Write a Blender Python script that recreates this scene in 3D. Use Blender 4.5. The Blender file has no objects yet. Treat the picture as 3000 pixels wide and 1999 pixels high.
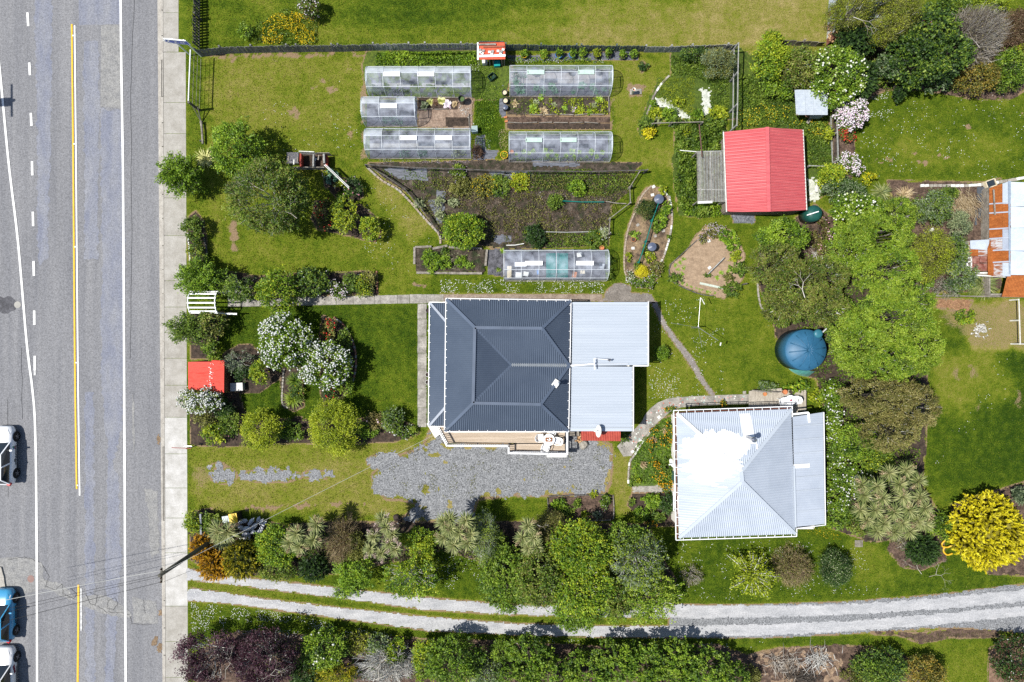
import bpy,math,random
import numpy as np
from mathutils import Vector,Matrix
from mathutils.geometry import tessellate_polygon
SC=bpy.context.scene
COL=SC.collection
R=math.radians
HC=50.0
# camera, world, sun, exposure
cam_d=bpy.data.cameras.new('camera');cam=bpy.data.objects.new('camera',cam_d);COL.objects.link(cam)
cam.location=(0,0,HC);cam.rotation_euler=(0,0,0)
cam_d.sensor_width=36;cam_d.lens=24.0;cam_d.clip_end=2000;cam_d.clip_start=0.5
SC.camera=cam
SUN_EL,SUN_DX,SUN_DY=61.0,-0.993,-0.12
world=bpy.data.worlds.new('World');SC.world=world;world.use_nodes=True
wn=world.node_tree.nodes;wl=world.node_tree.links
sky=wn.new('ShaderNodeTexSky');sky.sky_type='NISHITA';sky.sun_disc=False
sky.sun_elevation=R(SUN_EL);sky.sun_rotation=math.atan2(SUN_DX,SUN_DY)
sky.air_density=1.0;sky.dust_density=0.8
wn['Background'].inputs['Strength'].default_value=0.085
wl.new(sky.outputs[0],wn['Background'].inputs['Color'])
sun_d=bpy.data.lights.new('sun','SUN');sun_d.energy=4.6;sun_d.angle=R(0.55);sun_d.color=(1.0,0.965,0.9)
sun=bpy.data.objects.new('sun',sun_d);COL.objects.link(sun);sun.location=(-30,-4,60)
_s=Vector((SUN_DX*math.cos(R(SUN_EL)),SUN_DY*math.cos(R(SUN_EL)),math.sin(R(SUN_EL))))
sun.rotation_euler=_s.to_track_quat('Z','Y').to_euler()
SC.view_settings.view_transform='Standard';SC.view_settings.look='None'
SC.view_settings.exposure=0.58;SC.view_settings.gamma=1.0;SC.view_settings.use_curve_mapping=False
SC.render.engine='CYCLES'
SC.cycles.use_denoising=False
SC.cycles.max_bounces=6;SC.cycles.diffuse_bounces=3;SC.cycles.glossy_bounces=2
SC.cycles.transparent_max_bounces=10;SC.cycles.transmission_bounces=3
rng=np.random.default_rng(7);random.seed(7)
def P(px,py,h=0.0):
 """a point seen at photograph pixel (px,py) and standing h metres above the ground"""
 k=(1-h/HC)/40.0
 return Vector(((px-1500)*k,(999.5-py)*k,h))
# tagging
def tag(o,label=None,cat=None,group=None,kind=None):
 if label:o['label']=label
 if cat:o['category']=cat
 if group:o['group']=group
 if kind:o['kind']=kind
 return o
def thing(name,label,cat,loc=(0,0,0),group=None,rz=0.0):
 o=bpy.data.objects.new(name,None);COL.objects.link(o)
 o.location=loc;o.rotation_euler=(0,0,rz);o.empty_display_size=0.3
 return tag(o,label,cat,group)
def wloc(o):
 v=Vector((0,0,0))
 while o is not None:
  v+=Vector(o.location);o=o.parent
 return v
def copy_tree(root,loc,rz=0.0,label=None,group=None,scale=None):
 r=root.copy();COL.objects.link(r);r.location=loc;r.rotation_euler=(0,0,rz)
 if scale:r.scale=(scale,)*3
 if label:r['label']=label
 if group:r['group']=group
 for ch in[c for c in root.children]:
  c=ch.copy();COL.objects.link(c);c.parent=r
  for g in[q for q in ch.children]:
   d=g.copy();COL.objects.link(d);d.parent=c
 return r
# materials
def ramp(nt,stops):
 n=nt.nodes.new('ShaderNodeValToRGB');e=n.color_ramp.elements
 while len(e)<len(stops):e.new(0.5)
 for q,(p,c)in zip(e,stops):q.position=p;q.color=(c[0],c[1],c[2],1)
 return n
MATS={}
def mat(name,c1,c2=None,scale=4.0,rough=0.7,metal=0.0,bump=0.0,stretch=(1,1,1),c3=None,detail=5.0,spec=0.3,lo=0.35,hi=0.65,fine=0.0,world=True,alpha=None,trans=0.0):
 if name in MATS:return MATS[name]
 m=bpy.data.materials.new(name);m.use_nodes=True;MATS[name]=m
 nt=m.node_tree;b=nt.nodes['Principled BSDF'];L=nt.links
 b.inputs['Roughness'].default_value=rough;b.inputs['Metallic'].default_value=metal
 b.inputs['Specular IOR Level'].default_value=spec
 if c2 is None:c2=tuple(x*0.8 for x in c1)
 if world:
  tc=nt.nodes.new('ShaderNodeNewGeometry').outputs['Position']
 else:
  tc=nt.nodes.new('ShaderNodeTexCoord').outputs['Object']
 mp=nt.nodes.new('ShaderNodeMapping');mp.inputs['Scale'].default_value=stretch;L.new(tc,mp.inputs[0])
 n=nt.nodes.new('ShaderNodeTexNoise');n.inputs['Scale'].default_value=scale;n.inputs['Detail'].default_value=detail
 n.inputs['Roughness'].default_value=0.65
 L.new(mp.outputs[0],n.inputs['Vector'])
 st=[(lo,c1),(hi,c2)]if c3 is None else[(lo,c1),((lo+hi)/2,c2),(hi,c3)]
 rp=ramp(nt,st);L.new(n.outputs['Fac'],rp.inputs[0]);col=rp.outputs[0]
 if fine>0:
  f=nt.nodes.new('ShaderNodeTexNoise');f.inputs['Scale'].default_value=11.0;f.inputs['Detail'].default_value=3
  f.inputs['Roughness'].default_value=0.9;L.new(tc,f.inputs['Vector'])
  fr=nt.nodes.new('ShaderNodeMapRange');fr.inputs[1].default_value=0.34;fr.inputs[2].default_value=0.66
  fr.inputs[3].default_value=1-fine;fr.inputs[4].default_value=1+fine;L.new(f.outputs['Fac'],fr.inputs[0])
  mx=nt.nodes.new('ShaderNodeMix');mx.data_type='RGBA';mx.blend_type='MULTIPLY';mx.inputs[0].default_value=1
  L.new(col,mx.inputs[6]);cb=nt.nodes.new('ShaderNodeCombineColor')
  for i in range(3):L.new(fr.outputs[0],cb.inputs[i])
  L.new(cb.outputs[0],mx.inputs[7]);col=mx.outputs[2]
 L.new(col,b.inputs['Base Color'])
 if bump>0:
  bp=nt.nodes.new('ShaderNodeBump');bp.inputs['Strength'].default_value=bump;bp.inputs['Distance'].default_value=0.03
  n2=nt.nodes.new('ShaderNodeTexNoise');n2.inputs['Scale'].default_value=scale*5;n2.inputs['Detail'].default_value=4
  L.new(mp.outputs[0],n2.inputs['Vector']);L.new(n2.outputs['Fac'],bp.inputs['Height']);L.new(bp.outputs[0],b.inputs['Normal'])
 return m
def leafmat(name,stops,trans=0.32,rough=0.5):
 if name in MATS:return MATS[name]
 m=bpy.data.materials.new(name);m.use_nodes=True;MATS[name]=m
 nt=m.node_tree;b=nt.nodes['Principled BSDF'];L=nt.links
 b.inputs['Roughness'].default_value=rough;b.inputs['Specular IOR Level'].default_value=0.35
 at=nt.nodes.new('ShaderNodeAttribute');at.attribute_name='tint'
 rp=ramp(nt,[(i/(len(stops)-1),c)for i,c in enumerate(stops)]);L.new(at.outputs['Fac'],rp.inputs[0])
 L.new(rp.outputs[0],b.inputs['Base Color'])
 if trans>0:
  t=nt.nodes.new('ShaderNodeBsdfTranslucent');mx=nt.nodes.new('ShaderNodeMixShader');mx.inputs[0].default_value=trans
  L.new(rp.outputs[0],t.inputs['Color']);L.new(b.outputs[0],mx.inputs[1]);L.new(t.outputs[0],mx.inputs[2])
  L.new(mx.outputs[0],nt.nodes['Material Output'].inputs['Surface'])
 return m
# mesh builder
class M:
 def __init__(s):s.v=[];s.f=[]
 def add(s,vs,fs):
  b=len(s.v);s.v+=[tuple(x)for x in vs];s.f+=[tuple(i+b for i in f)for f in fs];return s
 def box(s,c,size,rz=0.0,rx=0.0):
  x,y,z=(d/2 for d in size)
  vs=[Vector((a*x,b*y,d*z))for d in(-1,1)for b in(-1,1)for a in(-1,1)]
  mt=Matrix.Rotation(rz,3,'Z')@Matrix.Rotation(rx,3,'X')
  vs=[mt@q+Vector(c)for q in vs]
  return s.add(vs,[(0,2,3,1),(4,5,7,6),(0,1,5,4),(2,6,7,3),(0,4,6,2),(1,3,7,5)])
 def beam(s,a,b,w,h,up=(0,0,1)):
  a=Vector(a);b=Vector(b);d=(b-a)
  if d.length<1e-6:return s
  d.normalize();u=Vector(up)
  if abs(d.dot(u))>0.99:u=Vector((1,0,0))
  sd=d.cross(u).normalized();u2=sd.cross(d).normalized()
  vs=[]
  for p in(a,b):
   for(i,j)in((-1,-1),(1,-1),(1,1),(-1,1)):vs.append(p+sd*(i*w/2)+u2*(j*h/2))
  return s.add(vs,[(3,2,1,0),(4,5,6,7),(0,1,5,4),(1,2,6,5),(2,3,7,6),(3,0,4,7)])
 def tube(s,pts,r,n=6,r2=None,cap=True):
  pts=[Vector(p)for p in pts];k=len(pts);rings=[]
  for i,p in enumerate(pts):
   d=(pts[min(i+1,k-1)]-pts[max(i-1,0)])
   if d.length<1e-7:d=Vector((0,0,1))
   d.normalize();u=Vector((0,0,1))if abs(d.z)<0.9 else Vector((1,0,0))
   a=d.cross(u).normalized();b=d.cross(a)
   rr=r if r2 is None else r+(r2-r)*i/max(1,k-1)
   rings.append([p+a*rr*math.cos(2*math.pi*j/n)+b*rr*math.sin(2*math.pi*j/n)for j in range(n)])
  vs=[q for rg in rings for q in rg];fs=[]
  for i in range(k-1):
   for j in range(n):
    j2=(j+1)%n;fs.append((i*n+j,i*n+j2,(i+1)*n+j2,(i+1)*n+j))
  if cap:fs.append(tuple(range(n-1,-1,-1)));fs.append(tuple((k-1)*n+j for j in range(n)))
  return s.add(vs,fs)
 def lathe(s,c,prof,n=16,cap=True):
  c=Vector(c);vs=[];fs=[];k=len(prof)
  for(r,z)in prof:
   for j in range(n):
    a=2*math.pi*j/n;vs.append(c+Vector((r*math.cos(a),r*math.sin(a),z)))
  for i in range(k-1):
   for j in range(n):
    j2=(j+1)%n;fs.append((i*n+j,i*n+j2,(i+1)*n+j2,(i+1)*n+j))
  if cap:fs.append(tuple(range(n-1,-1,-1)));fs.append(tuple((k-1)*n+j for j in range(n)))
  return s.add(vs,fs)
 def prism(s,pts,z0,z1):
  """pts: list of 2-D points; closed prism"""
  n=len(pts);pts=[(p[0],p[1])for p in pts]
  tri=tessellate_polygon([[Vector((x,y,0))for x,y in pts]])
  vs=[(x,y,z0)for x,y in pts]+[(x,y,z1)for x,y in pts]
  area=sum(pts[i][0]*pts[(i+1)%n][1]-pts[(i+1)%n][0]*pts[i][1]for i in range(n))
  fs=[]
  for t in tri:
   a,b,c=t
   ar=(pts[b][0]-pts[a][0])*(pts[c][1]-pts[a][1])-(pts[c][0]-pts[a][0])*(pts[b][1]-pts[a][1])
   if ar<0:a,b,c=a,c,b
   fs.append((a+n,b+n,c+n));fs.append((c,b,a))
  for i in range(n):
   j=(i+1)%n
   fs.append((i,j,j+n,i+n)if area>0 else(j,i,i+n,j+n))
  return s.add(vs,fs)
 def sheet(s,pts,z):
  n=len(pts);tri=tessellate_polygon([[Vector((p[0],p[1],0))for p in pts]]);fs=[]
  for a,b,c in tri:
   ar=(pts[b][0]-pts[a][0])*(pts[c][1]-pts[a][1])-(pts[c][0]-pts[a][0])*(pts[b][1]-pts[a][1])
   if ar<0:b,c=c,b
   fs.append((a,b,c))
  return s.add([(p[0],p[1],z)for p in pts],fs)
 def corr(s,pts,rib,pitch=0.11,amp=0.018,shape='sine',lift=0.0):
  """corrugated sheet filling a convex planar polygon, ribs along rib"""
  pts=[Vector(p)for p in pts];n=Vector((0,0,0))
  for i in range(len(pts)):
   a,b=pts[i],pts[(i+1)%len(pts)];n+=a.cross(b)
  n.normalize()
  if n.z<0:n=-n
  rb=Vector(rib);v=(rb-n*rb.dot(n)).normalized();u=v.cross(n).normalized()
  o=pts[0];q=[((p-o).dot(u),(p-o).dot(v))for p in pts]
  u0=min(a for a,b in q)+1e-5;u1=max(a for a,b in q)-1e-5
  N=max(2,int(round((u1-u0)/(pitch/4.0))))
  cols=[]
  for i in range(N+1):
   uu=u0+(u1-u0)*i/N;hits=[]
   for k in range(len(q)):
    (a1,b1),(a2,b2)=q[k],q[(k+1)%len(q)]
    if(a1-uu)*(a2-uu)<=0 and abs(a2-a1)>1e-9:hits.append(b1+(b2-b1)*(uu-a1)/(a2-a1))
   if not hits:hits=[0,0]
   ph=uu/pitch*2*math.pi
   z=amp*math.sin(ph)if shape=='sine' else(amp if math.sin(ph)>0.6 else 0.0)
   cols.append((uu,min(hits),max(hits),z+lift))
  vs=[];fs=[]
  for uu,a,b,z in cols:
   vs.append(o+u*uu+v*a+n*z);vs.append(o+u*uu+v*b+n*z)
  for i in range(N):fs.append((2*i,2*i+2,2*i+3,2*i+1))
  return s.add(vs,fs)
 def build(s,name,material,parent=None,smooth=False,bevel=0.0):
  me=bpy.data.meshes.new(name)
  off=wloc(parent)if parent is not None else Vector((0,0,0))
  vs=[(x-off.x,y-off.y,z-off.z)for x,y,z in s.v]
  me.from_pydata(vs,[],s.f);me.materials.append(material)
  if smooth:me.polygons.foreach_set('use_smooth',[True]*len(me.polygons))
  me.update()
  o=bpy.data.objects.new(name,me);COL.objects.link(o)
  if parent is not None:o.parent=parent
  if bevel>0:
   md=o.modifiers.new('bevel','BEVEL');md.width=bevel;md.segments=2;md.limit_method='ANGLE'
  return o
def origin_to(o,loc):
 loc=Vector(loc);o.data.transform(Matrix.Translation(-loc));o.location=loc;return o
def smooth_path(pts,n=6):
 """catmull-rom through points"""
 pts=[Vector(p)for p in pts];out=[]
 for i in range(len(pts)-1):
  p0=pts[max(i-1,0)];p1=pts[i];p2=pts[i+1];p3=pts[min(i+2,len(pts)-1)]
  for k in range(n):
   t=k/n
   out.append(0.5*((2*p1)+(-p0+p2)*t+(2*p0-5*p1+4*p2-p3)*t*t+(-p0+3*p1-3*p2+p3)*t**3))
 out.append(pts[-1]);return out
def rough_poly(px,h=0.0,amp=0.06,step=0.18,seed=0,smooth=False):
 """polygon given in photograph pixels -> densified world outline with an uneven edge"""
 r=random.Random(seed);pts=[P(a,b,h)for a,b in px]
 if smooth:pts=smooth_path(pts+[pts[0]],6)[:-1]
 out=[]
 for i in range(len(pts)):
  a,b=pts[i],pts[(i+1)%len(pts)];n=max(1,int((b-a).length/step))
  nn=Vector((-(b-a).y,(b-a).x,0));nn=nn.normalized()if nn.length>0 else nn
  for k in range(n):
   q=a.lerp(b,k/n)+nn*r.uniform(-amp,amp);out.append((q.x,q.y))
 return out
def strip(m,pts,w,z):
 """flat ribbon along world points"""
 pts=[Vector((p[0],p[1],0))for p in pts];vs=[];fs=[]
 for i,p in enumerate(pts):
  d=pts[min(i+1,len(pts)-1)]-pts[max(i-1,0)];d.normalize();s=Vector((-d.y,d.x,0))
  ww=w[i]if isinstance(w,(list,tuple))else w
  a=p+s*ww/2;b=p-s*ww/2;vs+=[(a.x,a.y,z),(b.x,b.y,z)]
 for i in range(len(pts)-1):fs.append((2*i,2*i+1,2*i+3,2*i+2))
 return m.add(vs,fs)
# numpy noise
def _hash(ix,iy,seed):
 n=(ix.astype(np.int64)*374761393+iy.astype(np.int64)*668265263+seed*1442695041)&0xffffffff
 n=((n^(n>>13))*1274126177)&0xffffffff
 return((n^(n>>16))&0xffff)/65535.0
def vnoise(x,y,seed=0):
 x0=np.floor(x);y0=np.floor(y);fx=x-x0;fy=y-y0
 fx=fx*fx*(3-2*fx);fy=fy*fy*(3-2*fy)
 a=_hash(x0,y0,seed);b=_hash(x0+1,y0,seed);c=_hash(x0,y0+1,seed);d=_hash(x0+1,y0+1,seed)
 return(a*(1-fx)+b*fx)*(1-fy)+(c*(1-fx)+d*fx)*fy
def fbm(x,y,s=1.0,oct=4,seed=0,sx=1.0,sy=1.0):
 t=0;a=1;w=0;x=x*s*sx;y=y*s*sy
 for i in range(oct):
  t=t+a*vnoise(x,y,seed+i*17);w+=a;a*=0.55;x=x*2.03+7.1;y=y*2.03+3.7
 return t/w
def inpoly(x,y,poly):
 ins=np.zeros(x.shape,bool);n=len(poly)
 for i in range(n):
  x1,y1=poly[i];x2,y2=poly[(i+1)%n]
  if y1==y2:continue
  c=((y1>y)!=(y2>y))&(x<(x2-x1)*(y-y1)/(y2-y1)+x1);ins^=c
 return ins
def sdf(x,y,poly):
 d=np.full(x.shape,1e9);n=len(poly)
 for i in range(n):
  ax,ay=poly[i];bx,by=poly[(i+1)%n];ex,ey=bx-ax,by-ay;L=ex*ex+ey*ey+1e-12
  t=np.clip(((x-ax)*ex+(y-ay)*ey)/L,0,1);d=np.minimum(d,np.hypot(x-ax-t*ex,y-ay-t*ey))
 return np.where(inpoly(x,y,poly),d,-d)
# foliage kit (numpy)
def npmesh(name,verts,quads,material,parent,tint=None,tris=False):
 me=bpy.data.meshes.new(name);off=np.array(wloc(parent))if parent is not None else np.zeros(3)
 verts=(verts-off).astype(np.float32);nv=len(verts);nf=len(quads);k=quads.shape[1]
 me.vertices.add(nv);me.vertices.foreach_set('co',verts.ravel())
 me.loops.add(nf*k);me.loops.foreach_set('vertex_index',quads.astype(np.int32).ravel())
 me.polygons.add(nf);me.polygons.foreach_set('loop_start',np.arange(0,nf*k,k,dtype=np.int32))
 me.update(calc_edges=True)
 if tint is not None:
  at=me.attributes.new('tint','FLOAT','FACE');at.data.foreach_set('value',np.clip(tint,0,1).astype(np.float32))
 me.materials.append(material)
 o=bpy.data.objects.new(name,me);COL.objects.link(o)
 if parent is not None:o.parent=parent
 return o
def unit(a):return a/(np.linalg.norm(a,axis=-1,keepdims=True)+1e-9)
def rdir(n):return unit(rng.normal(size=(n,3)))
def leaves(name,c,d,nrm,L,W,tint,material,parent,fold=0.25):
 """diamond leaves: centres c, long axis d, facing nrm"""
 n=len(c);s=unit(np.cross(d,nrm));nn=unit(np.cross(s,d));L=np.broadcast_to(L,(n,))[:,None];W=np.broadcast_to(W,(n,))[:,None]
 v=np.stack([c-d*L/2,c+s*W/2+nn*W*fold,c+d*L/2,c-s*W/2+nn*W*fold],1).reshape(-1,3)
 q=np.arange(n*4).reshape(n,4)
 return npmesh(name,v,q,material,parent,tint)
def straps(name,base,d,L,W,droop,tint,material,parent):
 """long strap leaves of two segments"""
 n=len(base);L=np.broadcast_to(L,(n,))[:,None];W=np.broadcast_to(W,(n,))[:,None]
 up=np.array([[0,0,1.0]]);s=unit(np.cross(d,up+rdir(n)*0.2));droop=np.broadcast_to(droop,(n,))[:,None]
 mid=base+d*L*0.5;tip=base+d*L*0.95-up*L*droop
 v=np.stack([base-s*W*.35,base+s*W*.35,mid-s*W*.5,mid+s*W*.5,tip-s*W*.06,tip+s*W*.06],1).reshape(-1,3)
 i=np.arange(n)[:,None]*6
 q=np.concatenate([i+np.array([[0,1,3,2]]),i+np.array([[2,3,5,4]])],1).reshape(-1,4)
 return npmesh(name,v,q,material,parent,np.repeat(tint,2))
def segs(name,a,b,ra,rb,material,parent,k=3,tint=None):
 """many tapered k-sided sticks"""
 n=len(a);d=unit(b-a);ref=np.where(np.abs(d[:,2:3])<0.9,np.array([[0,0,1.0]]),np.array([[1.0,0,0]]))
 s=unit(np.cross(d,ref));t=np.cross(d,s);ra=np.broadcast_to(ra,(n,))[:,None];rb=np.broadcast_to(rb,(n,))[:,None]
 rings=[]
 for(p,r)in((a,ra),(b,rb)):
  for j in range(k):
   an=2*math.pi*j/k;rings.append(p+s*r*math.cos(an)+t*r*math.sin(an))
 v=np.stack(rings,1).reshape(-1,3);i=np.arange(n)[:,None]*(2*k)
 q=np.concatenate([i+np.array([[j,(j+1)%k,k+(j+1)%k,k+j]])for j in range(k)],1).reshape(-1,4)
 return npmesh(name,v,q,material,parent,tint if tint is None else np.repeat(tint,k))
def balls(name,c,r,material,parent,tint=None):
 n=len(c);r=np.broadcast_to(r,(n,))[:,None,None]
 o=np.array([[1,0,0],[0,1,0],[-1,0,0],[0,-1,0],[0,0,1],[0,0,-1]],float)
 v=(c[:,None,:]+o[None]*r*rng.uniform(.8,1.2,(n,6,1))).reshape(-1,3)
 f=np.array([[0,1,4],[1,2,4],[2,3,4],[3,0,4],[1,0,5],[2,1,5],[3,2,5],[0,3,5]])
 q=(np.arange(n)[:,None,None]*6+f[None]).reshape(-1,3)
 return npmesh(name,v,q,material,parent,np.repeat(rng.uniform(0,1,n)if tint is None else tint,8))
def fib(n,zmin=-0.2):
 i=np.arange(n)+0.5;z=1-(1-zmin)*i/n;a=i*2.39996;r=np.sqrt(np.clip(1-z*z,0,1))
 return np.stack([r*np.cos(a),r*np.sin(a),z],1)
def lobes(c,rad,n,lr,zmin=-0.15,gap=0.0):
 d=fib(n,zmin)+rng.normal(size=(n,3))*0.16;d=unit(d)
 if gap>0:d=d[rng.uniform(size=len(d))>gap]
 lrs=lr*rng.uniform(0.7,1.25,len(d))
 cc=np.array(c)+d*np.array(rad)*(1-lrs[:,None]*0.9)*rng.uniform(0.82,1.05,(len(d),1))
 return cc,lrs,d
def crownleaves(c,rad,nl,lr,total,sprig=9,sr=0.16,zmin=-0.15,gap=0.0,outw=0.6,spike=0.0,up=0.35):
 """positions, directions, normals, tints of the leaves of a lobed crown"""
 cc,lrs,ld=lobes(c,rad,nl,lr,zmin,gap);K=len(cc)
 ns=max(1,int(total/sprig));w=lrs**2;li=rng.choice(K,ns,p=w/w.sum())
 sd=unit(rdir(ns)+ld[li]*outw+np.array([[0,0,0.35]]))
 rr=(lrs[li]*rng.uniform(0.62,1.08,ns))[:,None]
 out=rng.uniform(size=ns)<spike;rr[out]*=rng.uniform(1.1,1.55,(out.sum(),1))
 sp=cc[li]+sd*rr*np.array(rad)
 lt=rng.normal(0,0.13,K)[li];st=rng.normal(0,0.12,ns)
 si=np.repeat(np.arange(ns),sprig);n=len(si)
 pos=sp[si]+rng.normal(size=(n,3))*sr*0.5+sd[si]*rng.uniform(-1,1,(n,1))*sr*0.6
 pos[:,2]=np.maximum(pos[:,2],0.03)
 d=unit(sd[si]*0.9+rdir(n)*0.9);nm=unit(sd[si]*0.35+rdir(n)*0.6+np.array([[0,0,up]]))
 t=0.5+lt[si]+st[si]+rng.normal(0,0.16,n)
 return pos,d,nm,t,(cc,lrs,ld,sp,sd)
# SETTING
def ell(cx,cy,rx,ry,n=18,rot=0):
 return[(cx+rx*math.cos(2*math.pi*i/n)*math.cos(rot)-ry*math.sin(2*math.pi*i/n)*math.sin(rot),cy+rx*math.cos(2*math.pi*i/n)*math.sin(rot)+ry*math.sin(2*math.pi*i/n)*math.cos(rot))for i in range(n)]
PAINT=[]
def paint(attr,poly,val,soft=0.5,nz=0.4):PAINT.append((attr,poly,val,soft,nz))
def patch(name,polys,material,z,amp=0.15,cell=0.08,nscale=1.6,halo=0.35,seed=1,holes=0.0,bumpy=0.0,label=None,dith=.10):
 """a real sheet of ground cover whose outline is ragged; its margin also browns the lawn beside it"""
 V=[];F=[];base=0
 for poly in polys:
  a=np.array(poly);x0,x1=a[:,0].min()-12,a[:,0].max()+12;y0,y1=a[:,1].min()-12,a[:,1].max()+12
  nx=int((x1-x0)/40/cell)+2;ny=int((y1-y0)/40/cell)+2
  gx=x0+np.arange(nx)*cell*40;gy=y0+np.arange(ny)*cell*40;X,Y=np.meshgrid(gx,gy)
  mx,my=(X-1500)/40,(999.5-Y)/40
  s=sdf(X,Y,poly)/40+(fbm(mx,my,nscale*1.4,5,seed)-0.5)*2.2*amp+(rng.uniform(size=X.shape)-.5)*dith
  if holes>0:s=np.where(fbm(mx,my,1.1,4,seed+5)>1-holes,-1,s)
  keep=(s[:-1,:-1]+s[1:,1:]+s[1:,:-1]+s[:-1,1:])/4>0
  idx=np.arange(nx*ny).reshape(ny,nx)
  q=np.stack([idx[:-1,:-1][keep],idx[1:,:-1][keep],idx[1:,1:][keep],idx[:-1,1:][keep]],1)
  z+=0.0017
  zz=z+bumpy*(fbm(mx,my,3.0,3,seed+9))if bumpy>0 else np.full(X.shape,z)
  v=np.stack([mx,my,zz],-1).reshape(-1,3)
  u,inv=np.unique(q,return_inverse=True);V.append(v[u]);F.append(inv.reshape(-1,4)+base);base+=len(u)
  if halo>0:PAINT.append(('dry',poly,0.85,0.12,-halo))
 o=npmesh(name,np.concatenate(V),np.concatenate(F),material,None)
 return tag(o,label,None,None,'structure')
m_asph=mat('asphalt',(0.14,0.142,0.152),(0.19,0.19,0.196),scale=0.9,rough=0.9,stretch=(1.5,0.07,1),fine=0.38,lo=0.32,hi=0.68,bump=0.15)
m_asph2=mat('asphalt_patch',(0.15,0.16,0.20),(0.20,0.205,0.225),scale=1.2,rough=0.9,fine=0.36,stretch=(1,.3,1))
m_asph3=mat('asphalt_repair',(0.17,0.17,0.17),(0.235,0.232,0.222),scale=2.5,rough=0.9,fine=0.4)
m_asphd=mat('asphalt_dark',(0.05,0.05,0.055),(0.10,0.10,0.11),scale=2.5,rough=0.9,fine=0.4)
m_conc=mat('footpath_concrete',(0.25,0.235,0.205),(0.34,0.325,0.295),scale=1.3,rough=0.9,fine=0.16,bump=0.1)
m_conc2=mat('old_concrete',(0.17,0.16,0.14),(0.33,0.31,0.28),scale=1.8,rough=0.95,fine=0.3,bump=0.2)
m_kerb=mat('kerb_concrete',(0.27,0.25,0.22),(0.38,0.36,0.32),scale=2.0,rough=0.9,fine=0.2)
m_linew=mat('road_paint_white',(0.62,0.62,0.60),(0.72,0.72,0.70),scale=6,rough=0.7,fine=0.12)
m_lineworn=mat('road_paint_worn',(0.30,0.30,0.30),(0.62,0.62,0.60),scale=6,rough=0.7,fine=0.2)
m_liney=mat('road_paint_yellow',(0.62,0.36,0.02),(0.70,0.43,0.03),scale=6,rough=0.7,fine=0.12)
m_crack=mat('crack_seal',(0.03,0.03,0.032),(0.06,0.06,0.06),scale=5)
m_soil=mat('garden_soil',(0.022,0.016,0.012),(0.065,0.045,0.033),scale=3.5,rough=0.95,fine=0.5,bump=0.5)
m_mulch=mat('bark_mulch',(0.035,0.022,0.016),(0.12,0.08,0.058),scale=2.5,rough=0.95,fine=0.65,bump=0.5)
m_sand=mat('sandy_soil',(0.22,0.155,0.10),(0.31,0.225,0.15),scale=2.0,rough=0.95,fine=0.25,bump=0.4,stretch=(1,1.6,1))
m_weedy=mat('weedy_soil',(0.016,0.024,0.008),(0.042,0.032,0.023),scale=1.7,rough=0.95,fine=0.7,bump=0.5,c3=(0.09,0.072,0.055))
m_grav=mat('grey_gravel',(0.14,0.145,0.152),(0.20,0.205,0.212),scale=2.6,rough=0.95,fine=0.85,bump=0.8)
m_track=mat('pale_gravel',(0.27,0.275,0.285),(0.38,0.38,0.385),scale=1.3,rough=0.95,fine=0.28,bump=0.3,stretch=(.5,1.6,1))
m_mat=mat('weed_mat',(0.05,0.055,0.065),(0.14,0.15,0.18),scale=4,rough=0.5,fine=0.2,stretch=(0.5,3,1),bump=0.3)
m_plastic=mat('black_polythene',(0.02,0.02,0.024),(0.10,0.10,0.115),scale=3,rough=0.35,bump=0.5)
m_brownpad=mat('asphalt_pad',(0.13,0.115,0.10),(0.19,0.17,0.15),scale=2,rough=0.95,fine=0.4)
# kerb geometry as functions of photo y
def xk(y):return 459+0.0075*y
def xf(y):return 478+0.0038*y
def xr(y):return 523 if y<150 else 544+0.0035*(y-150)
Y0,Y1=-3200,5200
m=M();a=P(-66,Y0);b=P(-66,Y1);z=-0.12
m.add([(P(-66,Y0).x,P(0,Y0).y,z),(P(-66,Y1).x,P(0,Y1).y,z),(P(xk(Y1),0).x,P(0,Y1).y,z),(P(xk(Y0),0).x,P(0,Y0).y,z)],[(0,1,2,3)])
road=tag(m.build('road',m_asph),kind='structure')
LIFT=[0]
def road_sheet(name,poly,material,lift=1,amp=0.02,seed=0,smooth=False):
 LIFT[0]+=1;lift=lift*0.6+LIFT[0]*0.045
 return M().sheet(rough_poly(poly,0,amp,0.25,seed,smooth),-0.12+0.004*lift).build(name,material,road)
road_sheet('road_patch',[(292,-40),(352,-40),(352,68),(292,70),(228,72),(226,-40)],m_asph2,1,0.03,1)
road_sheet('road_patch',[(290,318),(356,322),(362,760),(356,1250),(320,1400),(292,1100),(296,700)],m_asph2,1,0.12,2)
road_sheet('road_patch',[(96,-30),(150,-30),(146,300),(136,760),(108,780),(104,300)],m_asph2,1,0.12,3)
road_sheet('road_patch',[(245,1150),(272,1150),(275,1999),(250,2050)],m_asph2,1,0.12,12)
road_sheet('road_patch',[(240,120),(288,120),(284,760),(246,760)],m_asph2,1,0.12,13)
road_sheet('road_patch',[(312,1330),(345,1400),(352,1640),(330,1999),(305,2040),(308,1600)],m_asph2,1,0.12,14)
road_sheet('road_patch',[(293,72),(340,70),(351,80),(352,318),(292,310)],m_asph3,2,0.01,4)
road_sheet('road_patch',[(-20,1640),(60,1636),(118,1650),(128,1700),(178,1712),(222,1752),(282,1745),(340,1765),(382,1800),(368,1812),(300,1800),(230,1772),(172,1745),(120,1728),(-20,1760)],m_asph3,2,0.06,5,True)
road_sheet('road_patch',[(385,1752),(455,1765),(460,1830),(390,1828)],m_asph3,2,0.05,6)
road_sheet('road_patch',[(420,1430),(460,1440),(464,1620),(440,1640),(428,1500)],m_asph3,2,0.1,7)
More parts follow.
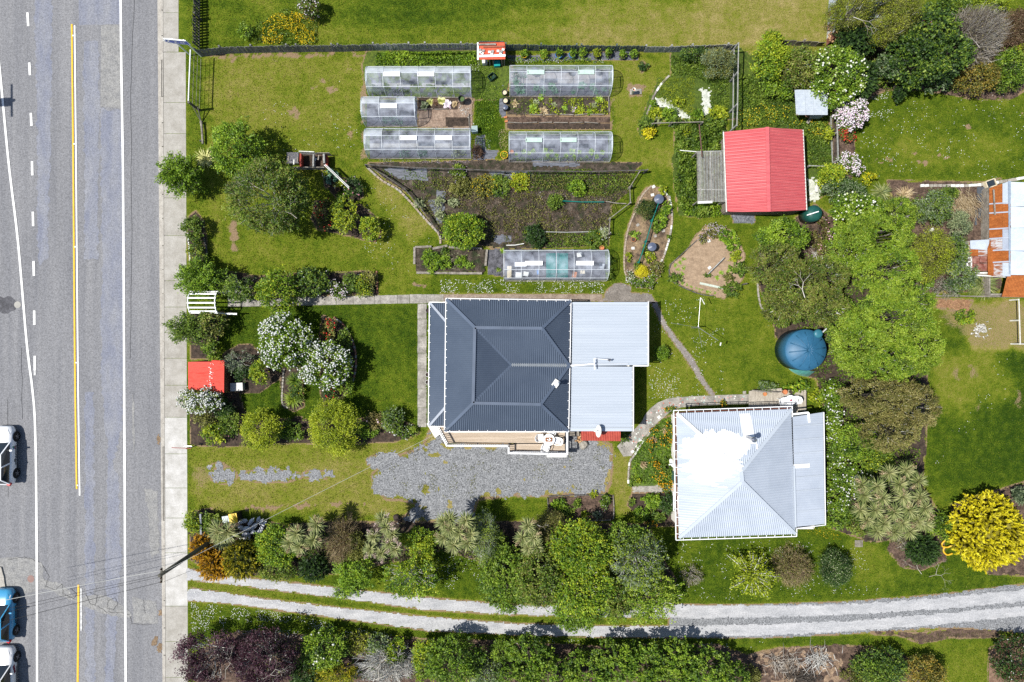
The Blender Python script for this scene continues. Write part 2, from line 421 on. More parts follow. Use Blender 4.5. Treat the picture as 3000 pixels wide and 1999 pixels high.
road_sheet('road_patch',[(385,1150),(390,1180),(393,1300),(388,1330),(384,1230)],m_asph3,2,0.03,71)
road_sheet('road_patch',[(400,1120),(420,1100),(436,1160),(430,1320),(405,1300)],m_asph,2,0.1,8)
road_sheet('road_patch',[(400,1480),(430,1470),(436,1560),(405,1590)],m_asph,2,0.1,9)
road_sheet('manhole_cover',ell(87,1698,10,11),mat('rusty_iron',(0.20,0.12,0.10),(0.24,0.16,0.14),rough=.8),3,0,0)
road_sheet('manhole_cover',ell(48,893,10,10),mat('pale_iron',(0.33,0.32,0.29),rough=.8),3,0,0)
road_sheet('tar_stain',ell(14,893,34,24),m_asphd,1,0.1,10)
rr=random.Random(3)
def crack(pts,w=0.035,seed=0,z=-0.12+0.017):
 r=random.Random(seed);out=[]
 for i in range(len(pts)-1):
  for k in range(8):
   t=k/8;out.append(P(pts[i][0]*(1-t)+pts[i+1][0]*t+r.uniform(-1.6,1.6),pts[i][1]*(1-t)+pts[i+1][1]*t+r.uniform(-1.6,1.6)))
 return strip(M(),out,w,z).build('crack',m_crack,road)
for i,c in enumerate([[(120,1655),(140,1690),(130,1720),(160,1730),(178,1712)],[(178,1712),(182,1742),(214,1756),(222,1742),(200,1722)],[(248,1742),(262,1772),(276,1775),(282,1745),(258,1738)],[(312,1785),(330,1788),(342,1770),(334,1752),(314,1762),(312,1785)],[(284,1778),(310,1795),(360,1798),(380,1806)],[(20,1640),(70,1634),(118,1650)],[(380,1806),(384,1830),(450,1832)],[(392,-30),(380,300),(384,700),(378,1100)],[(20,1170),(22,1500)],[(60,1020),(62,1260)],[(418,1760),(420,1790),(424,1800)]]):
 crack(c,0.03 if i<7 else 0.02,i)
def mark(name,pts,w,material,z=-0.12+0.024):
 return strip(M(),smooth_path([P(x,y)for x,y in pts],5),w,z).build(name,material,road)
mark('edge_line',[(-18,60),(0,240),(12,370),(25,500),(50,710),(75,1000),(92,1140),(100,1250),(104,1500),(106,1999),(106,2600)],0.16,m_linew)
mark('edge_line',[(348,-800),(351,0),(358,500),(361,1000),(363.5,1500),(366,1999),(368,2600)],0.16,m_linew)
for(x1,ya,x2,yb)in[(72,-110,75,-70),(77.5,35,80,75),(83,182,85,219),(87.5,330,89.5,368),(91,472,92,513),(93.5,620,94.5,662),(95.5,765,96.5,808),(97.5,910,98,952),(99,1043,99,1085)]:
 mark('lane_dash',[(x1,ya),(x2,yb)],0.17,m_linew)
mark('lane_dash',[(99,1085),(99,1100)],0.15,m_lineworn)
mark('centre_line',[(207.5,69),(210,300),(212,500),(216,1000),(219,1250),(222,1434)],0.12,m_liney)
mark('centre_line',[(227,1715),(226.5,1850),(225,1999),(224,2500)],0.14,m_liney)
mark('centre_line',[(216,73),(218.5,300),(220.5,500),(225,1000),(228,1250),(231,1453)],0.11,m_linew)
mark('centre_line',[(235,1725),(235.5,1850)],0.12,m_lineworn)
for i,(x,y)in enumerate([(212,103),(215,421),(218,723),(221,1063),(225,1423)]):
 M().box(P(x,y)+Vector((0,0,-0.09)),(0.1,0.1,0.02)).build('reflector_stud',m_linew,road)
for i,e in enumerate([ell(468,1797,6,9),ell(452,1880,9,16,rot=.4),ell(466,1902,8,14),ell(477,1922,3,6),ell(462,1290,4,16)]):
 road_sheet('leaf_litter',e,mat('leaf_litter',(0.10,0.06,0.03),(0.20,0.14,0.08),scale=8,fine=.6),4,0.08,20+i)
m=M();ys=[Y0,-600,0,500,1000,1500,2000,2600,Y1]
vs=[]
for y in ys:vs+=[(P(xk(y),y).x,P(0,y).y,-0.104),(P(xf(y)-7,y).x,P(0,y).y,-0.104)]
m.add(vs,[(2*i,2*i+2,2*i+3,2*i+1)for i in range(len(ys)-1)])
tag(m.build('gutter',m_kerb),kind='structure')
kerb=tag(M().box((P(482,1000).x,-12,-0.2),(0.30,240,0.16)).build('kerb',m_conc),kind='structure')
def kerb_block(y0,y1):
 if y1-y0<4:return
 g=1.2;pts=[P(xf(y0)-7,y0+g),P(xf(y0)-.8,y0+g),P(xf(y1)-.8,y1-g),P(xf(y1)-7,y1-g)]
 M().prism([(p.x,p.y)for p in pts],-0.2,0.0).build('kerb_block',m_kerb,kerb)
ks=[-420,-330,-240,-150,-60,30,105,177]
for a,b in zip(ks[:-1],ks[1:]):kerb_block(a,b)
ks=[283,360,430,500,570,640,720,790,860,930,1000,1080,1160,1240,1310]
for a,b in zip(ks[:-1],ks[1:]):kerb_block(a,b)
ks=[1525,1600,1680,1760,1840,1920,2000,2080,2160,2240,2330,2420]
for a,b in zip(ks[:-1],ks[1:]):kerb_block(a,b)
m_dark=mat('dark_gap',(0.012,0.012,0.012),rough=0.9)
for(a,b)in((177,283),(1310,1525)):
 p=P(xf(a)-2.4,a);q=P(xf(b)-2.4,b)
 M().beam((p.x,p.y,-0.05),(q.x,q.y,-0.05),0.06,0.14).build('kerb_back',m_kerb,kerb)
 p=P(xf(a)-6.6,a);q=P(xf(b)-6.6,b)
 M().beam((p.x,p.y,-0.02),(q.x,q.y,-0.02),0.05,0.10).build('kerb_lip',m_kerb,kerb)
foot=tag(M().add([(P(480,0).x,P(0,Y0).y,-0.03),(P(490,0).x,P(0,Y1).y,-0.03),(P(546,0).x,P(0,Y1).y,-0.03),(P(540,0).x,P(0,Y0).y,-0.03)],[(0,1,2,3)]).build('footpath',mat('joint_dirt',(0.06,0.05,0.04),(0.10,0.09,0.06),scale=5)),kind='structure')
js=[-420,-330,-240,-150,-62,38,153,301,392,480,580,690,823,900,975,1050,1129,1223,1330,1430,1518,1620,1776,1880,1985,2090,2200,2310,2420]
for i,(a,b)in enumerate(zip(js[:-1],js[1:])):
 for(c,d)in([(a,b)]if not(a<155<=b-1)else[(a,b)]):
  g=0.55;pts=[P(xf(a)+.3,a+g),P(xr(a if a>=153 else 100),a+g),P(xr(b-1 if b>153 else 100),b-g),P(xf(b)+.3,b-g)]
  mm=m_conc if(a<1223 or a>=1776)else mat('footpath_concrete_pale',(0.33,0.32,0.295),(0.46,0.45,0.43),scale=1.3,rough=0.9,fine=0.14)
  M().prism([(p.x,p.y)for p in pts],-0.1,0.004+0.003*((i*7)%3)).build('paving_slab',mm,foot)
far=tag(M().box((P(-72,1000).x,-12,-0.14),(0.3,240,0.16)).build('far_kerb',m_kerb),kind='structure')
M().prism(rough_poly([(-66,1655),(2,1662),(10,1690),(16,1735),(-66,1745)],0,.01),-0.118,-0.01).build('kerb_nib',m_kerb,far)
# ground covers
FLOORS={}
patch('gravel_yard',[[(1262,1262),(1300,1290),(1310,1306),(1490,1300),(1660,1262),(1700,1262),(1790,1305),(1790,1400),(1775,1440),(1600,1452),(1500,1448),(1400,1462),(1385,1500),(1345,1535),(1170,1525),(1235,1480),(1180,1465),(1130,1460),(1095,1430),(1090,1390),(1150,1340),(1235,1318)]],m_grav,0.010,amp=0.75,nscale=1.1,holes=0.24,halo=0.5,dith=.5)
patch('gravel_remnant',[ell(795,1395,95,18),ell(655,1392,38,26),ell(930,1392,45,13),ell(1130,1352,55,22),ell(640,1365,22,10)],m_grav,0.008,amp=0.6,nscale=1.7,halo=0.3,seed=4,dith=.55)
patch('gravel_track',[[(1960,1782),(2250,1771),(2500,1763),(2750,1743),(3000,1712),(3400,1640),(3400,1880),(3000,1852),(2850,1840),(2750,1838),(2500,1856),(2250,1868),(1960,1868)]],m_grav,0.008,amp=0.16,nscale=2,halo=0.25)
patch('wheel_track',[[(548,1668),(640,1682),(750,1697),(1000,1724),(1250,1752),(1500,1773),(1750,1777),(2000,1772),(2250,1775),(2500,1770),(2750,1752),(3000,1728),(3400,1655),(3400,1700),(3000,1762),(2750,1785),(2500,1800),(2250,1808),(2000,1812),(1750,1806),(1500,1801),(1250,1786),(1000,1752),(750,1722),(640,1708),(548,1700)],[(548,1723),(640,1735),(750,1752),(1000,1782),(1250,1808),(1500,1828),(1750,1835),(2000,1835),(2250,1828),(2500,1818),(2750,1798),(3000,1775),(3400,1715),(3400,1770),(3000,1805),(2750,1830),(2500,1850),(2250,1862),(2000,1868),(1750,1866),(1500,1859),(1250,1846),(1000,1812),(750,1778),(640,1764),(548,1760)]],m_track,0.014,amp=0.12,nscale=2.2,halo=0.3,seed=6)
def bed(poly,material=m_soil,z=0.02,amp=0.06,halo=0.28,**k):return patch('garden_bed',[poly],material,z,amp=amp,halo=halo,bumpy=0.05,**k)
bed([(548,640),(575,620),(598,655),(604,700),(604,760),(600,790),(560,790),(552,740)])
bed([(560,790),(700,800),(760,812),(900,800),(1000,800),(1075,795),(1103,805),(1105,862),(1000,862),(850,872),(750,880),(680,862),(560,850)])
bed([(560,915),(655,915),(640,960),(628,1050),(560,1050)])
bed([(735,1010),(800,1080),(830,1100),(760,1150),(700,1150),(660,1120),(655,1040),(700,1010)])
bed([(828,1075),(885,1075),(890,1190),(862,1205),(828,1192),(824,1130)])
bed([(945,925),(985,940),(1015,970),(1040,1020),(1044,1060),(1035,1110),(1018,1150),(985,1185),(950,1190),(940,1150),(935,1000)])
bed([(560,1155),(700,1150),(712,1200),(740,1225),(820,1230),(880,1222),(920,1240),(1080,1225),(1150,1228),(1210,1245),(1228,1270),(1150,1295),(1000,1300),(820,1298),(640,1310),(560,1300)])
bed([(925,590),(1000,600),(1050,600),(1108,640),(1118,680),(1098,712),(1040,695),(930,670),(915,640)])
bed([(945,500),(1000,520),(1060,545),(1062,575),(1030,598),(990,580),(955,548)])
bed([(1062,196),(1075,150),(1480,148),(1500,205),(1480,290),(1395,290),(1378,286),(1075,286)],mat('herb_ground',(0.035,0.058,0.006),(0.085,0.12,0.012),scale=3,rough=0.9,fine=.5),z=0.006)
bed([(1226,285),(1385,285),(1382,375),(1226,372)],mat('sawdust_path',(0.15,0.10,0.07),(0.26,0.19,0.14),scale=3,fine=.5),z=0.016)
bed([(1225,286),(1342,286),(1342,322),(1225,322)],m_soil,z=0.03)
bed([(1305,344),(1374,344),(1374,372),(1305,372)],m_soil,z=0.03)
bed([(1485,284),(1785,284),(1785,337),(1485,337)],m_weedy,z=0.02)
bed([(1485,343),(1787,343),(1787,360),(1485,360)],m_mulch,z=0.016)
bed([(1485,362),(1788,362),(1788,378),(1485,378)],m_soil,z=0.02)
patch('weed_mat',[[(1478,165),(1868,150),(1870,175),(1800,176),(1500,180),(1480,182)]],m_mat,0.018,amp=0.03,halo=.1)
patch('weed_mat',[[(1462,235),(1482,230),(1482,340),(1470,345),(1464,330)],[(1395,400),(1420,395),(1425,440),(1462,440),(1450,465),(1385,470)]],m_mat,0.02,amp=0.05,halo=.1,seed=3)
bed([(1078,478),(1300,474),(1500,468),(1880,478),(1845,520),(1842,560),(1790,600),(1782,720),(1480,730),(1290,700),(1285,680),(1255,640),(1200,570),(1120,520)],m_weedy,z=0.012,amp=.1,halo=0.2)
patch('weed_mat',[[(1120,495),(1250,495),(1252,530),(1180,528)],[(1255,590),(1300,585),(1300,650),(1285,660)],[(1432,505),(1560,500),(1558,525),(1440,528)],[(1430,560),(1480,562),(1480,575),(1432,574)],[(1440,690),(1500,690),(1500,712),(1445,712)],[(1280,560),(1310,560),(1300,600),(1278,598)],[(1560,470),(1700,478),(1700,490),(1560,488)]],m_mat,0.075,amp=.12,halo=0,seed=5)
patch('polythene_sheet',[[(1428,732),(1478,728),(1476,812),(1430,805)]],m_plastic,0.026,amp=0.04,halo=.1)
bed([(1918,545),(1945,558),(1966,600),(1968,650),(1960,700),(1940,770),(1930,810),(1905,842),(1870,840),(1838,815),(1830,760),(1832,690),(1850,640),(1872,580),(1895,550)],mat('crumbly_soil',(0.06,0.042,0.03),(0.24,0.17,0.10),scale=1.5,rough=0.95,fine=.5,bump=.5),z=0.02)
bed([(2065,665),(2110,665),(2150,680),(2180,745),(2178,810),(2150,850),(2120,875),(2090,865),(2010,845),(1965,820),(1962,780),(2010,740),(2040,690)],m_sand,z=0.02)
patch('asphalt_pad',[[(1765,882),(1775,855),(1800,832),(1820,830),(1846,840),(1847,860),(1908,862),(1920,888)]],m_brownpad,0.012,amp=.05,halo=.2)
patch('asphalt_path',[[(1908,884),(1922,884),(1952,950),(1990,1000),(2030,1050),(2065,1115),(2093,1155),(2082,1160),(2050,1115),(2015,1060),(1975,1005),(1940,955)]],mat('path_asphalt',(0.16,0.14,0.125),(0.23,0.21,0.19),scale=2,rough=0.95,fine=.4),0.012,amp=.03,halo=.22)
patch('side_path',[[(1290,862),(1765,864),(1766,884),(1290,884)]],mat('dirty_concrete',(0.16,0.12,0.09),(0.26,0.21,0.17),scale=2,rough=0.95,fine=.4),0.010,amp=.03,halo=.25)
patch('rough_ground',[[(1978,355),(2100,350),(2130,375),(2130,625),(2050,640),(1990,630),(1976,560),(1970,480)],[(1965,155),(2160,150),(2160,350),(2100,350),(2020,345),(1960,345),(1880,400),(1868,380),(1890,320),(1930,230),(1965,225)],[(2160,140),(2420,260),(2440,470),(2440,560),(2365,600),(2355,385),(2160,370)]],mat('rough_herbage',(0.028,0.05,0.006),(0.075,0.11,0.012),scale=2.2,rough=0.95,fine=.55,bump=.6),0.008,amp=.2,halo=.1)
patch('white_shell_path',[[(2052,265),(2080,262),(2082,330),(2058,338)],[(1915,290),(1935,285),(1975,310),(2030,345),(2020,352),(1970,330),(1925,305)],[(2366,525),(2400,530),(2402,585),(2370,590)]],mat('white_shell',(0.3,0.32,0.26),(0.55,0.56,0.5),scale=3,fine=.3),0.02,amp=.12,halo=0,seed=8,dith=.5)
bed([(2440,280),(2500,400),(2508,480),(2480,560),(2440,500)],m_mulch,z=0.016)
patch('gravel_pad',[[(2142,628),(2210,628),(2212,655),(2150,655)]],mat('dark_gravel',(0.05,0.055,0.065),(0.16,0.17,0.19),scale=4,fine=.6),.012,amp=.04,halo=.1)
bed([(2330,640),(2385,600),(2440,640),(2480,780),(2440,860),(2330,800)],m_mulch,z=0.012)
bed([(2290,700),(2700,800),(2720,1200),(2700,1420),(2760,1520),(2720,1560),(2560,1590),(2420,1540),(2415,1180),(2390,1110),(2330,1090),(2285,1060),(2270,960),(2220,820),(2230,700)],m_soil,z=0.010,amp=.2)
bed([(2420,140),(3040,120),(3040,240),(2960,290),(2850,290),(2700,262),(2600,262),(2540,290),(2470,320),(2420,300)],m_mulch,z=0.010,amp=.2)
bed([(2600,530),(2880,535),(2930,525),(2930,850),(2680,860),(2640,700)],m_mulch,z=0.012,amp=.2)
patch('bark_spill',[[(2720,875),(2850,880),(2830,915),(2740,900)]],mat('orange_bark',(0.16,0.08,0.04),(0.28,0.16,0.09),scale=4,fine=.5),0.012,amp=.3)
bed([(2790,1480),(3040,1400),(3040,1690),(2900,1680),(2800,1610)],m_mulch,z=0.01,amp=.2)
bed([(2620,1560),(2760,1560),(2770,1640),(2700,1670),(2640,1660),(2600,1610)],m_mulch,z=0.01,amp=.2)
bed([(1880,1300),(1905,1262),(1945,1225),(1985,1215),(1985,1420),(1855,1425),(1845,1400),(1850,1340)],mat('leafy_ground',(0.035,0.065,0.006),(0.09,0.135,0.014),scale=3,fine=.5),z=0.012)
bed([(1852,1448),(1985,1440),(1985,1540),(1900,1540),(1860,1500),(1838,1480)],m_soil,z=0.014)
bed([(1608,1455),(1795,1452),(1796,1522),(1608,1524)],m_mulch,z=0.05,halo=.2)
patch('door_path',[[(1852,1425),(1985,1415),(1985,1443),(1855,1443)]],m_conc2,0.018,amp=.03)
bed([(555,1500),(620,1490),(640,1530),(780,1530),(830,1540),(1000,1530),(1200,1530),(1400,1530),(1640,1530),(1900,1540),(1920,1600),(1980,1700),(1900,1760),(1500,1745),(1400,1640),(1300,1610),(1000,1680),(780,1680),(640,1690),(560,1640)],m_soil,z=0.006,amp=.3)
bed([(640,1880),(700,1850),(1000,1868),(1150,1868),(1500,1882),(1750,1895),(1950,1890),(2100,1890),(2200,1925),(2300,1900),(2450,1892),(2540,1895),(2640,1920),(2700,1960),(2760,2100),(560,2120),(590,1900)],m_mulch,z=0.008,amp=.3)
patch('clay_ground',[[(2190,1920),(2280,1900),(2400,1900),(2470,1920),(2460,2010),(2200,2010)]],mat('clay',(0.13,0.085,0.055),(0.27,0.19,0.12),scale=2,fine=.5,bump=.4),0.03,amp=.3)
bed([(2900,1900),(2960,1870),(3040,1880),(3040,2080),(2900,2080),(2895,1960)],mat('brown_needles',(0.12,0.07,0.045),(0.2,0.13,0.085),scale=3,fine=.4),z=0.01,amp=.15)
patch('bark_spill',[[(2550,1850),(2700,1856),(2800,1842),(2920,1848),(2930,1866),(2780,1868),(2700,1885),(2640,1862),(2550,1856)]],m_mulch,0.011,amp=.2,seed=3)
# lawn colour regions
def G(e,v,s=0.6,n=0.8):paint('dry',e,v,s,n)
G([(590,150),(1075,150),(1060,470),(620,470)],0.55,1.0,1.5)
G([(740,380),(1060,380),(1060,470),(740,470)],0.42,1.0,1)
paint('bare',[(590,156),(1085,152),(1075,178),(1000,168),(620,176)],0.75,0.25,0.35)
paint('bare',[(1058,180),(1078,176),(1076,470),(1056,470)],0.55,0.15,0.25)
for(x,y,rx,ry)in[(940,240,18,9),(1030,205,14,9),(970,262,20,12),(1028,398,12,14),(920,255,22,10),(860,330,25,14)]:paint('bare',ell(x,y,rx,ry),0.6,0.2,0.35)
G([(730,0),(2420,0),(2420,140),(730,140)],0.42,1.5,2.0)
G([(1500,60),(2420,-40),(2420,140),(1550,140)],0.66,2.5,2.5)
G([(2050,-40),(2420,-40),(2420,140),(2000,140)],0.74,1.5,1.5)
G(ell(1210,30,260,55),0.2,1.5,1.5)
G([(560,160),(590,160),(590,420),(560,420)],0.25,.3,.2)
G([(600,480),(1080,480),(1290,720),(1290,780),(1210,860),(1110,860),(900,790),(620,790)],0.42,1,1.5)
G([(1075,500),(1130,520),(1290,690),(1200,720),(1120,600)],0.62,.5,.8)
paint('bare',ell(685,690,17,60),0.75,0.35,0.3)
paint('bare',ell(1225,838,14,9),0.8,0.1,0.1)
G([(640,890),(1225,890),(1225,1245),(640,1240)],0.16,.6,.6)
G([(1090,1080),(1190,1080),(1200,1200),(1100,1180)],0.3,1,1)
G([(548,1300),(1260,1300),(1250,1520),(560,1500)],0.62,.8,.8)
G([(548,1300),(1100,1300),(1080,1345),(548,1350)],0.5,.5,.8)
paint('bare',ell(590,1395,38,45),0.45,0.6,0.5)
paint('bare',[(700,1488),(900,1476),(1080,1472),(1082,1478),(900,1484),(700,1496)],0.8,.08,.1)
paint('bare',ell(1240,1415,45,20),0.4,0.5,0.5)
G([(1395,180),(1475,180),(1470,440),(1400,460),(1390,300)],0.12,.3,.5)
G([(1795,170),(1965,165),(1900,400),(1985,400),(1975,480),(1880,490),(1795,480)],0.52,.5,.8)
paint('bare',ell(1862,268,28,20),.8,.2,.15)
paint('bare',ell(1885,195,16,16),.55,.2,.15)
paint('bare',[(1790,285),(1796,285),(1800,380),(1794,380)],0.5,.2,.2)
G([(1300,815),(1770,820),(1770,862),(1300,860)],0.28,.3,.3)
G([(1785,500),(1900,500),(1850,640),(1825,700),(1825,850),(1790,850)],0.3,.5,.5)
G([(1960,640),(2280,640),(2280,1160),(1960,1160),(1900,900)],0.36,1,1.2)
G([(1880,900),(2070,1150),(1880,1180)],0.45,.6,.8)
paint('bare',ell(2200,1115,14,10),.5,.2,.2)
G([(2480,260),(3040,250),(3040,530),(2500,530)],0.26,1,1)
G(ell(2820,440,190,50),0.42,.8,1)
for(x,y)in[(2690,450),(2770,462),(2600,470),(2985,330),(2830,370),(2600,410),(2912,372),(2695,475),(2750,455),(2560,480)]:paint('bare',ell(x,y,16,6),.75,.12,.25)
G([(2700,1000),(3040,990),(3040,1420),(2720,1420)],0.10,.8,.8)
G(ell(2850,1110,110,100),0.48,1.5,1.5)
for x,y in[(2850,1090),(2800,1100),(2985,1170),(2870,1190)]:paint('bare',ell(x,y,14,26),.5,.3,.4)
paint('bare',[(2740,880),(3040,880),(3040,1030),(2860,1025),(2760,960)],0.45,.6,1.2)
G([(2740,880),(3040,880),(3040,1030),(2860,1025)],0.7,.6,1)
G([(1500,1560),(2960,1560),(2960,1740),(2000,1775),(1300,1740),(1250,1620)],0.22,.8,.8)
G([(2490,1590),(2620,1600),(2640,1700),(2500,1720)],0.42,.8,.8)
G([(548,1700),(1500,1800),(1980,1825),(1980,1832),(548,1730)],0.4,.2,.3)
G([(548,1765),(1000,1820),(2500,1860),(2900,1850),(2950,2000),(2600,1990),(2400,1890),(550,1900)],0.24,.5,.6)
G([(2680,1870),(2900,1860),(2900,2020),(2760,2010)],0.4,.8,.8)
G([(548,1170),(560,1170),(560,1300),(548,1300)],0.2,.2,.2)
G([(1795,1320),(1845,1330),(1850,1500),(1800,1520)],0.6,.3,.3)
paint('bare',ell(1830,1450,18,50),.35,.3,.3)
G([(548,1560),(580,1640),(560,1665),(548,1665)],0.5,.2,.3)
# the ground itself, one sheet out to the horizon
cs=0.14
gx=np.concatenate([[-400,-200,-100,-60,-40,-32],np.arange(-29.0,40.0,cs),[42,46,55,80,140,400]])
xkw=P(486,1000).x
gx=np.unique(np.sort(np.concatenate([gx,[xkw-0.02,xkw+0.02]])))
gy=np.concatenate([[-400,-160,-80,-50,-36,-30],np.arange(-27.0,27.0,cs),[28,32,40,60,120,400]])
X,Y=np.meshgrid(gx,gy);PX,PY=X*40+1500,999.5-Y*40
A={'dry':np.full(X.shape,0.30),'bare':np.zeros(X.shape)}
nz=(fbm(X,Y,0.55,4,31)-0.5)*2;nf=(fbm(X,Y,2.1,3,77)-0.5)*2;ng=(fbm(X,Y,3.9,2,99)-0.5)*2
for attr,poly,val,soft,na in PAINT:
 pa=np.array(poly);pad=90
 ix=np.where((PX[0]>pa[:,0].min()-pad)&(PX[0]<pa[:,0].max()+pad))[0];iy=np.where((PY[:,0]>pa[:,1].min()-pad)&(PY[:,0]<pa[:,1].max()+pad))[0]
 if len(ix)==0 or len(iy)==0:continue
 sl=(slice(iy[0],iy[-1]+1),slice(ix[0],ix[-1]+1))
 d=sdf(PX[sl],PY[sl],poly)/40
 if na<0:
  w=np.clip(1-(-d)/(-na)*(1+0.6*nf[sl]),0,1)*val;A['dry'][sl]=np.maximum(A['dry'][sl],w)
  A['bare'][sl]=np.maximum(A['bare'][sl],np.clip(0.9+d/(-na)*1.6+0.5*nf[sl],0,0.8)*(d<0.05))
  continue
 w=np.clip((d+nz[sl]*na*0.5+nf[sl]*na*0.25)/soft+0.5,0,1)if attr=='dry' else np.clip((d+nf[sl]*.30+nz[sl]*na*.4+ng[sl]*.35)/(soft+.15)+.35,0,1)
 A[attr][sl]=A[attr][sl]*(1-w)+val*w if attr=='dry' else np.maximum(A[attr][sl],w*val)
A['dry']=np.clip(A['dry']+nz*0.16+nf*0.07+(fbm(X,Y,1.0,3,55,sx=0.25,sy=2.2)-0.5)*0.22*(Y>21.2),0,1)
Z=np.where(X<xkw,-0.16,0.0)
idx=np.arange(X.size).reshape(X.shape)
q=np.stack([idx[:-1,:-1],idx[:-1,1:],idx[1:,1:],idx[1:,:-1]],-1).reshape(-1,4)
lawn=npmesh('lawn',np.stack([X,Y,Z],-1).reshape(-1,3),q,None,None)
lawn.data.materials.clear()
for k in A:
 at=lawn.data.attributes.new(k,'FLOAT','POINT');at.data.foreach_set('value',A[k].astype(np.float32).ravel())
tag(lawn,kind='structure')
def ground_mat():
 m=bpy.data.materials.new('turf');m.use_nodes=True;nt=m.node_tree;L=nt.links;b=nt.nodes['Principled BSDF']
 b.inputs['Roughness'].default_value=0.9;b.inputs['Specular IOR Level'].default_value=0.1
 pos=nt.nodes.new('ShaderNodeNewGeometry').outputs['Position']
 def noise(sc,det=4,ro=0.6):
  n=nt.nodes.new('ShaderNodeTexNoise');n.inputs['Scale'].default_value=sc;n.inputs['Detail'].default_value=det;n.inputs['Roughness'].default_value=ro
  L.new(pos,n.inputs['Vector']);return n.outputs['Fac']
 def math_(op,a,bb,clamp=False):
  n=nt.nodes.new('ShaderNodeMath');n.operation=op;n.use_clamp=clamp
  for i,v in enumerate((a,bb)):
   if isinstance(v,(int,float)):n.inputs[i].default_value=v
   else:L.new(v,n.inputs[i])
  return n.outputs[0]
 def attr(a):
  n=nt.nodes.new('ShaderNodeAttribute');n.attribute_name=a;return n.outputs['Fac']
 n1=noise(2.2,5,.65);n2=noise(13,5,.8)
 d=math_('ADD',attr('dry'),math_('MULTIPLY',math_('SUBTRACT',n1,0.5),0.75))
 d=math_('ADD',d,math_('MULTIPLY',math_('SUBTRACT',n2,0.5),1.9),True)
 r1=ramp(nt,[(0.0,(0.016,0.040,0.002)),(0.28,(0.066,0.105,0.005)),(0.5,(0.130,0.155,0.012)),(0.75,(0.190,0.172,0.042)),(1.0,(0.30,0.24,0.105))]);L.new(d,r1.inputs[0])
 r2=ramp(nt,[(0.3,(0.13,0.085,0.05)),(0.7,(0.30,0.215,0.13))]);L.new(n2,r2.inputs[0])
 f=math_('ADD',attr('bare'),math_('MULTIPLY',math_('SUBTRACT',n2,0.5),1.2));fr=ramp(nt,[(0.34,(0,0,0)),(0.56,(1,1,1))]);L.new(f,fr.inputs[0])
 mx=nt.nodes.new('ShaderNodeMix');mx.data_type='RGBA';L.new(fr.outputs[0],mx.inputs[0]);L.new(r1.outputs[0],mx.inputs[6]);L.new(r2.outputs[0],mx.inputs[7])
 L.new(mx.outputs[2],b.inputs['Base Color'])
 bp=nt.nodes.new('ShaderNodeBump');bp.inputs['Strength'].default_value=0.9;bp.inputs['Distance'].default_value=0.06
 L.new(noise(16,4,.8),bp.inputs['Height']);L.new(bp.outputs[0],b.inputs['Normal'])
 return m
lawn.data.materials.append(ground_mat())
def attr_at(k,x,y):
 i=np.clip(np.searchsorted(gx,x),0,len(gx)-1);j=np.clip(np.searchsorted(gy,y),0,len(gy)-1);return A[k][j,i]
# concrete garden paths made of slabs
def slab_path(name,quads,material):
 base=None
 for i,qd in enumerate(quads):
  pts=[P(x,y)for x,y in qd]
  if base is None:
   base=thing(name,None,None,(0,0,0));base['kind']='structure'
  M().prism(rough_poly(qd,0,0.012,0.3,i),0.0,0.028+0.004*(i%3)).build('slab',material,base)
xs=[668,705,745,790,835,880,930,985,1035,1098,1165,1200]
slab_path('concrete_path',[[(a+.5,864+(.02*(1200-a))),(b-.5,864+(.02*(1200-b))),(b-.5,889+.02*(1200-b)),(a+.5,889+.02*(1200-a))]for a,b in zip(xs[:-1],xs[1:])]+[[(1200.5,863),(1250,863),(1250,889),(1200.5,889)],[(1250.8,863),(1300,863),(1300,882),(1250.8,888)]]+[[(1224,a+.5),(1250,a+.5),(1249,b-.5),(1223,b-.5)]for a,b in zip([890,935,985,1035,1085,1140,1195],[935,985,1035,1085,1140,1195,1252])],m_conc2)
outer=[(1808,1308),(1826,1290),(1845,1272),(1863,1254),(1880,1235),(1890,1215),(1905,1197),(1928,1179),(1955,1168),(1990,1164),(2030,1161),(2080,1159),(2135,1157),(2194,1155)]
inner=[(1826,1338),(1850,1336),(1862,1313),(1876,1296),(1892,1276),(1908,1258),(1928,1236),(1948,1220),(1968,1204),(1995,1194),(2030,1190),(2080,1187),(2135,1185),(2194,1183)]
slab_path('mosaic_path',[[outer[i],outer[i+1],inner[i+1],inner[i]]for i in range(len(outer)-1)],m_conc2)
mp=[o for o in bpy.data.objects if o.name=='mosaic_path'][0]
rr=random.Random(11);cols=[(0.5,0.52,0.46),(0.42,0.16,0.12),(0.32,0.45,0.42),(0.5,0.3,0.27),(0.6,0.6,0.57)]
for i in range(58):
 k=rr.randrange(1,len(outer)-1);t=rr.random();s=rr.uniform(.15,.85)
 ox=outer[k][0]*(1-t)+outer[min(k+1,13)][0]*t;oy=outer[k][1]*(1-t)+outer[min(k+1,13)][1]*t
 ix=inner[k][0]*(1-t)+inner[min(k+1,13)][0]*t;iy=inner[k][1]*(1-t)+inner[min(k+1,13)][1]*t
 c=rr.randrange(5);p=P(ox*(1-s)+ix*s,oy*(1-s)+iy*s)
 M().box((p.x,p.y,0.036),(0.1,0.1,0.012),rz=rr.uniform(0,1.5)).build('mosaic_tile',mat('tile_glaze_%s'%['cream','red','aqua','pink','white'][c],cols[c],rough=.4),mp)
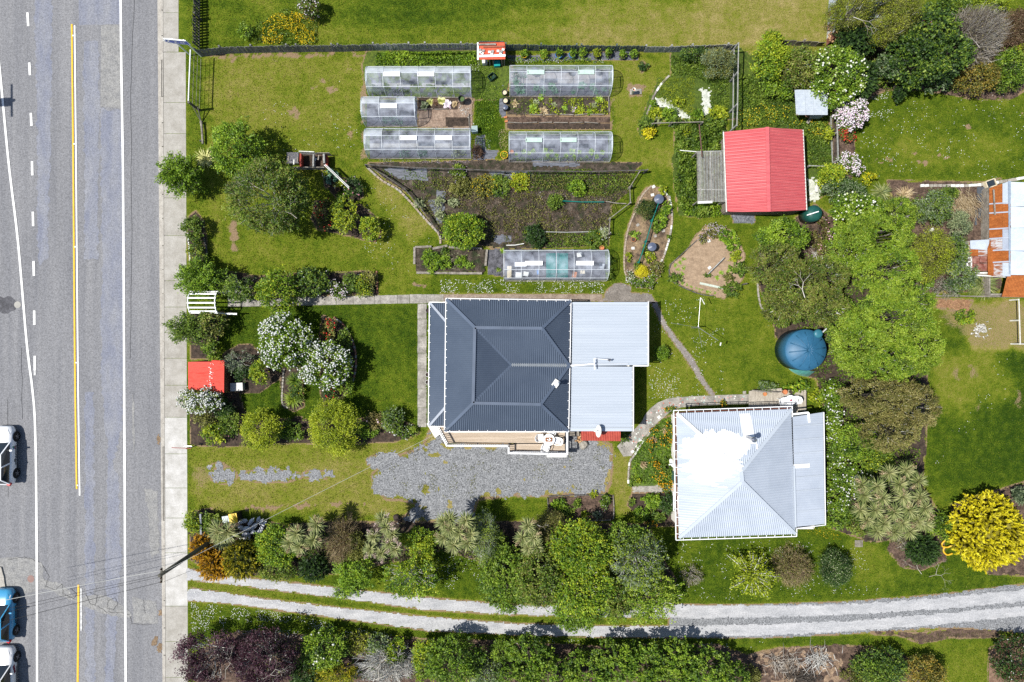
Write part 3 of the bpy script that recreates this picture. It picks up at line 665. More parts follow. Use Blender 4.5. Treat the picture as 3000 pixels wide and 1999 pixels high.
# BUILDINGS
m_slate=mat('slate_blue_iron',(0.062,0.082,0.118),(0.074,0.096,0.134),scale=0.6,rough=0.5,spec=.3)
m_slatecap=mat('slate_blue_flashing',(0.085,0.11,0.155),scale=1,rough=0.4,spec=.3)
m_zinc=mat('pale_zinc_iron',(0.36,0.40,0.45),(0.40,0.44,0.49),scale=0.5,rough=0.45,spec=.3,stretch=(0.3,3,1))
m_zinc2=mat('zinc_iron_house',(0.33,0.37,0.43),(0.39,0.43,0.49),scale=0.6,rough=0.45,spec=.3)
m_white=mat('white_paint',(0.72,0.73,0.74),(0.78,0.78,0.78),scale=2,rough=0.5)
m_offwhite=mat('aged_white_paint',(0.5,0.5,0.46),(0.68,0.68,0.64),scale=4,rough=0.6,fine=.15)
m_board=mat('weatherboard',(0.58,0.56,0.50),(0.64,0.62,0.56),scale=1,rough=0.6)
m_glass=mat('window_glass',(0.03,0.04,0.05),rough=0.08,spec=.6)
m_timber=mat('weathered_timber',(0.13,0.115,0.095),(0.27,0.245,0.21),scale=3,rough=0.9,fine=.3)
m_timberd=mat('dark_weathered_timber',(0.05,0.047,0.042),(0.13,0.12,0.11),scale=3,rough=0.9,fine=.35)
m_deck=mat('deck_timber',(0.33,0.26,0.19),(0.46,0.38,0.30),scale=1.2,rough=0.8,stretch=(.3,6,1),fine=.12)
m_deckg=mat('grey_deck_timber',(0.24,0.21,0.17),(0.42,0.38,0.32),scale=2.0,rough=0.85,stretch=(5,.5,1),fine=.2)
m_redroof=mat('faded_red_iron',(0.44,0.085,0.095),(0.50,0.115,0.12),scale=1.6,rough=0.5,fine=.12,spec=.3,stretch=(.4,3,1))
m_redbright=mat('bright_red_iron',(0.56,0.045,0.03),(0.66,0.08,0.055),scale=2.5,rough=0.55,fine=.14,stretch=(.5,3,1),c3=(.5,.06,.045))
m_redorange=mat('orange_red_iron',(0.50,0.08,0.035),(0.62,0.13,0.07),scale=6,rough=0.55,fine=.15)
m_redlean=mat('brick_red_iron',(0.30,0.05,0.035),(0.38,0.075,0.05),scale=3,rough=0.5,fine=.1)
m_conw=mat('foundation',(0.28,0.27,0.25),rough=.9)
m_metal=mat('galvanised_pipe',(0.35,0.36,0.37),(0.5,0.5,0.52),scale=8,rough=0.35,metal=0.7)
m_black=mat('black_plastic',(0.02,0.02,0.022),(0.035,0.035,0.04),rough=0.4)
def gutter(m,pts,w=0.055,h=0.08):
 for a,b in zip(pts[:-1],pts[1:]):m.beam(a,b,w,h)
def brackets(name,a,b,n,parent,inward,ln=0.13):
 """little roof straps along an eave"""
 a=Vector(a);b=Vector(b);m=M()
 for i in range(n):
  p=a.lerp(b,(i+.5)/n);m.beam(p+Vector((0,0,.05)),p+Vector(inward)*ln+Vector((0,0,.07)),0.035,0.012)
 return tag(m.build(name,m_white,parent),kind='stuff')
def wall_with_openings(parent,a,b,z0,z1,wins,thick=0.12,material=None,door=None):
 """boarded wall from a to b (2-D) with windows [(t, width, sill, head)]"""
 a=Vector((a[0],a[1],0));b=Vector((b[0],b[1],0));d=(b-a).normalized();L=(b-a).length;nrm=Vector((d.y,-d.x,0))
 m=M();c=(a+b)/2;ang=math.atan2(d.y,d.x)
 m.box((c.x,c.y,(z0+z1)/2),(L,thick,z1-z0),rz=ang)
 k=int((z1-z0)/0.18)
 for i in range(k):
  p=c+nrm*(thick/2+.008);m.box((p.x,p.y,z0+(i+.5)*0.18),(L-.01*i%2,0.02,0.15),rz=ang)
 m.build('wall',material or m_board,parent)
 for(t,w,s,h)in wins:
  p=a+d*(t*L);q=p+nrm*(thick/2+.035)
  f=M()
  for sx in(-1,1):f.box((q+d*(sx*w/2)).to_tuple()[:2]+((s+h)/2,),(0.07,0.06,h-s),rz=ang)
  f.box((q.x,q.y,h),(w+.07,0.07,0.07),rz=ang);f.box((q.x,q.y,s),(w+.15,0.12,0.06),rz=ang)
  f.box((q.x,q.y,(s+h)/2),(0.04,0.05,h-s-.07),rz=ang)
  fr=f.build('window',m_white,parent)
  g=M().box((q.x-nrm.x*.015,q.y-nrm.y*.015,(s+h)/2),(w-.05,0.02,h-s-.05),rz=ang).build('pane',m_glass,fr)
 if door is not None:
  p=a+d*(door*L)+nrm*(thick/2+.03);dr=M().box((p.x,p.y,z0+1.0+.3),(0.85,0.05,2.0),rz=ang).build('door',mat('door_green',(0.05,0.12,0.09)),parent)
  M().box((p.x+d.x*.33+nrm.x*.04,p.y+d.y*.33+nrm.y*.04,z0+1.3),(0.1,0.05,0.04),rz=ang).build('handle',m_metal,dr)
# main house, slate blue roof
he,hr,hv=2.95,4.25,3.0
H1=thing('house','long house with slate blue ribbed hip roof and pale rear annexe','house',P(1490,1070))
e={k:P(*v)for k,v in dict(nw=(1308,877,he),ne=(1671,882,he),sw=(1304,1263,he),se=(1664,1263,he),rnw=(1391,960,hr),rne=(1588,962,hr),rsw=(1386,1181,hr),rse=(1584,1185,hr),v0=(1498,1070,hv),v1=(1667,1071,hv)).items()}
def facet(name,pts,rib,mt,parent,pitch=.135,amp=.026,lift=0):return M().corr(pts,rib,pitch,amp,lift=lift).build(name,mt,parent)
facet('roof_slope',[e['nw'],e['ne'],e['rne'],e['rnw']],(0,1,1),m_slate,H1)
facet('roof_slope',[e['nw'],e['rnw'],e['rsw'],e['sw']],(1,0,1),m_slate,H1)
facet('roof_slope',[e['sw'],e['rsw'],e['rse'],e['se']],(0,1,1),m_slate,H1)
facet('roof_slope',[e['ne'],e['v1'],e['rne']],(1,0,-.6),m_slate,H1)
facet('roof_slope',[e['se'],e['rse'],e['v1']],(1,0,-.6),m_slate,H1)
facet('roof_slope',[e['rnw'],e['v0'],e['rsw']],(1,0,-.6),m_slate,H1)
facet('roof_slope',[e['rnw'],e['rne'],e['v1'],e['v0']],(0,1,.6),m_slate,H1)
facet('roof_slope',[e['rsw'],e['v0'],e['v1'],e['rse']],(0,1,.6),m_slate,H1)
for a,b in(('nw','rnw'),('rnw','rne'),('rne','ne'),('rnw','rsw'),('sw','rsw'),('rsw','rse'),('rse','se'),('rne','v1'),('rse','v1')):
 M().beam(e[a]+Vector((0,0,.035)),e[b]+Vector((0,0,.035)),0.20,0.035).build('ridge_cap',m_slatecap,H1)
for a in('rnw','rsw'):M().beam(e[a]+Vector((0,0,.0)),e['v0']+Vector((0,0,.02)),0.16,0.03).build('valley_flashing',m_slatecap,H1)
M().beam(e['v0']+Vector((0,0,.03)),e['v1']+Vector((0,0,.03)),0.30,0.03).build('valley_gutter',mat('lead_grey',(0.16,0.18,0.20),rough=.5),H1)
m=M();gutter(m,[e['nw']+Vector((-.05,.06,-.03)),e['ne']+Vector((.05,.06,-.03)),e['se']+Vector((.05,-.06,-.03)),e['sw']+Vector((-.05,-.06,-.03)),e['nw']+Vector((-.05,.06,-.03))])
m.build('gutter',m_white,H1)
brackets('gutter_brackets',e['nw']+Vector((-.06,0,0)),e['sw']+Vector((-.06,0,0)),17,H1,(1,0,0));brackets('gutter_brackets',e['nw']+Vector((0,.06,0)),e['ne']+Vector((0,.06,0)),13,H1,(0,-1,0))
brackets('gutter_brackets',e['sw']+Vector((0,-.06,0)),e['se']+Vector((0,-.06,0)),13,H1,(0,1,0));brackets('gutter_brackets',e['ne']+Vector((.06,0,0)),e['se']+Vector((.06,0,0)),15,H1,(-1,0,0))
hl,hh=2.45,2.85
v={k:P(*q)for k,q in dict(a=(1260,888,hl),b=(1307,888,hl),c=(1306,942,hh),d=(1304,1194,hh),e=(1303,1248,hl),f=(1257,1248,hl)).items()}
facet('verandah_roof',[v['a'],v['c'],v['d'],v['f']],(1,0,.4),m_slate,H1);facet('verandah_roof',[v['a'],v['b'],v['c']],(0,1,-.4),m_slate,H1);facet('verandah_roof',[v['f'],v['d'],v['e']],(0,1,.4),m_slate,H1)
M().beam(v['a']+Vector((0,0,.03)),v['c']+Vector((0,0,.03)),.16,.03).build('ridge_cap',mat('pale_flashing',(0.3,0.33,0.38),rough=.4),H1)
M().beam(v['f']+Vector((0,0,.03)),v['d']+Vector((0,0,.03)),.16,.03).build('ridge_cap',MATS['pale_flashing'],H1)
m=M();gutter(m,[v['b']+Vector((0,.05,0)),v['a']+Vector((-.05,.05,0)),v['f']+Vector((-.05,-.05,0)),v['e']+Vector((0,-.05,0))]);m.build('gutter',m_white,H1)
brackets('gutter_brackets',v['a']+Vector((-.08,0,0)),v['f']+Vector((-.08,0,0)),14,H1,(1,0,0))
for y in(895,970,1045,1120,1195,1240):q=P(1262,y,1.2);M().box((q.x,q.y,1.2),(.1,.1,2.4)).build('verandah_post',m_white,H1)
he1,he2=2.75,2.55
n1=[P(1675,886,he1),P(1897,886,he2),P(1897,1070,he2),P(1675,1073,he1)]
n2=[P(1673,1073,he1),P(1852,1073,he2+.02),P(1852,1262,he2+.02),P(1671,1262,he1)]
facet('annexe_roof',n1,(1,0,0),m_zinc,H1,.19,.024);facet('annexe_roof',n2,(1,0,0),m_zinc,H1,.19,.024)
M().beam(P(1671,1259,he1+.04),P(1852,1259,he2+.06),.22,.02).build('barge_flashing',m_zinc,H1)
M().beam(P(1676,889,he1+.05),P(1897,889,he2+.05),.16,.02).build('barge_flashing',m_zinc,H1)
m=M();gutter(m,[P(1899,884,he2-.05),P(1899,1072,he2-.05),P(1855,1072,he2-.05),P(1855,1264,he2-.05)],.08,.09);m.build('gutter',m_white,H1)
brackets('gutter_brackets',P(1898,888,he2),P(1898,1068,he2),9,H1,(-1,0,0),.1);brackets('gutter_brackets',P(1854,1078,he2),P(1854,1258,he2),8,H1,(-1,0,0),.1)
def gpt(x,y,h):q=P(x,y,h);return(q.x,q.y)
wx0,wy0=gpt(1330,893,he);wx1,wy1=gpt(1660,1248,he)
wall_with_openings(H1,(wx0,wy0),(wx0,wy1),0,he-.1,[(.2,1.2,1.0,2.1),(.75,1.2,1.0,2.1)],door=.5)
wall_with_openings(H1,(wx0,wy1),(wx1,wy1),0,he-.1,[(.15,1.1,1.2,2.2),(.4,1.1,1.2,2.2)],door=.75)
wall_with_openings(H1,(wx1,wy0),(wx0,wy0),0,he-.1,[(.2,1.2,1.0,2.1),(.5,.8,1.2,2.1),(.8,1.2,1.0,2.1)])
ax,ay=gpt(1885,893,he2);bx,by=gpt(1885,1066,he2);cx,cy=gpt(1842,1066,he2);dx,dy=gpt(1842,1255,he2)
wall_with_openings(H1,(bx,by),(ax,ay),0,he2-.12,[(.3,1.0,1.0,2.0),(.75,1.0,1.0,2.0)])
wall_with_openings(H1,(ax,ay),(wx1+.1,ay),0,he2-.12,[(.5,1.0,1.0,2.0)],door=.8)
wall_with_openings(H1,(dx,dy),(cx,cy),0,he2-.12,[(.5,1.4,1.0,2.0)]);wall_with_openings(H1,(wx1+.1,dy),(dx,dy),0,he2-.12,[(.7,1.0,1.0,2.0)])
wall_with_openings(H1,(cx,cy),(bx,by),0,he2-.12,[])
q=[P(1702,1257,2.3),P(1818,1257,2.3),P(1818,1293,2.0),P(1702,1291,2.0)]
facet('lean_to_roof',q,(0,1,0),m_redlean,H1,.12,.018)
m=M()
for x in(1706,1760,1813):g=P(x,1286,1.0);m.box((g.x,g.y,1.0),(.08,.08,1.96))
g1=P(1706,1284,1);g2=P(1813,1284,1);m.box(((g1.x+g2.x)/2,g1.y,.95),(g2.x-g1.x,.05,1.9));m.build('lean_to_wall',m_timberd,H1)
fl=P(1629,1124,3.75);M().box(fl+Vector((0,0,-.10)),(0.42,0.5,0.05),rz=-.6,rx=.0).build('flue_flashing',m_offwhite,H1)
M().tube([fl+Vector((0,0,-.3)),fl+Vector((0,0,.55))],.11,12).build('flue',m_metal,H1);M().lathe(fl+Vector((0,0,.56)),[(.16,0),(.17,.04),(.04,.13),(.0,.14)],12,False).build('cowl',m_white,H1)
an=P(1741,1066,3.1);m=M().beam(P(1672,1072,3.0),an,.09,.06);m.beam(P(1741,1050,3.1),P(1742,1083,3.1),.07,.05);m.beam(P(1743,1051,3.1),P(1782,1054,3.1),.03,.03);m.beam(P(1673,1068,2.95),P(1840,1066,2.75),.02,.02);m.build('pipe_run',m_white,H1)
t=P(1780,1054,2.65);m=M().tube([t+Vector((0,0,-.1)),t+Vector((.06,-.05,.45))],.05,8);m.beam(t+Vector((.05,-.1,.42)),t+Vector((.15,.02,.46)),.09,.05);m.build('vent_pipe',mat('dark_metal',(0.08,0.08,0.09),rough=.5),H1)
def sat_dish(x,y,h,label,s=1.0,rot=0):
 loc=P(x,y,0);r=thing('satellite_dish',label,'satellite dish',P(x,y,h))
 c=P(x,y,h);m=M();n=16;vs=[];fs=[]
 tilt=Matrix.Rotation(rot,3,'Z')@Matrix.Rotation(R(62),3,'Y')
 for i in range(4):
  for j in range(n):
   rr_=.34*s*i/3*(1 if i else.001);a=2*math.pi*j/n;vs.append(c+tilt@Vector((rr_*math.cos(a),1.25*rr_*math.sin(a),.10*s*(i/3)**2)))
 for i in range(3):
  for j in range(n):fs.append((i*n+j,i*n+(j+1)%n,(i+1)*n+(j+1)%n,(i+1)*n+j))
 m.add(vs,fs);o=m.build('dish',m_offwhite,r,True)
 f=c+tilt@Vector((0,0,.42*s));M().beam(c+tilt@Vector((-.3*s,0,.06)),f,.03,.03).build('feed_arm',m_offwhite,r);M().box(f,(.12,.08,.08),rz=rot).build('receiver',m_offwhite,r)
 M().tube([c,c+Vector((0,0,-.35))],.025,6).build('mast',m_metal,r);return r
sat_dish(1757,1264,3.0,'white satellite dish above the brick red lean-to roof',1.0,R(175))
# second house, pale grey hip roof
he,hr=3.1,4.7
H2=thing('house','house with pale silver hip roof partly daubed in white paint','house',P(2190,1390))
e={k:P(*v)for k,v in dict(nw=(1982,1211,he),ne=(2318,1199,he),se=(2330,1565,he),sw=(1989,1576,he),a=(2172,1381,hr),b=(2175,1411,hr)).items()}
N2=[e['nw'],e['ne'],e['a']]
facet('roof_slope',N2,(0,1,1),m_zinc2,H2,.135,.028)
def paintmat():
 m=bpy.data.materials.new('daubed_iron');m.use_nodes=True;nt=m.node_tree;L=nt.links;b=nt.nodes['Principled BSDF'];b.inputs['Roughness'].default_value=.45
 pos=nt.nodes.new('ShaderNodeNewGeometry').outputs['Position']
 def blob(cx,cy,rx,ry,st,amp=.85):
  mp=nt.nodes.new('ShaderNodeMapping');mp.vector_type='TEXTURE';c=P(cx,cy,4.2);mp.inputs['Location'].default_value=(c.x,c.y,0);mp.inputs['Scale'].default_value=(rx,ry,1e4)
  L.new(pos,mp.inputs[0]);ln=nt.nodes.new('ShaderNodeVectorMath');ln.operation='LENGTH';L.new(mp.outputs[0],ln.inputs[0])
  n=nt.nodes.new('ShaderNodeTexNoise');n.inputs['Scale'].default_value=1.0;n.inputs['Detail'].default_value=5;m2=nt.nodes.new('ShaderNodeMapping');m2.inputs['Scale'].default_value=st;L.new(pos,m2.inputs[0]);L.new(m2.outputs[0],n.inputs['Vector'])
  a=nt.nodes.new('ShaderNodeMath');a.operation='MULTIPLY_ADD';L.new(n.outputs['Fac'],a.inputs[0]);a.inputs[1].default_value=amp*2;L.new(ln.outputs['Value'],a.inputs[2])
  t=nt.nodes.new('ShaderNodeMath');t.operation='LESS_THAN';L.new(a.outputs[0],t.inputs[0]);t.inputs[1].default_value=1+amp;return t.outputs[0]
 f1=blob(2085,1350,1.75,1.6,(.55,4.5,.1));f2=blob(2110,1305,2.1,.85,(3.2,.5,.1),.7)
 geo=nt.nodes.new('ShaderNodeSeparateXYZ');nn=nt.nodes.new('ShaderNodeNewGeometry');L.new(nn.outputs['Normal'],geo.inputs[0])
 mxx=nt.nodes.new('ShaderNodeMath');mxx.operation='MAXIMUM';L.new(f1,mxx.inputs[0]);L.new(f2,mxx.inputs[1])
 n=nt.nodes.new('ShaderNodeTexNoise');n.inputs['Scale'].default_value=.7;m3=nt.nodes.new('ShaderNodeMapping');m3.inputs['Scale'].default_value=(.3,3,1);L.new(pos,m3.inputs[0]);L.new(m3.outputs[0],n.inputs['Vector'])
 rp=ramp(nt,[(.3,(0.33,0.37,0.43)),(.7,(0.40,0.44,0.50))]);L.new(n.outputs['Fac'],rp.inputs[0])
 mx=nt.nodes.new('ShaderNodeMix');mx.data_type='RGBA';L.new(mxx.outputs[0],mx.inputs[0]);L.new(rp.outputs[0],mx.inputs[6]);mx.inputs[7].default_value=(.82,.82,.82,1);L.new(mx.outputs[2],b.inputs['Base Color'])
 return m
m_daub=paintmat()
for o in[c for c in H2.children]:o.data.materials[0]=m_daub
facet('roof_slope',[e['nw'],e['a'],e['b'],e['sw']],(1,0,1),m_daub,H2,.17,.022)
facet('roof_slope',[e['sw'],e['b'],e['se']],(0,1,1),m_zinc2,H2,.135,.028)
facet('roof_slope',[e['ne'],e['se'],e['b'],e['a']],(1,0,-1),m_zinc2,H2,.17,.022)
for a,b in(('nw','a'),('ne','a'),('sw','b'),('se','b'),('a','b')):
 M().beam(e[a]+Vector((0,0,.04)),e[b]+Vector((0,0,.04)),0.22,0.03).build('ridge_cap',m_zinc if a!='nw' else m_offwhite,H2)
x0=P(2326,1238,he-.05)
ex=[P(2322,1222,he+.02),P(2411,1208,he-.45),P(2416,1536,he-.45),P(2331,1544,he+.02)]
facet('side_roof',ex,(1,0,-.3),m_zinc2,H2,.16,.013)
for ya in(1250,1290,1330,1400,1440,1500):M().beam(P(2324,ya,he+.05),P(2412,ya-8,he-.40),.05,.012).build('sheet_lap',m_zinc,H2)
M().beam(P(2326,1366,he+.10),P(2331,1545,he+.10),.10,.10).build('step_flashing',m_zinc,H2)
M().beam(P(2325,1367,he+.09),P(2372,1364,he-.18),.28,.02).build('paint_daub',m_white,H2)
a_=P(2182,1212,he+.08);b_=P(2198,1300,he+.95);M().beam(a_,b_,.75,.012).build('paint_daub',m_white,H2)
m=M();off=.18
ring=[e['nw']+Vector((-off,off,-.1)),e['ne']+Vector((.1,off,-.1)),P(2321,1222,he-.06)]
gutter(m,ring);gutter(m,[e['nw']+Vector((-off,off,-.1)),e['sw']+Vector((-off,-off,-.1)),e['se']+Vector((.12,-off,-.1)),P(2334,1548,he-.08)])
gutter(m,[P(2322,1214,he-.1),P(2368,1209,he-.2),P(2371,1238,he-.2)],.13);gutter(m,[P(2413,1208,he-.5),P(2418,1538,he-.5),P(2335,1548,he-.1)],.05)
m.build('gutter',m_white,H2)
brackets('gutter_brackets',e['nw']+Vector((-off,off,0)),e['ne']+Vector((0,off,0)),14,H2,(0,-1,0),.2);brackets('gutter_brackets',e['nw']+Vector((-off,0,0)),e['sw']+Vector((-off,0,0)),15,H2,(1,0,0),.2)
brackets('gutter_brackets',e['sw']+Vector((0,-off,0)),e['se']+Vector((0,-off,0)),14,H2,(0,1,0),.2)
m=M();gutter(m,[e['nw']+Vector((-.06,.06,-.12)),e['ne']+Vector((0,.06,-.12))],.04,.16);gutter(m,[e['nw']+Vector((-.06,.06,-.12)),e['sw']+Vector((-.06,-.06,-.12))],.04,.16);m.build('fascia',mat('dark_red_fascia',(0.16,0.05,0.035),rough=.6),H2)
wx0,wy0=gpt(2000,1228,he);wx1,wy1=gpt(2395,1555,he);wyt=gpt(0,1222,he)[1]
wall_with_openings(H2,(wx0,wy0),(wx0,wy1),0,he-.12,[(.25,1.2,1.0,2.1),(.8,1.2,1.0,2.1)],door=.58);wall_with_openings(H2,(wx0,wy1),(wx1,wy1),0,he-.6,[(.2,1.2,1.0,2.1),(.6,1.2,1.0,2.1)])
wall_with_openings(H2,(wx1,wy1),(wx1,wyt),0,he-.6,[(.3,1.0,1.0,2.0),(.7,1.0,1.0,2.0)]);wall_with_openings(H2,(wx1,wy0-.05),(wx0,wy0),0,he-.6,[(.7,1.2,1.0,2.1)],door=.3)
f=P(2190,1281,3.95);M().tube([f+Vector((0,0,-.3)),f+Vector((0,0,1.25))],.12,12).build('flue',m_metal,H2);M().lathe(f+Vector((0,0,1.25)),[(.17,0),(.19,.03),(.17,.08),(.05,.16),(0,.17)],14,False).build('cowl',mat('stainless',(0.4,0.4,0.42),rough=.2,metal=.9),H2)
sat_dish(1972,1356,2.2,'small white satellite dish on the west gutter of the silver roofed house',.8,R(200))
# front deck
D1=thing('deck','pale timber deck with white picket balustrade below the slate blue roof','deck',P(1480,1290))
hd=.75
yy=[1240+3.55*i for i in range(19)]
for i,y in enumerate(yy):
 xs0=1279+max(0,(y-1248))*.62 if y>1248 else 1279
 x1=1655 if True else 0
 if y>1300:break
 a=P(xs0+1,y,hd);b=P(x1,y,hd);M().box(((a.x+b.x)/2,a.y,hd-.02+.002*(i%3)),(b.x-a.x,.082,.04)).build('deck_board',m_deck,D1)
for i in range(6):
 y=1303+3.55*i;a=P(1488,y,hd);b=P(1655,y,hd);M().box(((a.x+b.x)/2,a.y,hd-.02+.002*(i%3)),(b.x-a.x,.082,.04)).build('deck_board',m_deck,D1)
m=M();
for x in(1300,1400,1495,1600,1650):
 for y in(1262,1296):g=P(x,y,.3);m.box((g.x,g.y,.36),(.1,.1,.7))
m.build('joists',m_timberd,D1)
def balustrade(pts,h0,h1,parent,sp=.14,mt=None):
 mt=mt or m_white
 for a,b in zip(pts[:-1],pts[1:]):
  r=M();a0=P(*a,h1);b0=P(*b,h1);r.beam(a0,b0,.11,.05);
  low=Vector((0,0,h0+.08-h1));r.beam(a0+low,b0+low,.05,.05)
  o=r.build('handrail',mt,parent)
 pk=M()
 for a,b in zip(pts[:-1],pts[1:]):
  a0=P(*a,h1);b0=P(*b,h1);n=max(2,int((b0-a0).length/sp))
  for i in range(n+1):
   q=a0.lerp(b0,i/n);pk.box((q.x,q.y,(h0+h1)/2),(.03,.03,h1-h0-.03))
 tag(pk.build('balusters',mt,parent),kind='stuff')
 for p_ in pts:
  q=P(*p_,h1);M().box((q.x,q.y,(h1+.05)/2+.02),(.1,.1,h1+.05)).build('post',mt,parent)
balustrade([(1279,1250),(1309,1306),(1490,1308)],hd,1.65,D1)
balustrade([(1490,1309),(1490,1328),(1604,1330)],hd,1.65,D1)
balustrade([(1604,1331),(1662,1331),(1662,1268)],hd,1.7,D1)
M().beam(P(1602,1334,1.62),P(1660,1334,1.62),.3,.03).build('shelf',m_offwhite,D1)
for i in range(3):
 a=P(1274-3*i,1253+3*i,0);M().box((a.x,a.y,.5-.2*i),(.3,1.2,.06),rz=R(30)).build('step',m_offwhite,D1)
S1=thing('stoop','small weathered timber landing between the white deck and red lean-to','landing',P(1680,1268))
for i in range(6):a=P(1668+5.2*i,1268,.4);M().box((a.x,a.y,.38),(.12,.5,.04)).build('board',m_timber,S1)
M().box(P(1681,1268,.18),(.7,.45,.34)).build('base',m_timberd,S1)
D2=thing('deck','grey weathered plank deck on the north side of the silver roofed house','deck',P(2280,1172))
for i in range(42):
 x=2196+4.0*i;y0=1147-.09*(x-2196)if x<2290 else 1144;a=P(x,y0-1,.45);b=P(x,1204 if x>2337 else 1214,.45)
 M().box((a.x,(a.y+b.y)/2,.43+.002*(i%3)),(.092,a.y-b.y,.04)).build('deck_board',m_deckg,D2)
m=M()
for x in(2200,2280,2358):
 for y in(1150,1196):g=P(x,y,.2);m.box((g.x,g.y,.2),(.1,.1,.4))
m.build('joists',m_timberd,D2)
r_=random.Random(5)
for i in range(3):M().beam(P(2203+i*8,1144+2*i,.62+.1*i),P(2262+12*i,1147+i*1.5,.62+.1*i),.07,.05).build('edge_log',m_timber,D2)
# faded red gable shed
SH=thing('shed','gabled shed with faded pinkish red iron roof beside the ivy','shed',P(2240,500))
he,hr=2.0,2.9
e={k:P(*v)for k,v in dict(nw=(2122,386,he),nr=(2247,373,hr),ne=(2351,380,he),sw=(2131,621,he),sr=(2252,621,hr),se=(2362,616,he)).items()}
facet('roof_slope',[e['nw'],e['nr'],e['sr'],e['sw']],(1,0,1),m_redroof,SH,.23,.055);facet('roof_slope',[e['nr'],e['ne'],e['se'],e['sr']],(1,0,-1),m_redroof,SH,.23,.055)
M().beam(e['nr']+Vector((0,0,.05)),e['sr']+Vector((0,0,.05)),.26,.03).build('ridge_cap',m_redroof,SH)
m=M();gutter(m,[e['ne']+Vector((.05,0,-.05)),e['se']+Vector((.05,0,-.05))]);gutter(m,[e['nw']+Vector((-.05,0,-.05)),e['sw']+Vector((-.05,0,-.05))],.06);m.build('gutter',m_offwhite,SH)
x0,y0=gpt(2136,392,he);x1,y1=gpt(2350,612,he);m_shedw=mat('shed_boards',(0.16,0.13,0.10),(0.24,0.2,0.17),scale=3,fine=.3)
for a,b in(((x0,y0),(x0,y1)),((x0,y1),(x1,y1)),((x1,y1),(x1,y0)),((x1,y0),(x0,y0))):wall_with_openings(SH,a,b,0,he-.1,[(.5,1.0,.9,1.6)]if a[0]==x1 else[],material=m_shedw)
m=M();c=P(2250,0,2.7).x
for y in(y0,y1):m.add([(x0,y+.05,he-.1),(x1,y+.05,he-.1),(c,y+.05,hr-.1),(x0,y-.05,he-.1),(x1,y-.05,he-.1),(c,y-.05,hr-.1)],[(0,1,2),(5,4,3)])
m.build('gable',m_shedw,SH)
# grey iron shelter with leaning panel
S2=thing('shelter','small grey corrugated iron shelter on leaning posts beside the pale rhododendron','shelter',P(2380,310))
hs=2.0;q=[P(2328,263,hs),P(2406,263,hs+.15),P(2425,282,hs+.12),P(2425,337,hs),P(2333,338,hs-.1)]
M().corr(q,(1,0,0),.16,.02).build('roof',mat('grey_iron',(0.33,0.37,0.42),(0.42,0.46,0.50),scale=3,rough=.45,fine=.08),S2)
for a,b in(((2330,265),(2316,290)),((2335,336),(2320,345)),((2418,336),(2400,336)),((2410,270),(2400,275))):g=P(*a,hs-.1);M().beam(g,P(a[0],a[1],0)+Vector((.0,-.05,0)),.09,.09).build('post',m_timber,S2)
M().corr([P(2372,338,1.8),P(2415,338,1.8),P(2400,349,.2),P(2372,348,.2)],(0,1,0),.1,.012).build('side_panel',mat('bluegrey_iron',(0.28,0.34,0.42),rough=.5),S2)
M().beam(P(2360,338,1.8),P(2372,342,.4),.25,.03).build('door',mat('rusty_door',(0.18,0.08,0.05),rough=.8),S2)
for t in(.3,.55,.8):a=q[0].lerp(q[4],.5);M().beam(P(2328+97*t,264,hs+.07),P(2333+92*t,338,hs+.0),.02,.012).build('batten',m_zinc,S2)
# bright red lean shed at the street
S3=thing('shed','small street side shed with bright red iron roof above white blossom','shed',P(605,1105))
hs=1.35
M().corr([P(551,1060,hs),P(620,1060,hs+.15),P(617,1146,hs+.15),P(552,1143,hs)],(1,0,.05),.1,.012).build('roof_slope',m_redbright,S3)
M().corr([P(620,1056,hs+.2),P(657,1057,hs+.1),P(656,1151,hs+.1),P(618,1150,hs+.2)],(1,0,-.05),.1,.012).build('roof_slope',m_redbright,S3)
x0,y0=gpt(556,1063,hs);x1,y1=gpt(652,1147,hs);m_rustw=mat('rust_brown_wall',(0.12,0.05,0.03),(0.2,0.09,0.05),scale=3,fine=.3)
for a,b in(((x0,y0),(x0,y1)),((x0,y1),(x1,y1)),((x1,y1),(x1,y0)),((x1,y0),(x0,y0))):wall_with_openings(S3,a,b,0,hs-.08,[],material=m_rustw)
m=M();r_=random.Random(2)
for i in range(26):
 q=P(618+r_.gauss(0,3),1064+r_.random()*78,hs+.225);m.box(q,(r_.uniform(.02,.1),r_.uniform(.02,.06),.004))
m.build('paint_flakes',m_offwhite,S3)
# red crate shelter with blocks on its roof
S4=thing('shelter','low red corrugated roofed storage shelter with white blocks laid on top','shelter',P(1440,150))
hs=1.35;M().corr([P(1399,126,hs+.1),P(1479,124,hs+.1),P(1480,174,hs),P(1399,175,hs)],(0,1,0),.075,.014).build('roof',m_redorange,S4)
M().beam(P(1400,125,hs+.15),P(1400,176,hs+.05),.11,.04).build('barge_board',m_white,S4);M().beam(P(1402,165,hs+.07),P(1481,163,hs+.07),.16,.04).build('front_board',m_white,S4)
M().beam(P(1400,131,hs+.17),P(1453,130,hs+.17),.12,.07).build('roof_log',m_timber,S4);M().beam(P(1415,138,hs+.15),P(1476,136,hs+.15),.11,.03).build('rusty_plank',mat('rusty_plank',(0.22,0.07,0.04),(0.3,0.1,0.06),rough=.8),S4)
for i,(x,y,rz)in enumerate([(1406,147,.3),(1408,154,.2),(1413,157,-.3),(1416,149,.1),(1434,153,0),(1441,159,.1),(1443,151,0),(1459,150,0),(1467,157,-.3),(1468,152,-.3),(1474,146,-.3)]):
 M().box(P(x,y,hs+.1),(.19,.16,.08),rz=rz).build('block',m_offwhite if i%3 else mat('grey_block',(0.3,0.28,0.26),rough=.9),S4)
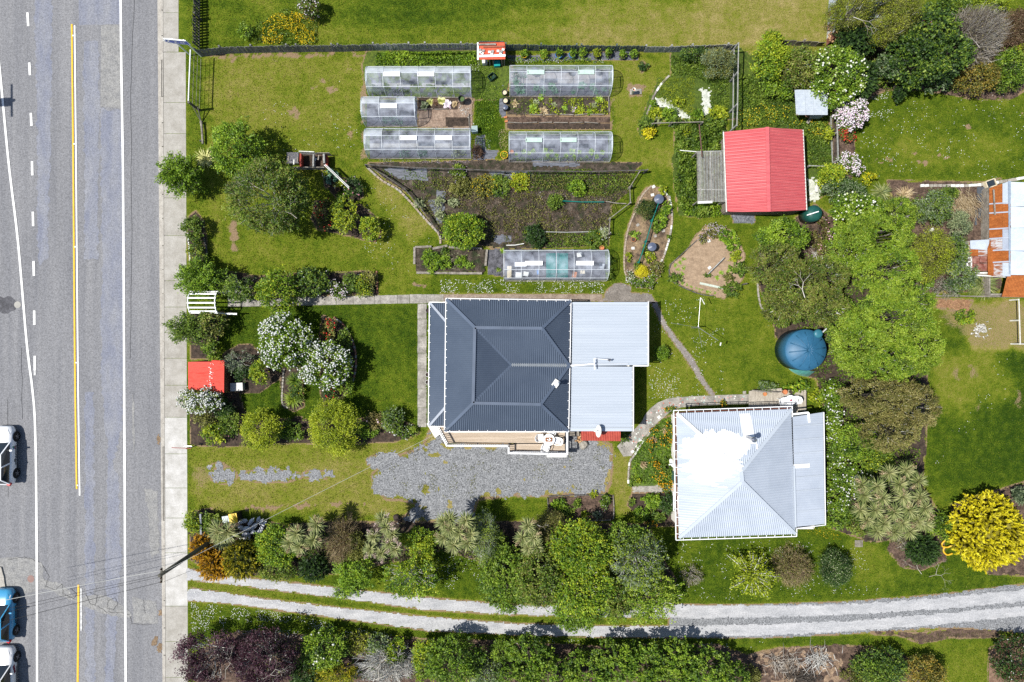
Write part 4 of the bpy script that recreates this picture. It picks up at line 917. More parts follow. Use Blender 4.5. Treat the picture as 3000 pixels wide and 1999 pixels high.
for x in(1404,1422,1434,1444,1470,1477):
 g=P(x,172,hs);M().beam(g+Vector((0,-.02,-.05)),(g.x,g.y+.02,0),.05,.05).build('post',m_timber,S4)
 g2=P(x,130,hs);M().beam(g2+Vector((0,0,-.03)),(g2.x,g2.y,0),.05,.05).build('post',m_timberd,S4)
M().box(P(1440,150,.6),(1.7,.9,.04)).build('shelf',m_timberd,S4);M().box(P(1440,128,.6)+Vector((0,-.1,0)),(1.8,.04,1.2)).build('back_panel',m_timberd,S4)
# rusty outbuilding on the right edge
RB=thing('outbuilding','old outbuilding with patchwork rusty and silver corrugated iron roofs','outbuilding',P(2960,700))
m_rust=mat('rust_orange',(0.24,0.07,0.014),(0.34,0.11,0.025),scale=2.2,rough=.8,fine=.3,stretch=(.7,2.5,1));m_rust2=mat('rust_maroon',(0.16,0.045,0.03),(0.30,0.16,0.13),scale=3,rough=.8,fine=.35)
m_silver=mat('silver_iron',(0.38,0.43,0.50),(0.46,0.51,0.57),scale=1.5,rough=.4,fine=.07);m_lilac=mat('dull_lilac_iron',(0.30,0.34,0.42),(0.36,0.40,0.47),scale=2,rough=.45)
m_mixr=mat('half_rusted_iron',(0.42,0.43,0.45),(0.25,0.10,0.05),scale=2.5,rough=.7,lo=.46,hi=.54,stretch=(.5,4,1))
hr=3.3
def sheetp(poly,hts,rib,mt,pitch=.09,lift=0):return M().corr([P(x,y,h+lift)for(x,y),h in zip(poly,hts)],rib,pitch,.013).build('roof_sheet',mt,RB)
xe=lambda y:2898
rows=[(552,598,m_rust,m_silver),(598,625,m_rust,m_rust),(625,672,m_rust,m_rust),(672,700,m_rust,m_lilac),(700,735,m_mixr,m_lilac),(735,770,m_rust,m_rust),(770,810,m_mixr,m_silver)]
h_at=lambda x:.95+(x-2898)/62*1.15
for i,(a,b,m1,m2)in enumerate(rows):
 sheetp([(2898,a),(2937,a-(14 if i==0 else 0)),(2937,b),(2898,b)],[h_at(2898),h_at(2937),h_at(2937),h_at(2898)],(1,0,.6),m1)
 sheetp([(2937,a-(14 if i==0 else 0)),(2961,a-(22 if i==0 else 0)),(2961,b),(2937,b)],[h_at(2937)+.02,h_at(2961)+.02,h_at(2961)+.02,h_at(2937)+.02],(1,0,.6),m2)
 if i:M().beam(P(2898,a,h_at(2898)+.04),P(2960,a-4,h_at(2960)+.04),.09,.015).build('lap_strip',m_lilac,RB)
for(a,b)in((533,605),(605,662),(662,735),(735,806)):
 sheetp([(2961,a),(3060,a+4),(3060,b),(2961,b)],[2.2,2.9,2.9,2.2],(1,0,.3),m_silver,.1)
sheetp([(2954,530),(2963,530),(2967,806),(2956,806)],[2.1,2.15,2.15,2.1],(1,0,.3),mat('dull_blue_iron',(0.22,0.28,0.36),rough=.4),.3)  # narrow roof strip in a darker blue iron than the silver sheets
M().beam(P(2962,664,2.29),P(3060,662,2.97),.18,.06).build('ridge_cap',m_silver,RB)
sheetp([(2952,806),(3060,806),(3060,873),(2936,870)],[1.7,1.8,1.3,1.3],(0,1,.3),m_rust,.1)
hb=1.05
sheetp([(2842,705),(2898,702),(2897,733),(2843,730)],[hb]*4,(1,0,0),m_silver);sheetp([(2816,712),(2841,707),(2841,752),(2817,757)],[hb-.2,hb,hb,hb-.2],(1,0,.2),m_mixr)
sheetp([(2841,731),(2866,731),(2866,750),(2841,750)],[hb+.01]*4,(1,0,0),m_rust);sheetp([(2866,732),(2894,732),(2894,750),(2866,750)],[hb+.01]*4,(1,0,0),m_mixr)
sheetp([(2848,751),(2870,751),(2870,772),(2848,772)],[hb]*4,(1,0,0),m_rust2);sheetp([(2871,751),(2892,751),(2892,770),(2871,770)],[hb]*4,(1,0,0),m_rust2);sheetp([(2848,773),(2892,772),(2892,795),(2848,795)],[hb]*4,(1,0,0),m_rust2)
sheetp([(2893,728),(2903,703),(2908,808),(2894,806)],[hb+.12]*4,(1,0,0),m_rust);sheetp([(2903,702),(2931,705),(2930,728),(2903,728)],[hb+.16]*4,(1,0,0),m_mixr);sheetp([(2903,728),(2931,728),(2929,810),(2903,808)],[hb+.15]*4,(1,0,0),m_rust)
for(a,b)in(((2842,800),(2895,800)),((2843,806),(2950,812)),((2815,757),(2846,755)),((2816,768),(2846,768)),((2816,712),(2816,790)),((2830,755),(2836,790)),((2846,755),(2846,805)),((2818,780),(2846,782))):
 M().beam(P(*a,hb-.05),P(*b,hb-.05),.09,.06).build('roof_timber',m_offwhite,RB)
M().beam(P(2911,555,1.35),P(2915,630,1.35),.09,.06).build('loose_plank',m_timber,RB)
x0,y0=gpt(2902,550,.95);x1,y1=gpt(3058,862,1.2)
for a,b in(((x0,y0),(x0,y1)),((x0,y1),(x1,y1)),((x1,y0),(x0,y0))):wall_with_openings(RB,a,b,0,.86,[],material=m_timber)
x0,y0=gpt(2848,707,1.0);x1,y1=gpt(2905,803,1.0)
for a,b in(((x0,y0),(x0,y1)),((x0,y1),(x1,y1)),((x1,y0),(x0,y0))):wall_with_openings(RB,a,b,0,.95,[],material=m_timber)
# half hidden shed under the olive tree, top right
S5=thing('shed','pale roofed shed half hidden under the olive tree at the top','shed',P(2560,20))
M().corr([P(2520,-5,2.2),P(2592,-5,2.3),P(2592,55,2.3),P(2520,50,2.2)],(0,1,0),.12,.015).build('roof',m_lilac,S5)
x0,y0=gpt(2524,-2,2.2);x1,y1=gpt(2588,50,2.2)
for a,b in(((x0,y0),(x0,y1)),((x0,y1),(x1,y1)),((x1,y1),(x1,y0))):wall_with_openings(S5,a,b,0,2.1,[],material=m_timber)
S6=thing('shed','striped red and white iron roof poking out behind the dark glossy tree','shed',P(2690,50))
for i in range(5):
 x=2663+i*14;M().corr([P(x,35,2.2),P(x+(10 if i%1==0 else 4),35,2.2),P(x+10,75,2.0),P(x,75,2.0)],(0,1,0),.08,.012).build('roof_sheet',m_redlean,S6)
 M().corr([P(x+10,35,2.21),P(x+14,35,2.21),P(x+14,75,2.01),P(x+10,75,2.01)],(0,1,0),.08,.012).build('roof_sheet',m_offwhite,S6)
x0,y0=gpt(2668,38,2);x1,y1=gpt(2725,73,2)
for a,b in(((x0,y0),(x0,y1)),((x0,y1),(x1,y1)),((x1,y1),(x1,y0))):wall_with_openings(S6,a,b,0,1.9,[],material=m_timber)
# water tanks
TK=thing('water_tank','round blue plastic water tank with ribbed domed lid','water tank',P(2365,1024,0))
m_tank=mat('blue_tank_plastic',(0.018,0.09,0.17),(0.025,0.11,0.20),scale=1.5,rough=.5,spec=.4,fine=.12);ht=2.1;c=P(2364,1026,ht);cb=(c.x,c.y,0)
M().lathe(cb,[(1.46,0),(1.46,ht-.3),(1.40,ht-.12)],48,True).build('wall',m_tank,TK,True)
M().lathe(cb,[(1.44,ht-.15),(1.30,ht-.02),(.95,ht+.16),(.5,ht+.32),(.12,ht+.40),(0.01,ht+.41)],48,False).build('dome',m_tank,TK,True)
for i in range(12):
 a=2*math.pi*i/12+.12;m=M();pr=[(.1,ht+.42),(.5,ht+.335),(.95,ht+.18),(1.28,ht+.01)]
 m.tube([Vector((c.x+r*math.cos(a),c.y+r*math.sin(a),z))for r,z in pr],.035,6);m.build('rib',m_tank,TK,True)
l=P(2397,978,ht+.15);M().lathe(l,[(.30,-.1),(.31,.06),(.24,.12),(.08,.14),(0.0,.14)],24,False).build('inlet_lid',mat('teal_lid',(0.03,0.14,0.19),rough=.4),TK,True)
M().beam(l+Vector((.3,.1,.0)),l+Vector((.7,.35,-.3)),.08,.08).build('inlet_pipe',m_white,TK)
T2=thing('water_tank','dark green water tank tucked behind the faded red shed','water tank',P(2388,622))
m_gt=mat('green_tank_plastic',(0.01,0.06,0.05),(0.015,0.08,0.065),rough=.4);c=P(2388,624,1.5)
M().lathe((c.x,c.y,0),[(.58,0),(.58,1.35),(.5,1.47),(.25,1.58),(0,1.6)],32,True).build('wall',m_gt,T2,True)
M().beam(P(2364,631,1.75),P(2398,620,1.75),.07,.07).build('downpipe',m_white,T2)
for i in range(6):
 a=i*math.pi/3;M().beam((c.x+.12*math.cos(a),c.y+.12*math.sin(a),1.6),(c.x+.5*math.cos(a),c.y+.5*math.sin(a),1.49),.05,.03).build('rib',m_gt,T2)
# TUNNEL HOUSES
def film_mat(name,base,tr,glare=.6):
 m=bpy.data.materials.new(name);m.use_nodes=True;nt=m.node_tree;L=nt.links;b=nt.nodes['Principled BSDF']
 b.inputs['Base Color'].default_value=base+(1,);b.inputs['Roughness'].default_value=.28;b.inputs['Specular IOR Level'].default_value=glare
 pos=nt.nodes.new('ShaderNodeNewGeometry').outputs['Position'];n=nt.nodes.new('ShaderNodeTexNoise');n.inputs['Scale'].default_value=1.6;n.inputs['Detail'].default_value=6;L.new(pos,n.inputs['Vector'])
 mr=nt.nodes.new('ShaderNodeMapRange');mr.inputs[1].default_value=.3;mr.inputs[2].default_value=.7;mr.inputs[3].default_value=tr-.15;mr.inputs[4].default_value=tr+.15;L.new(n.outputs['Fac'],mr.inputs[0])
 t=nt.nodes.new('ShaderNodeBsdfTransparent');t.inputs[0].default_value=(.95,.97,1,1);mx=nt.nodes.new('ShaderNodeMixShader');L.new(mr.outputs[0],mx.inputs[0]);L.new(b.outputs[0],mx.inputs[1]);L.new(t.outputs[0],mx.inputs[2])
 L.new(mx.outputs[0],nt.nodes['Material Output'].inputs['Surface']);return m
m_film=film_mat('clear_film',(.66,.72,.82),.80);m_filmc=film_mat('cloudy_film',(.70,.75,.82),.50);m_net=film_mat('shade_net',(.02,.25,.22),.35,.1)
m_frame=mat('white_tunnel_pipe',(.62,.66,.70),rough=.4)
m_bench=mat('dark_ground_cloth',(0.05,0.05,0.062),(0.10,0.10,0.12),scale=3,fine=.3)
def tunnel(x0,x1,y0,y1,nb,vents,label,ht=1.85,cloudy=(),ventmat=None,pipes=(30,85,132)):
 """arched plastic tunnel: px bounds of the footprint on the ground"""
 r=thing('tunnel_house',label,'greenhouse',P((x0+x1)/2,(y0+y1)/2),'plastic tunnel houses')
 X0,X1=P(x0,0).x,P(x1,0).x;Ya,Yb=P(0,y0).y,P(0,y1).y;cy=(Ya+Yb)/2;hw=(Ya-Yb)/2
 def prof(a):
  t=R(a);c=math.cos(t);s_=math.sin(t);return cy+hw*math.copysign(abs(c)**.8,c),ht*s_**.75
 A_=[0,8,18,30,44,58,72,86,94,108,122,136,150,162,172,180];dx=(X1-X0)/nb
 for i in range(nb):
  a,b=X0+dx*i+.01,X0+dx*(i+1)-.01
  for lo,hi in((0,7),(7,11),(11,15)):
   vs=[];fs=[]
   for k in range(lo,hi+1):
    y,z=prof(A_[k]);vs+=[(a,y,z),((a+b)/2,cy+(y-cy)*.985,z*.988),(b,y,z)]
   for k in range(hi-lo):
    for j in range(2):fs.append((3*k+j,3*k+j+1,3*k+j+4,3*k+j+3))
   M().add(vs,fs).build('film_panel',m_filmc if lo==0 and(cloudy=='top' or i in tuple(cloudy))else m_film,r,True)
 for i in range(nb+1):
  x=X0+dx*i;M().tube([(x,prof(a)[0],prof(a)[1]+.015)for a in A_],.022 if i in(0,nb)else.017,5).build('hoop',m_frame,r)
 for a in pipes:
  y,z=prof(a);M().tube([(X0,y,z+.02),(X1,y,z+.02)],.016,5).build('pipe',m_frame,r)
 for y in(Ya,Yb):M().box(((X0+X1)/2,y,.06),(X1-X0,.05,.12)).build('base_board',m_timber,r)
 for x in(X0,X1):
  vs=[(x,cy,0)]+[(x,prof(a)[0],prof(a)[1])for a in A_];M().add(vs,[(0,k,k+1)for k in range(1,len(A_))]).build('end_wall',m_film,r)
  m=M();
  for d in(-.4,.4):m.beam((x,cy+d,0),(x,cy+d,ht*.93),.04,.04)
  m.beam((x,cy-.4,1.5),(x,cy+.4,1.5),.04,.04);m.build('door_frame',m_frame,r)
 for(t0,t1,a)in vents:
  y,z=prof(a);w=M().box((X0+(t0+t1)/2*dx,y,z+.10),((t1-t0)*dx,.30,.045),rx=R(5)).build('vent_flap',ventmat or m_white,r)
  M().box((X0+t0*dx+.06,y,z+.13),(.03,.16,.03)).build('hinge',m_black,w)
 return r
TH=[tunnel(1086,1382,209,287,6,[(1.05,2.0,90),(3.0,3.95,90)],'long plastic tunnel house with whitened film at the north end of the left block',cloudy='top'),tunnel(1073,1224,296,372,3,[(1.1,2.05,93)],'short three bay plastic tunnel house between two long ones',cloudy=(0,2)),tunnel(1082,1381,386,466,6,[(2.05,3.0,91),(4.05,5.0,91)],'long plastic tunnel house beside the fenced vegetable garden, left block',cloudy=(0,)),tunnel(1494,1785,206,284,6,[(1.0,2.0,88),(3.95,4.9,88)],'plastic tunnel house with kale and black pots inside, right block north',ventmat=mat('pale_green_panel',(.42,.56,.48),rough=.5)),tunnel(1492,1784,396,476,6,[(.95,1.9,88),(2.95,3.9,88)],'plastic tunnel house with a row of lettuces inside, right block south',ventmat=MATS['pale_green_panel']),tunnel(1477,1775,733,824,6,[(1.2,2.2,91),(4.1,5.1,91)],'plastic tunnel house crammed with stores and green net near the blue roof',pipes=(40,110,150))]
def floor(name,x0,y0,x1,y1,material,z,parent=None):return tag(M().sheet(rough_poly([(x0,y0),(x1,y0),(x1,y1),(x0,y1)],0,.015,.3,3),z).build(name,material),kind='structure')
for i,(x0,x1,y0,y1)in enumerate([(1088,1380,212,284),(1075,1222,299,370),(1084,1379,389,463),(1496,1783,209,281),(1494,1782,399,473),(1479,1773,736,821)]):
 floor('tunnel_floor',x0,y0,x1,y1,m_bench,.028+.001*i)
 if i in(0,2):floor('tunnel_path',x0,y0+32,x1,y0+44,mat('pale_path',(.2,.19,.17),(.3,.29,.27),scale=3,fine=.2),.035)
 if i==3:floor('tunnel_bed',x0,y0+6,x1-20,y0+36,mat('pale_dust',(.16,.14,.13),(.24,.22,.2),scale=3,fine=.3),.036)
TN=thing('shade_net','green shade net draped over the middle of the store filled tunnel house','net',P(1630,780))
for(a,b)in((1600,1628),(1631,1664)):
 vs=[];pr=[(742,1.1),(752,1.45),(775,1.68),(800,1.55),(814,1.1)]
 for y,z in pr:vs+=[tuple(P(a,y,z)),tuple(P(b,y,z))]
 M().add(vs,[(2*i,2*i+1,2*i+3,2*i+2)for i in range(4)]).build('net_panel',m_net,TN)
r_=random.Random(9)
def boxthing(name,label,cat,x,y,size,material,z=0.0,rz=0.0,lid=None,group=None):
 r=thing(name,label,cat,P(x,y),group);p=P(x,y,z+size[2])
 M().box((p.x,p.y,z+size[2]/2),size,rz=rz).build('body',material,r,bevel=.01)
 M().box((p.x,p.y,z+size[2]+.012),(size[0]*1.06,size[1]*1.06,.03),rz=rz).build('lid',lid or material,r,bevel=.005)
 return r
m_orange=mat('terracotta',(0.38,0.13,0.05),(0.46,0.18,0.08),scale=4,rough=.8,fine=.1);m_tubblue=mat('blue_tub',(.02,.16,.45),rough=.4);m_yel=mat('yellow_tub',(.62,.38,.02),rough=.45)
m_cream=mat('cream_sack',(.5,.42,.28),(.62,.55,.42),scale=3,rough=.8)
for k,(x,y,sz,mt,lab,z)in enumerate([(1492,797,(.3,.8,.3),m_cream,'cream sack at the west end of the store tunnel',.3),(1520,806,(.45,.35,.4),m_offwhite,'white box beside the cream sack in the store tunnel',.3),(1541,803,(.35,.3,.35),m_offwhite,'smaller white box next to the blue jug',.3),(1576,797,(.15,.35,.3),m_tubblue,'blue jug standing in the store tunnel',.5),(1683,805,(.3,.4,.3),m_orange,'orange crate at the east end of the green net',.5),(1707,797,(.3,.25,.2),m_cream,'cream carton in the middle of the tunnel bench',.5),(1697,747,(.3,.3,.3),m_offwhite,'white square bucket at the north side of the store tunnel',.5),(1763,780,(.35,.35,.3),mat('grey_crate',(.3,.32,.34),rough=.6),'grey slatted crate by the east door of the store tunnel',.5),(1525,775,(.8,.3,.3),m_white,'bright white foam box under the first roof vent',.6)]):
 boxthing('storage_box',lab,'box',x,y,sz,mt,z*.4,r_.uniform(-.2,.2),group='stores kept in the tunnel house')
def pot(name,label,cat,x,y,r,h,material,fill=None,group=None,z=0.0,n=20,rim=None):
 o=thing(name,label,cat,P(x,y),group);c=P(x,y,z+h*.9);c=(c.x,c.y,z)
 M().lathe(c,[(r*.78,0),(r*.97,h*.93),(r*1.06,h*.94),(r*1.06,h),(r*.92,h),(r*.88,h*.72)],n,False).build('tub',material,o,True)
 M().lathe(c,[(0.001,h*.74),(r*.9,h*.74)],n,False).build('soil' if fill is None else 'content',fill or m_soil,o)
 return o
def drum(name,label,x,y,r,h,material,lidm,taper=.9):
 o=thing(name,label,'compost bin',P(x,y));c=P(x,y,h);c=(c.x,c.y,0)
 M().lathe(c,[(r*1.12,0),(r,h*.9)],24,True).build('body',material,o,True);M().lathe(c,[(r*1.04,h*.88),(r*1.04,h*.95),(r*.5,h+.01),(r*.15,h+.05),(0.001,h+.06)],24,False).build('lid',lidm,o,False)
 m=M()
 for k in range(8):
  a=k*math.pi/4;m.beam((c[0]+r*.3*math.cos(a),c[1]+r*.3*math.sin(a),h+.02),(c[0]+r*.95*math.cos(a),c[1]+r*.95*math.sin(a),h*.96),.025,.02)
 tag(m.build('lid_ribs',lidm,o),kind='stuff');return o
m_navy=mat('blue_grey_lid',(.07,.085,.13),(.10,.12,.17),rough=.35)
drum('compost_bin','large black compost bin at the north tip of the island bed',1931,583,.33,.8,m_black,m_navy);drum('compost_bin','black compost bin at the middle of the island bed by the green net',1911,723,.30,.75,m_black,m_navy)
drum('compost_bin','slim blue lidded black bin below the two cream tubs on the weed mat',1481,314,.17,.45,m_black,m_navy)
pot('barrel','tall black barrel of green water beside the three bay tunnel','barrel',1352,290,.24,.85,m_black,mat('green_water',(.05,.09,.03),(.09,.14,.05),rough=.3))
pot('tub','cream filled black tub, upper of two on the weed mat','tub',1478,271,.19,.4,m_black,m_cream);pot('tub','cream filled black tub, lower of two above the blue lidded bin','tub',1480,295,.20,.4,m_black,m_cream)
pot('planter_tub','yellow rimmed planter tub at the west end of the lettuce tunnel','planter',1477,454,.27,.35,m_yel)
GP='potted plants along the paling fence'
TUBS=[(1535,160,m_yel,'yellow tub along the fence, nearest the red shelter'),(1592,162,m_yel,'yellow tub between another yellow tub and a blue one'),(1637,161,m_tubblue,'blue tub half hidden beside the yellow tub'),(1677,160,m_tubblue,'blue rimmed tub full of bushy plants, east of the first blue one'),(1706,158,m_black,'black pot with round clump, fourth from the east end'),(1748,160,m_black,'black pot with tall yellowish clump by the fence'),(1783,158,m_black,'black pot with upright clump next to two open rings'),(1824,163,m_black,'open black pot on the weed mat with a small sprout'),(1855,161,m_black,'easternmost black pot at the end of the weed mat')]
for x,y,mt,lab in TUBS:pot('planter_tub',lab,'planter',x,y,.25,.35,mt,group=GP)
pot('terracotta_pot','empty terracotta pot lying in the corner of the island bed soil','pot',1856,702,.16,.25,m_orange);pot('terracotta_pot','orange pot on the plank beside the fenced garden corner','pot',1763,726,.17,.25,m_orange,m_orange)
pot('chimney_pot','large brown clay pot standing by the foxglove bed','pot',989,556,.17,.5,mat('brown_clay',(.2,.09,.05),rough=.8));pot('hanging_pot','grey pot of greenery at the foot of the netting frame','pot',952,511,.2,.3,m_metal,m_soil)
pot('terracotta_pot','orange terracotta pot on the grey plank deck','pot',2300,1149,.17,.3,m_orange,m_orange,z=.45);pot('plant_pot','dark green pot beside the terracotta one on the grey deck','pot',2320,1149,.15,.28,mat('mossy_pot',(.05,.06,.03),rough=.8),z=.45);pot('terracotta_pot','low ochre bowl at the log edge of the grey deck','pot',2241,1155,.14,.16,mat('ochre_clay',(.5,.25,.06),rough=.7),m_orange,z=.45)
pot('planter_ring','green rimmed planter ring in the lower left corner of the marigold garden','planter',1869,1411,.19,.3,mat('lime_rim',(.2,.3,.08),rough=.6));pot('white_tub','white tub among white flowers in the island bed','planter',1840,818,.15,.25,m_white)
pot('chimney_pot','rusty topped clay flue standing on the concrete pad','pot',1857,263,.12,.9,m_offwhite,m_orange);pot('hanging_pot','round grey pot ring at the end of the path hedge','pot',1051,811,.17,.25,m_offwhite);pot('planter_tub','cane planter with variegated plant at the hedge end by the path','planter',1085,853,.3,.3,mat('cane',(.25,.19,.1),rough=.8),m_soil)
for i,(x,y)in enumerate([(1025,1006),(1028,1031),(1031,1062)]):pot('planter_ring',['upper','middle','lower'][i]+' black pot inside the curved brick edge of the front bed','planter',x,y,.16,.25,m_black)
for i,(x,y,mt)in enumerate([(1254,910,m_black),(1252,1098,m_offwhite),(1252,1120,m_offwhite)]):pot('plant_pot',['black pot near the north end of the house path','upper white rimmed pot against the verandah','lower white rimmed pot against the verandah'][i],'pot',x,y,.15,.25,mt)
pot('terracotta_pot','small terracotta pot inside the lettuce tunnel at the west end','pot',1499,445,.14,.22,m_orange,m_orange)
for i,(x,y,r)in enumerate([(1567,210,.30),(1674,212,.2),(1752,211,.2)]):pot('black_tub',['large black tub in the kale tunnel','middle black pot in the kale tunnel','black pot at the east end of the kale tunnel'][i],'tub',x,y,r,.35,m_black,m_black)
M
o=thing('washing_tub','dark green rectangular tub tipped on the grass between the tunnels','tub',P(1441,225));m=M();c=P(1441,225,.25)
for(dx,dy,sx,sy)in((-.3,0,.03,.42),(.3,0,.03,.42),(0,.2,.6,.03),(0,-.2,.6,.03)):
 a=R(38);m.box((c.x+dx*math.cos(a)*.8-dy*math.sin(a),c.y+dx*math.sin(a)*.8+dy*math.cos(a),.17),(sx*.8,sy,.34),rz=a)
m.box((c.x,c.y,.03),(.48,.42,.04),rz=R(38));m.build('tub',mat('dark_green_plastic',(.01,.04,.03),rough=.4),o)
boxthing('utility_bin','pale grey lidded bin at the corner of the left tunnel block','bin',1390,378,(.42,.42,.5),mat('pale_bin',(.28,.36,.35),rough=.5),0,.05)
boxthing('storage_crate','turquoise crate under the front of the red shelter','crate',1456,186,(.42,.38,.35),mat('turquoise',(.0,.25,.24),rough=.5),0,.05)
boxthing('sack','white printed sack under the front of the red shelter','sack',1420,181,(.36,.26,.4),m_offwhite,0,.05)
boxthing('wheelie_bin','rubbish bin with a bright yellow lid behind the cabbage tree','wheelie bin',683,1519,(.55,.65,.95),mat('bin_body',(.03,.03,.03),rough=.5),0,.15,mat('yellow_lid',(.65,.42,.01),(.7,.47,.02),rough=.4))
boxthing('wheelie_bin','rubbish bin with a pale grey lid next to the yellow one','wheelie bin',661,1522,(.45,.45,.9),MATS['bin_body'],0,.15,mat('grey_lid',(.42,.48,.48),rough=.4))
boxthing('water_cylinder','dented pale metal box with rust streak beside the bright red shed','box',693,1134,(.85,.55,.5),mat('dented_metal',(.42,.41,.38),(.5,.5,.48),scale=3,rough=.5,fine=.1),0,.05)
for i,(x,y)in enumerate([(1481,344),(1483,356)]):M().box(P(x,y,.1),(.23,.12,.1),rz=.2).build('b',m_orange).name='brick';b_=bpy.data.objects[-1]if False else None
for i,o in enumerate([q for q in bpy.data.objects if q.name.startswith('brick')]):tag(o,['upper orange brick beside the weed mat path','lower orange brick beside the weed mat path'][i],'brick','loose bricks by the weed mat')
# FENCES
def paling_fence(px,h,label,mt,sp=.115,w=.105,gap_seed=1,rails=True,name='paling_fence',jit=.03,group=None):
 r=thing(name,label,'fence',P(*px[0]));pts=[P(x,y)for x,y in px];rr_=random.Random(gap_seed);me=None;n_all=0
 tot=sum((b-a).length for a,b in zip(pts[:-1],pts[1:]));tot_n=int(tot/sp)
 if tot_n>290:sp=tot/290;w=sp*.93
 for a,b in zip(pts[:-1],pts[1:]):
  d=(b-a);n=max(1,int(d.length/sp));ang=math.atan2(d.y,d.x)
  if rails:
   for z in(.25,h-.3):s_=Vector((-d.y,d.x,0)).normalized()*.04;M().beam(a+s_+Vector((0,0,z)),b+s_+Vector((0,0,z)),.05,.07).build('rail',mt,r)
  for i in range(n):
   if me is None:
    o=M().box((0,0,.5),(w,.02,1.0)).build('paling',mt,None);me=o.data
   else:o=bpy.data.objects.new('paling',me);COL.objects.link(o)
   o.parent=r;q=a.lerp(b,(i+.5)/n)-wloc(r);o.location=(q.x,q.y,0);o.rotation_euler=(rr_.gauss(0,.02),rr_.gauss(0,.015),ang+rr_.gauss(0,.05));o.scale=(1,1,h*rr_.uniform(1-jit,1+jit))
  for i in range(0,n+1,22):
   q=a.lerp(b,i/n);s_=Vector((-d.y,d.x,0)).normalized()*.1;M().box((q.x+s_.x,q.y+s_.y,h/2),(.11,.11,h+.05)).build('post',mt,r)
 return r
m_pale=mat('grey_paling',(.10,.10,.095),(.20,.20,.195),scale=5,rough=.9,fine=.3);m_palel=mat('silver_paling',(.20,.20,.185),(.34,.34,.32),scale=5,rough=.9,fine=.3)
paling_fence([(590,166),(660,158),(750,155),(880,153),(1000,152),(1100,149)],1.1,'weathered dark paling fence along the top lawn from the blue sign',m_pale,gap_seed=1)
paling_fence([(1101,149),(1250,148),(1400,147)],1.1,'greyer paling fence stretch with black hose up to the red shelter',m_palel,gap_seed=2)
paling_fence([(1482,148),(1700,151),(1885,152)],1.0,'paling fence behind the row of tubs with green net on it',mat('greenish_paling',(.05,.075,.07),(.12,.14,.13),scale=5,rough=.9,fine=.3),gap_seed=3)
paling_fence([(1886,154),(1960,154),(2020,151),(2150,148)],1.0,'pale leaning paling fence between the tubs and the timber frame',m_palel,gap_seed=4)
paling_fence([(2280,133),(2345,135),(2405,137)],.8,'low grey fence under the bushes left of the corrugated iron fence',m_timber,sp=.5,w=.48,gap_seed=5)
paling_fence([(587,-60),(586,60),(586,146)],1.15,'dark slatted fence running north from the blue sign',m_timberd,sp=.2,w=.15,gap_seed=6)
hose=thing('hose','black hose looped along the top of the greyer paling fence','hose',P(1250,150))
M().tube(smooth_path([P(1172,140,1.15),P(1190,147,1.1),P(1220,150,.9),P(1270,148,.95),P(1320,144,1.1),P(1370,140,1.15)],5),.03,6).build('coil',m_black,hose);M().tube(smooth_path([P(1180,143,1.15),P(1230,147,1.0),P(1290,143,1.1),P(1350,143,1.1)],5),.025,6).build('coil',m_black,hose)
CF=thing('iron_fence','rusty striped corrugated iron fence beside the stacked firewood','fence',P(2428,60));r_=random.Random(4)
for i in range(10):
 y0=-60+i*19.5;a,b=P(2432-1.2*i,y0,0),P(2431-1.2*i,y0+19.5,0);mt=[mat('white_iron',(.42,.42,.42),(.5,.5,.5),scale=3,rough=.5),m_rust2,MATS['white_iron'],m_mixr][i%4]if i>4 else[MATS['white_iron']if 'white_iron' in MATS else m_silver,m_silver][i%2]
 M().corr([Vector((a.x,a.y,0.02)),Vector((b.x,b.y,.02)),Vector((b.x+.03,b.y,1.25)),Vector((a.x+.03,a.y,1.25))],(0,0,1),.11,.02).build('iron_sheet',mt,CF)
SG=thing('street_sign','blue arrow shaped road sign on two white pipe posts at the fence corner','sign',P(575,165))
m_blue=mat('sign_blue',(.01,.06,.42),rough=.35)
for(a,b)in(((558,163),1.0),((590,166),1.0)):q=P(*a);M().tube([(q.x,q.y,0),(q.x,q.y+.0,2.75)],.045,10).build('post',m_white,SG)
A0=P(558,163);B0=P(590,166);d=(B0-A0).normalized();nrm=Vector((d.y,-d.x,0))
def onboard(u,z,k=0.0):return Vector((A0.x,A0.y,0))+d*u+nrm*(.06+k)+Vector((0,0,z))
z0,z1=2.15,2.75;L_=(B0-A0).length
brd=M();out=[(-.75,(z0+z1)/2),(-.45,z0),(L_+.25,z0),(L_+.25,z1),(-.45,z1)];fr_=[onboard(u,z,.02)for u,z in out];bk_=[onboard(u,z,-.01)for u,z in out]
brd.add(fr_+bk_,[(0,1,2,3,4),(9,8,7,6,5)]+[((i+1)%5,i,i+5,(i+1)%5+5)for i in range(5)]);board=brd.build('board',m_white,SG)
inn=[(-.62,(z0+z1)/2),(-.42,z0+.06),(-.3,z0+.06),(-.5,(z0+z1)/2),(-.3,z1-.06),(-.42,z1-.06)];M().add([onboard(u,z,.026)for u,z in inn],[(0,1,2,3),(0,3,4,5)]).build('blue_edge',m_blue,board)
inn=[(-.36,(z0+z1)/2),(-.16,z0+.06),(L_+.2,z0+.06),(L_+.2,z1-.06),(-.16,z1-.06)];M().add([onboard(u,z,.026)for u,z in inn],[(0,1,2,3,4)]).build('blue_panel',m_blue,board)
for(u,z,w,h)in((.12,z0+.33,.16,.08),(.16,z0+.2,.26,.06),(.2,z0+.42,.1,.05),(.5,z0+.34,.12,.06),(.62,z0+.28,.3,.06),(.72,z0+.38,.08,.08)):
 M().add([onboard(u-w/2,z-h/2,.031),onboard(u+w/2,z-h/2,.031),onboard(u+w/2,z+h/2,.031),onboard(u-w/2,z+h/2,.031)],[(0,1,2,3)]).build('white_symbol',m_white,board)
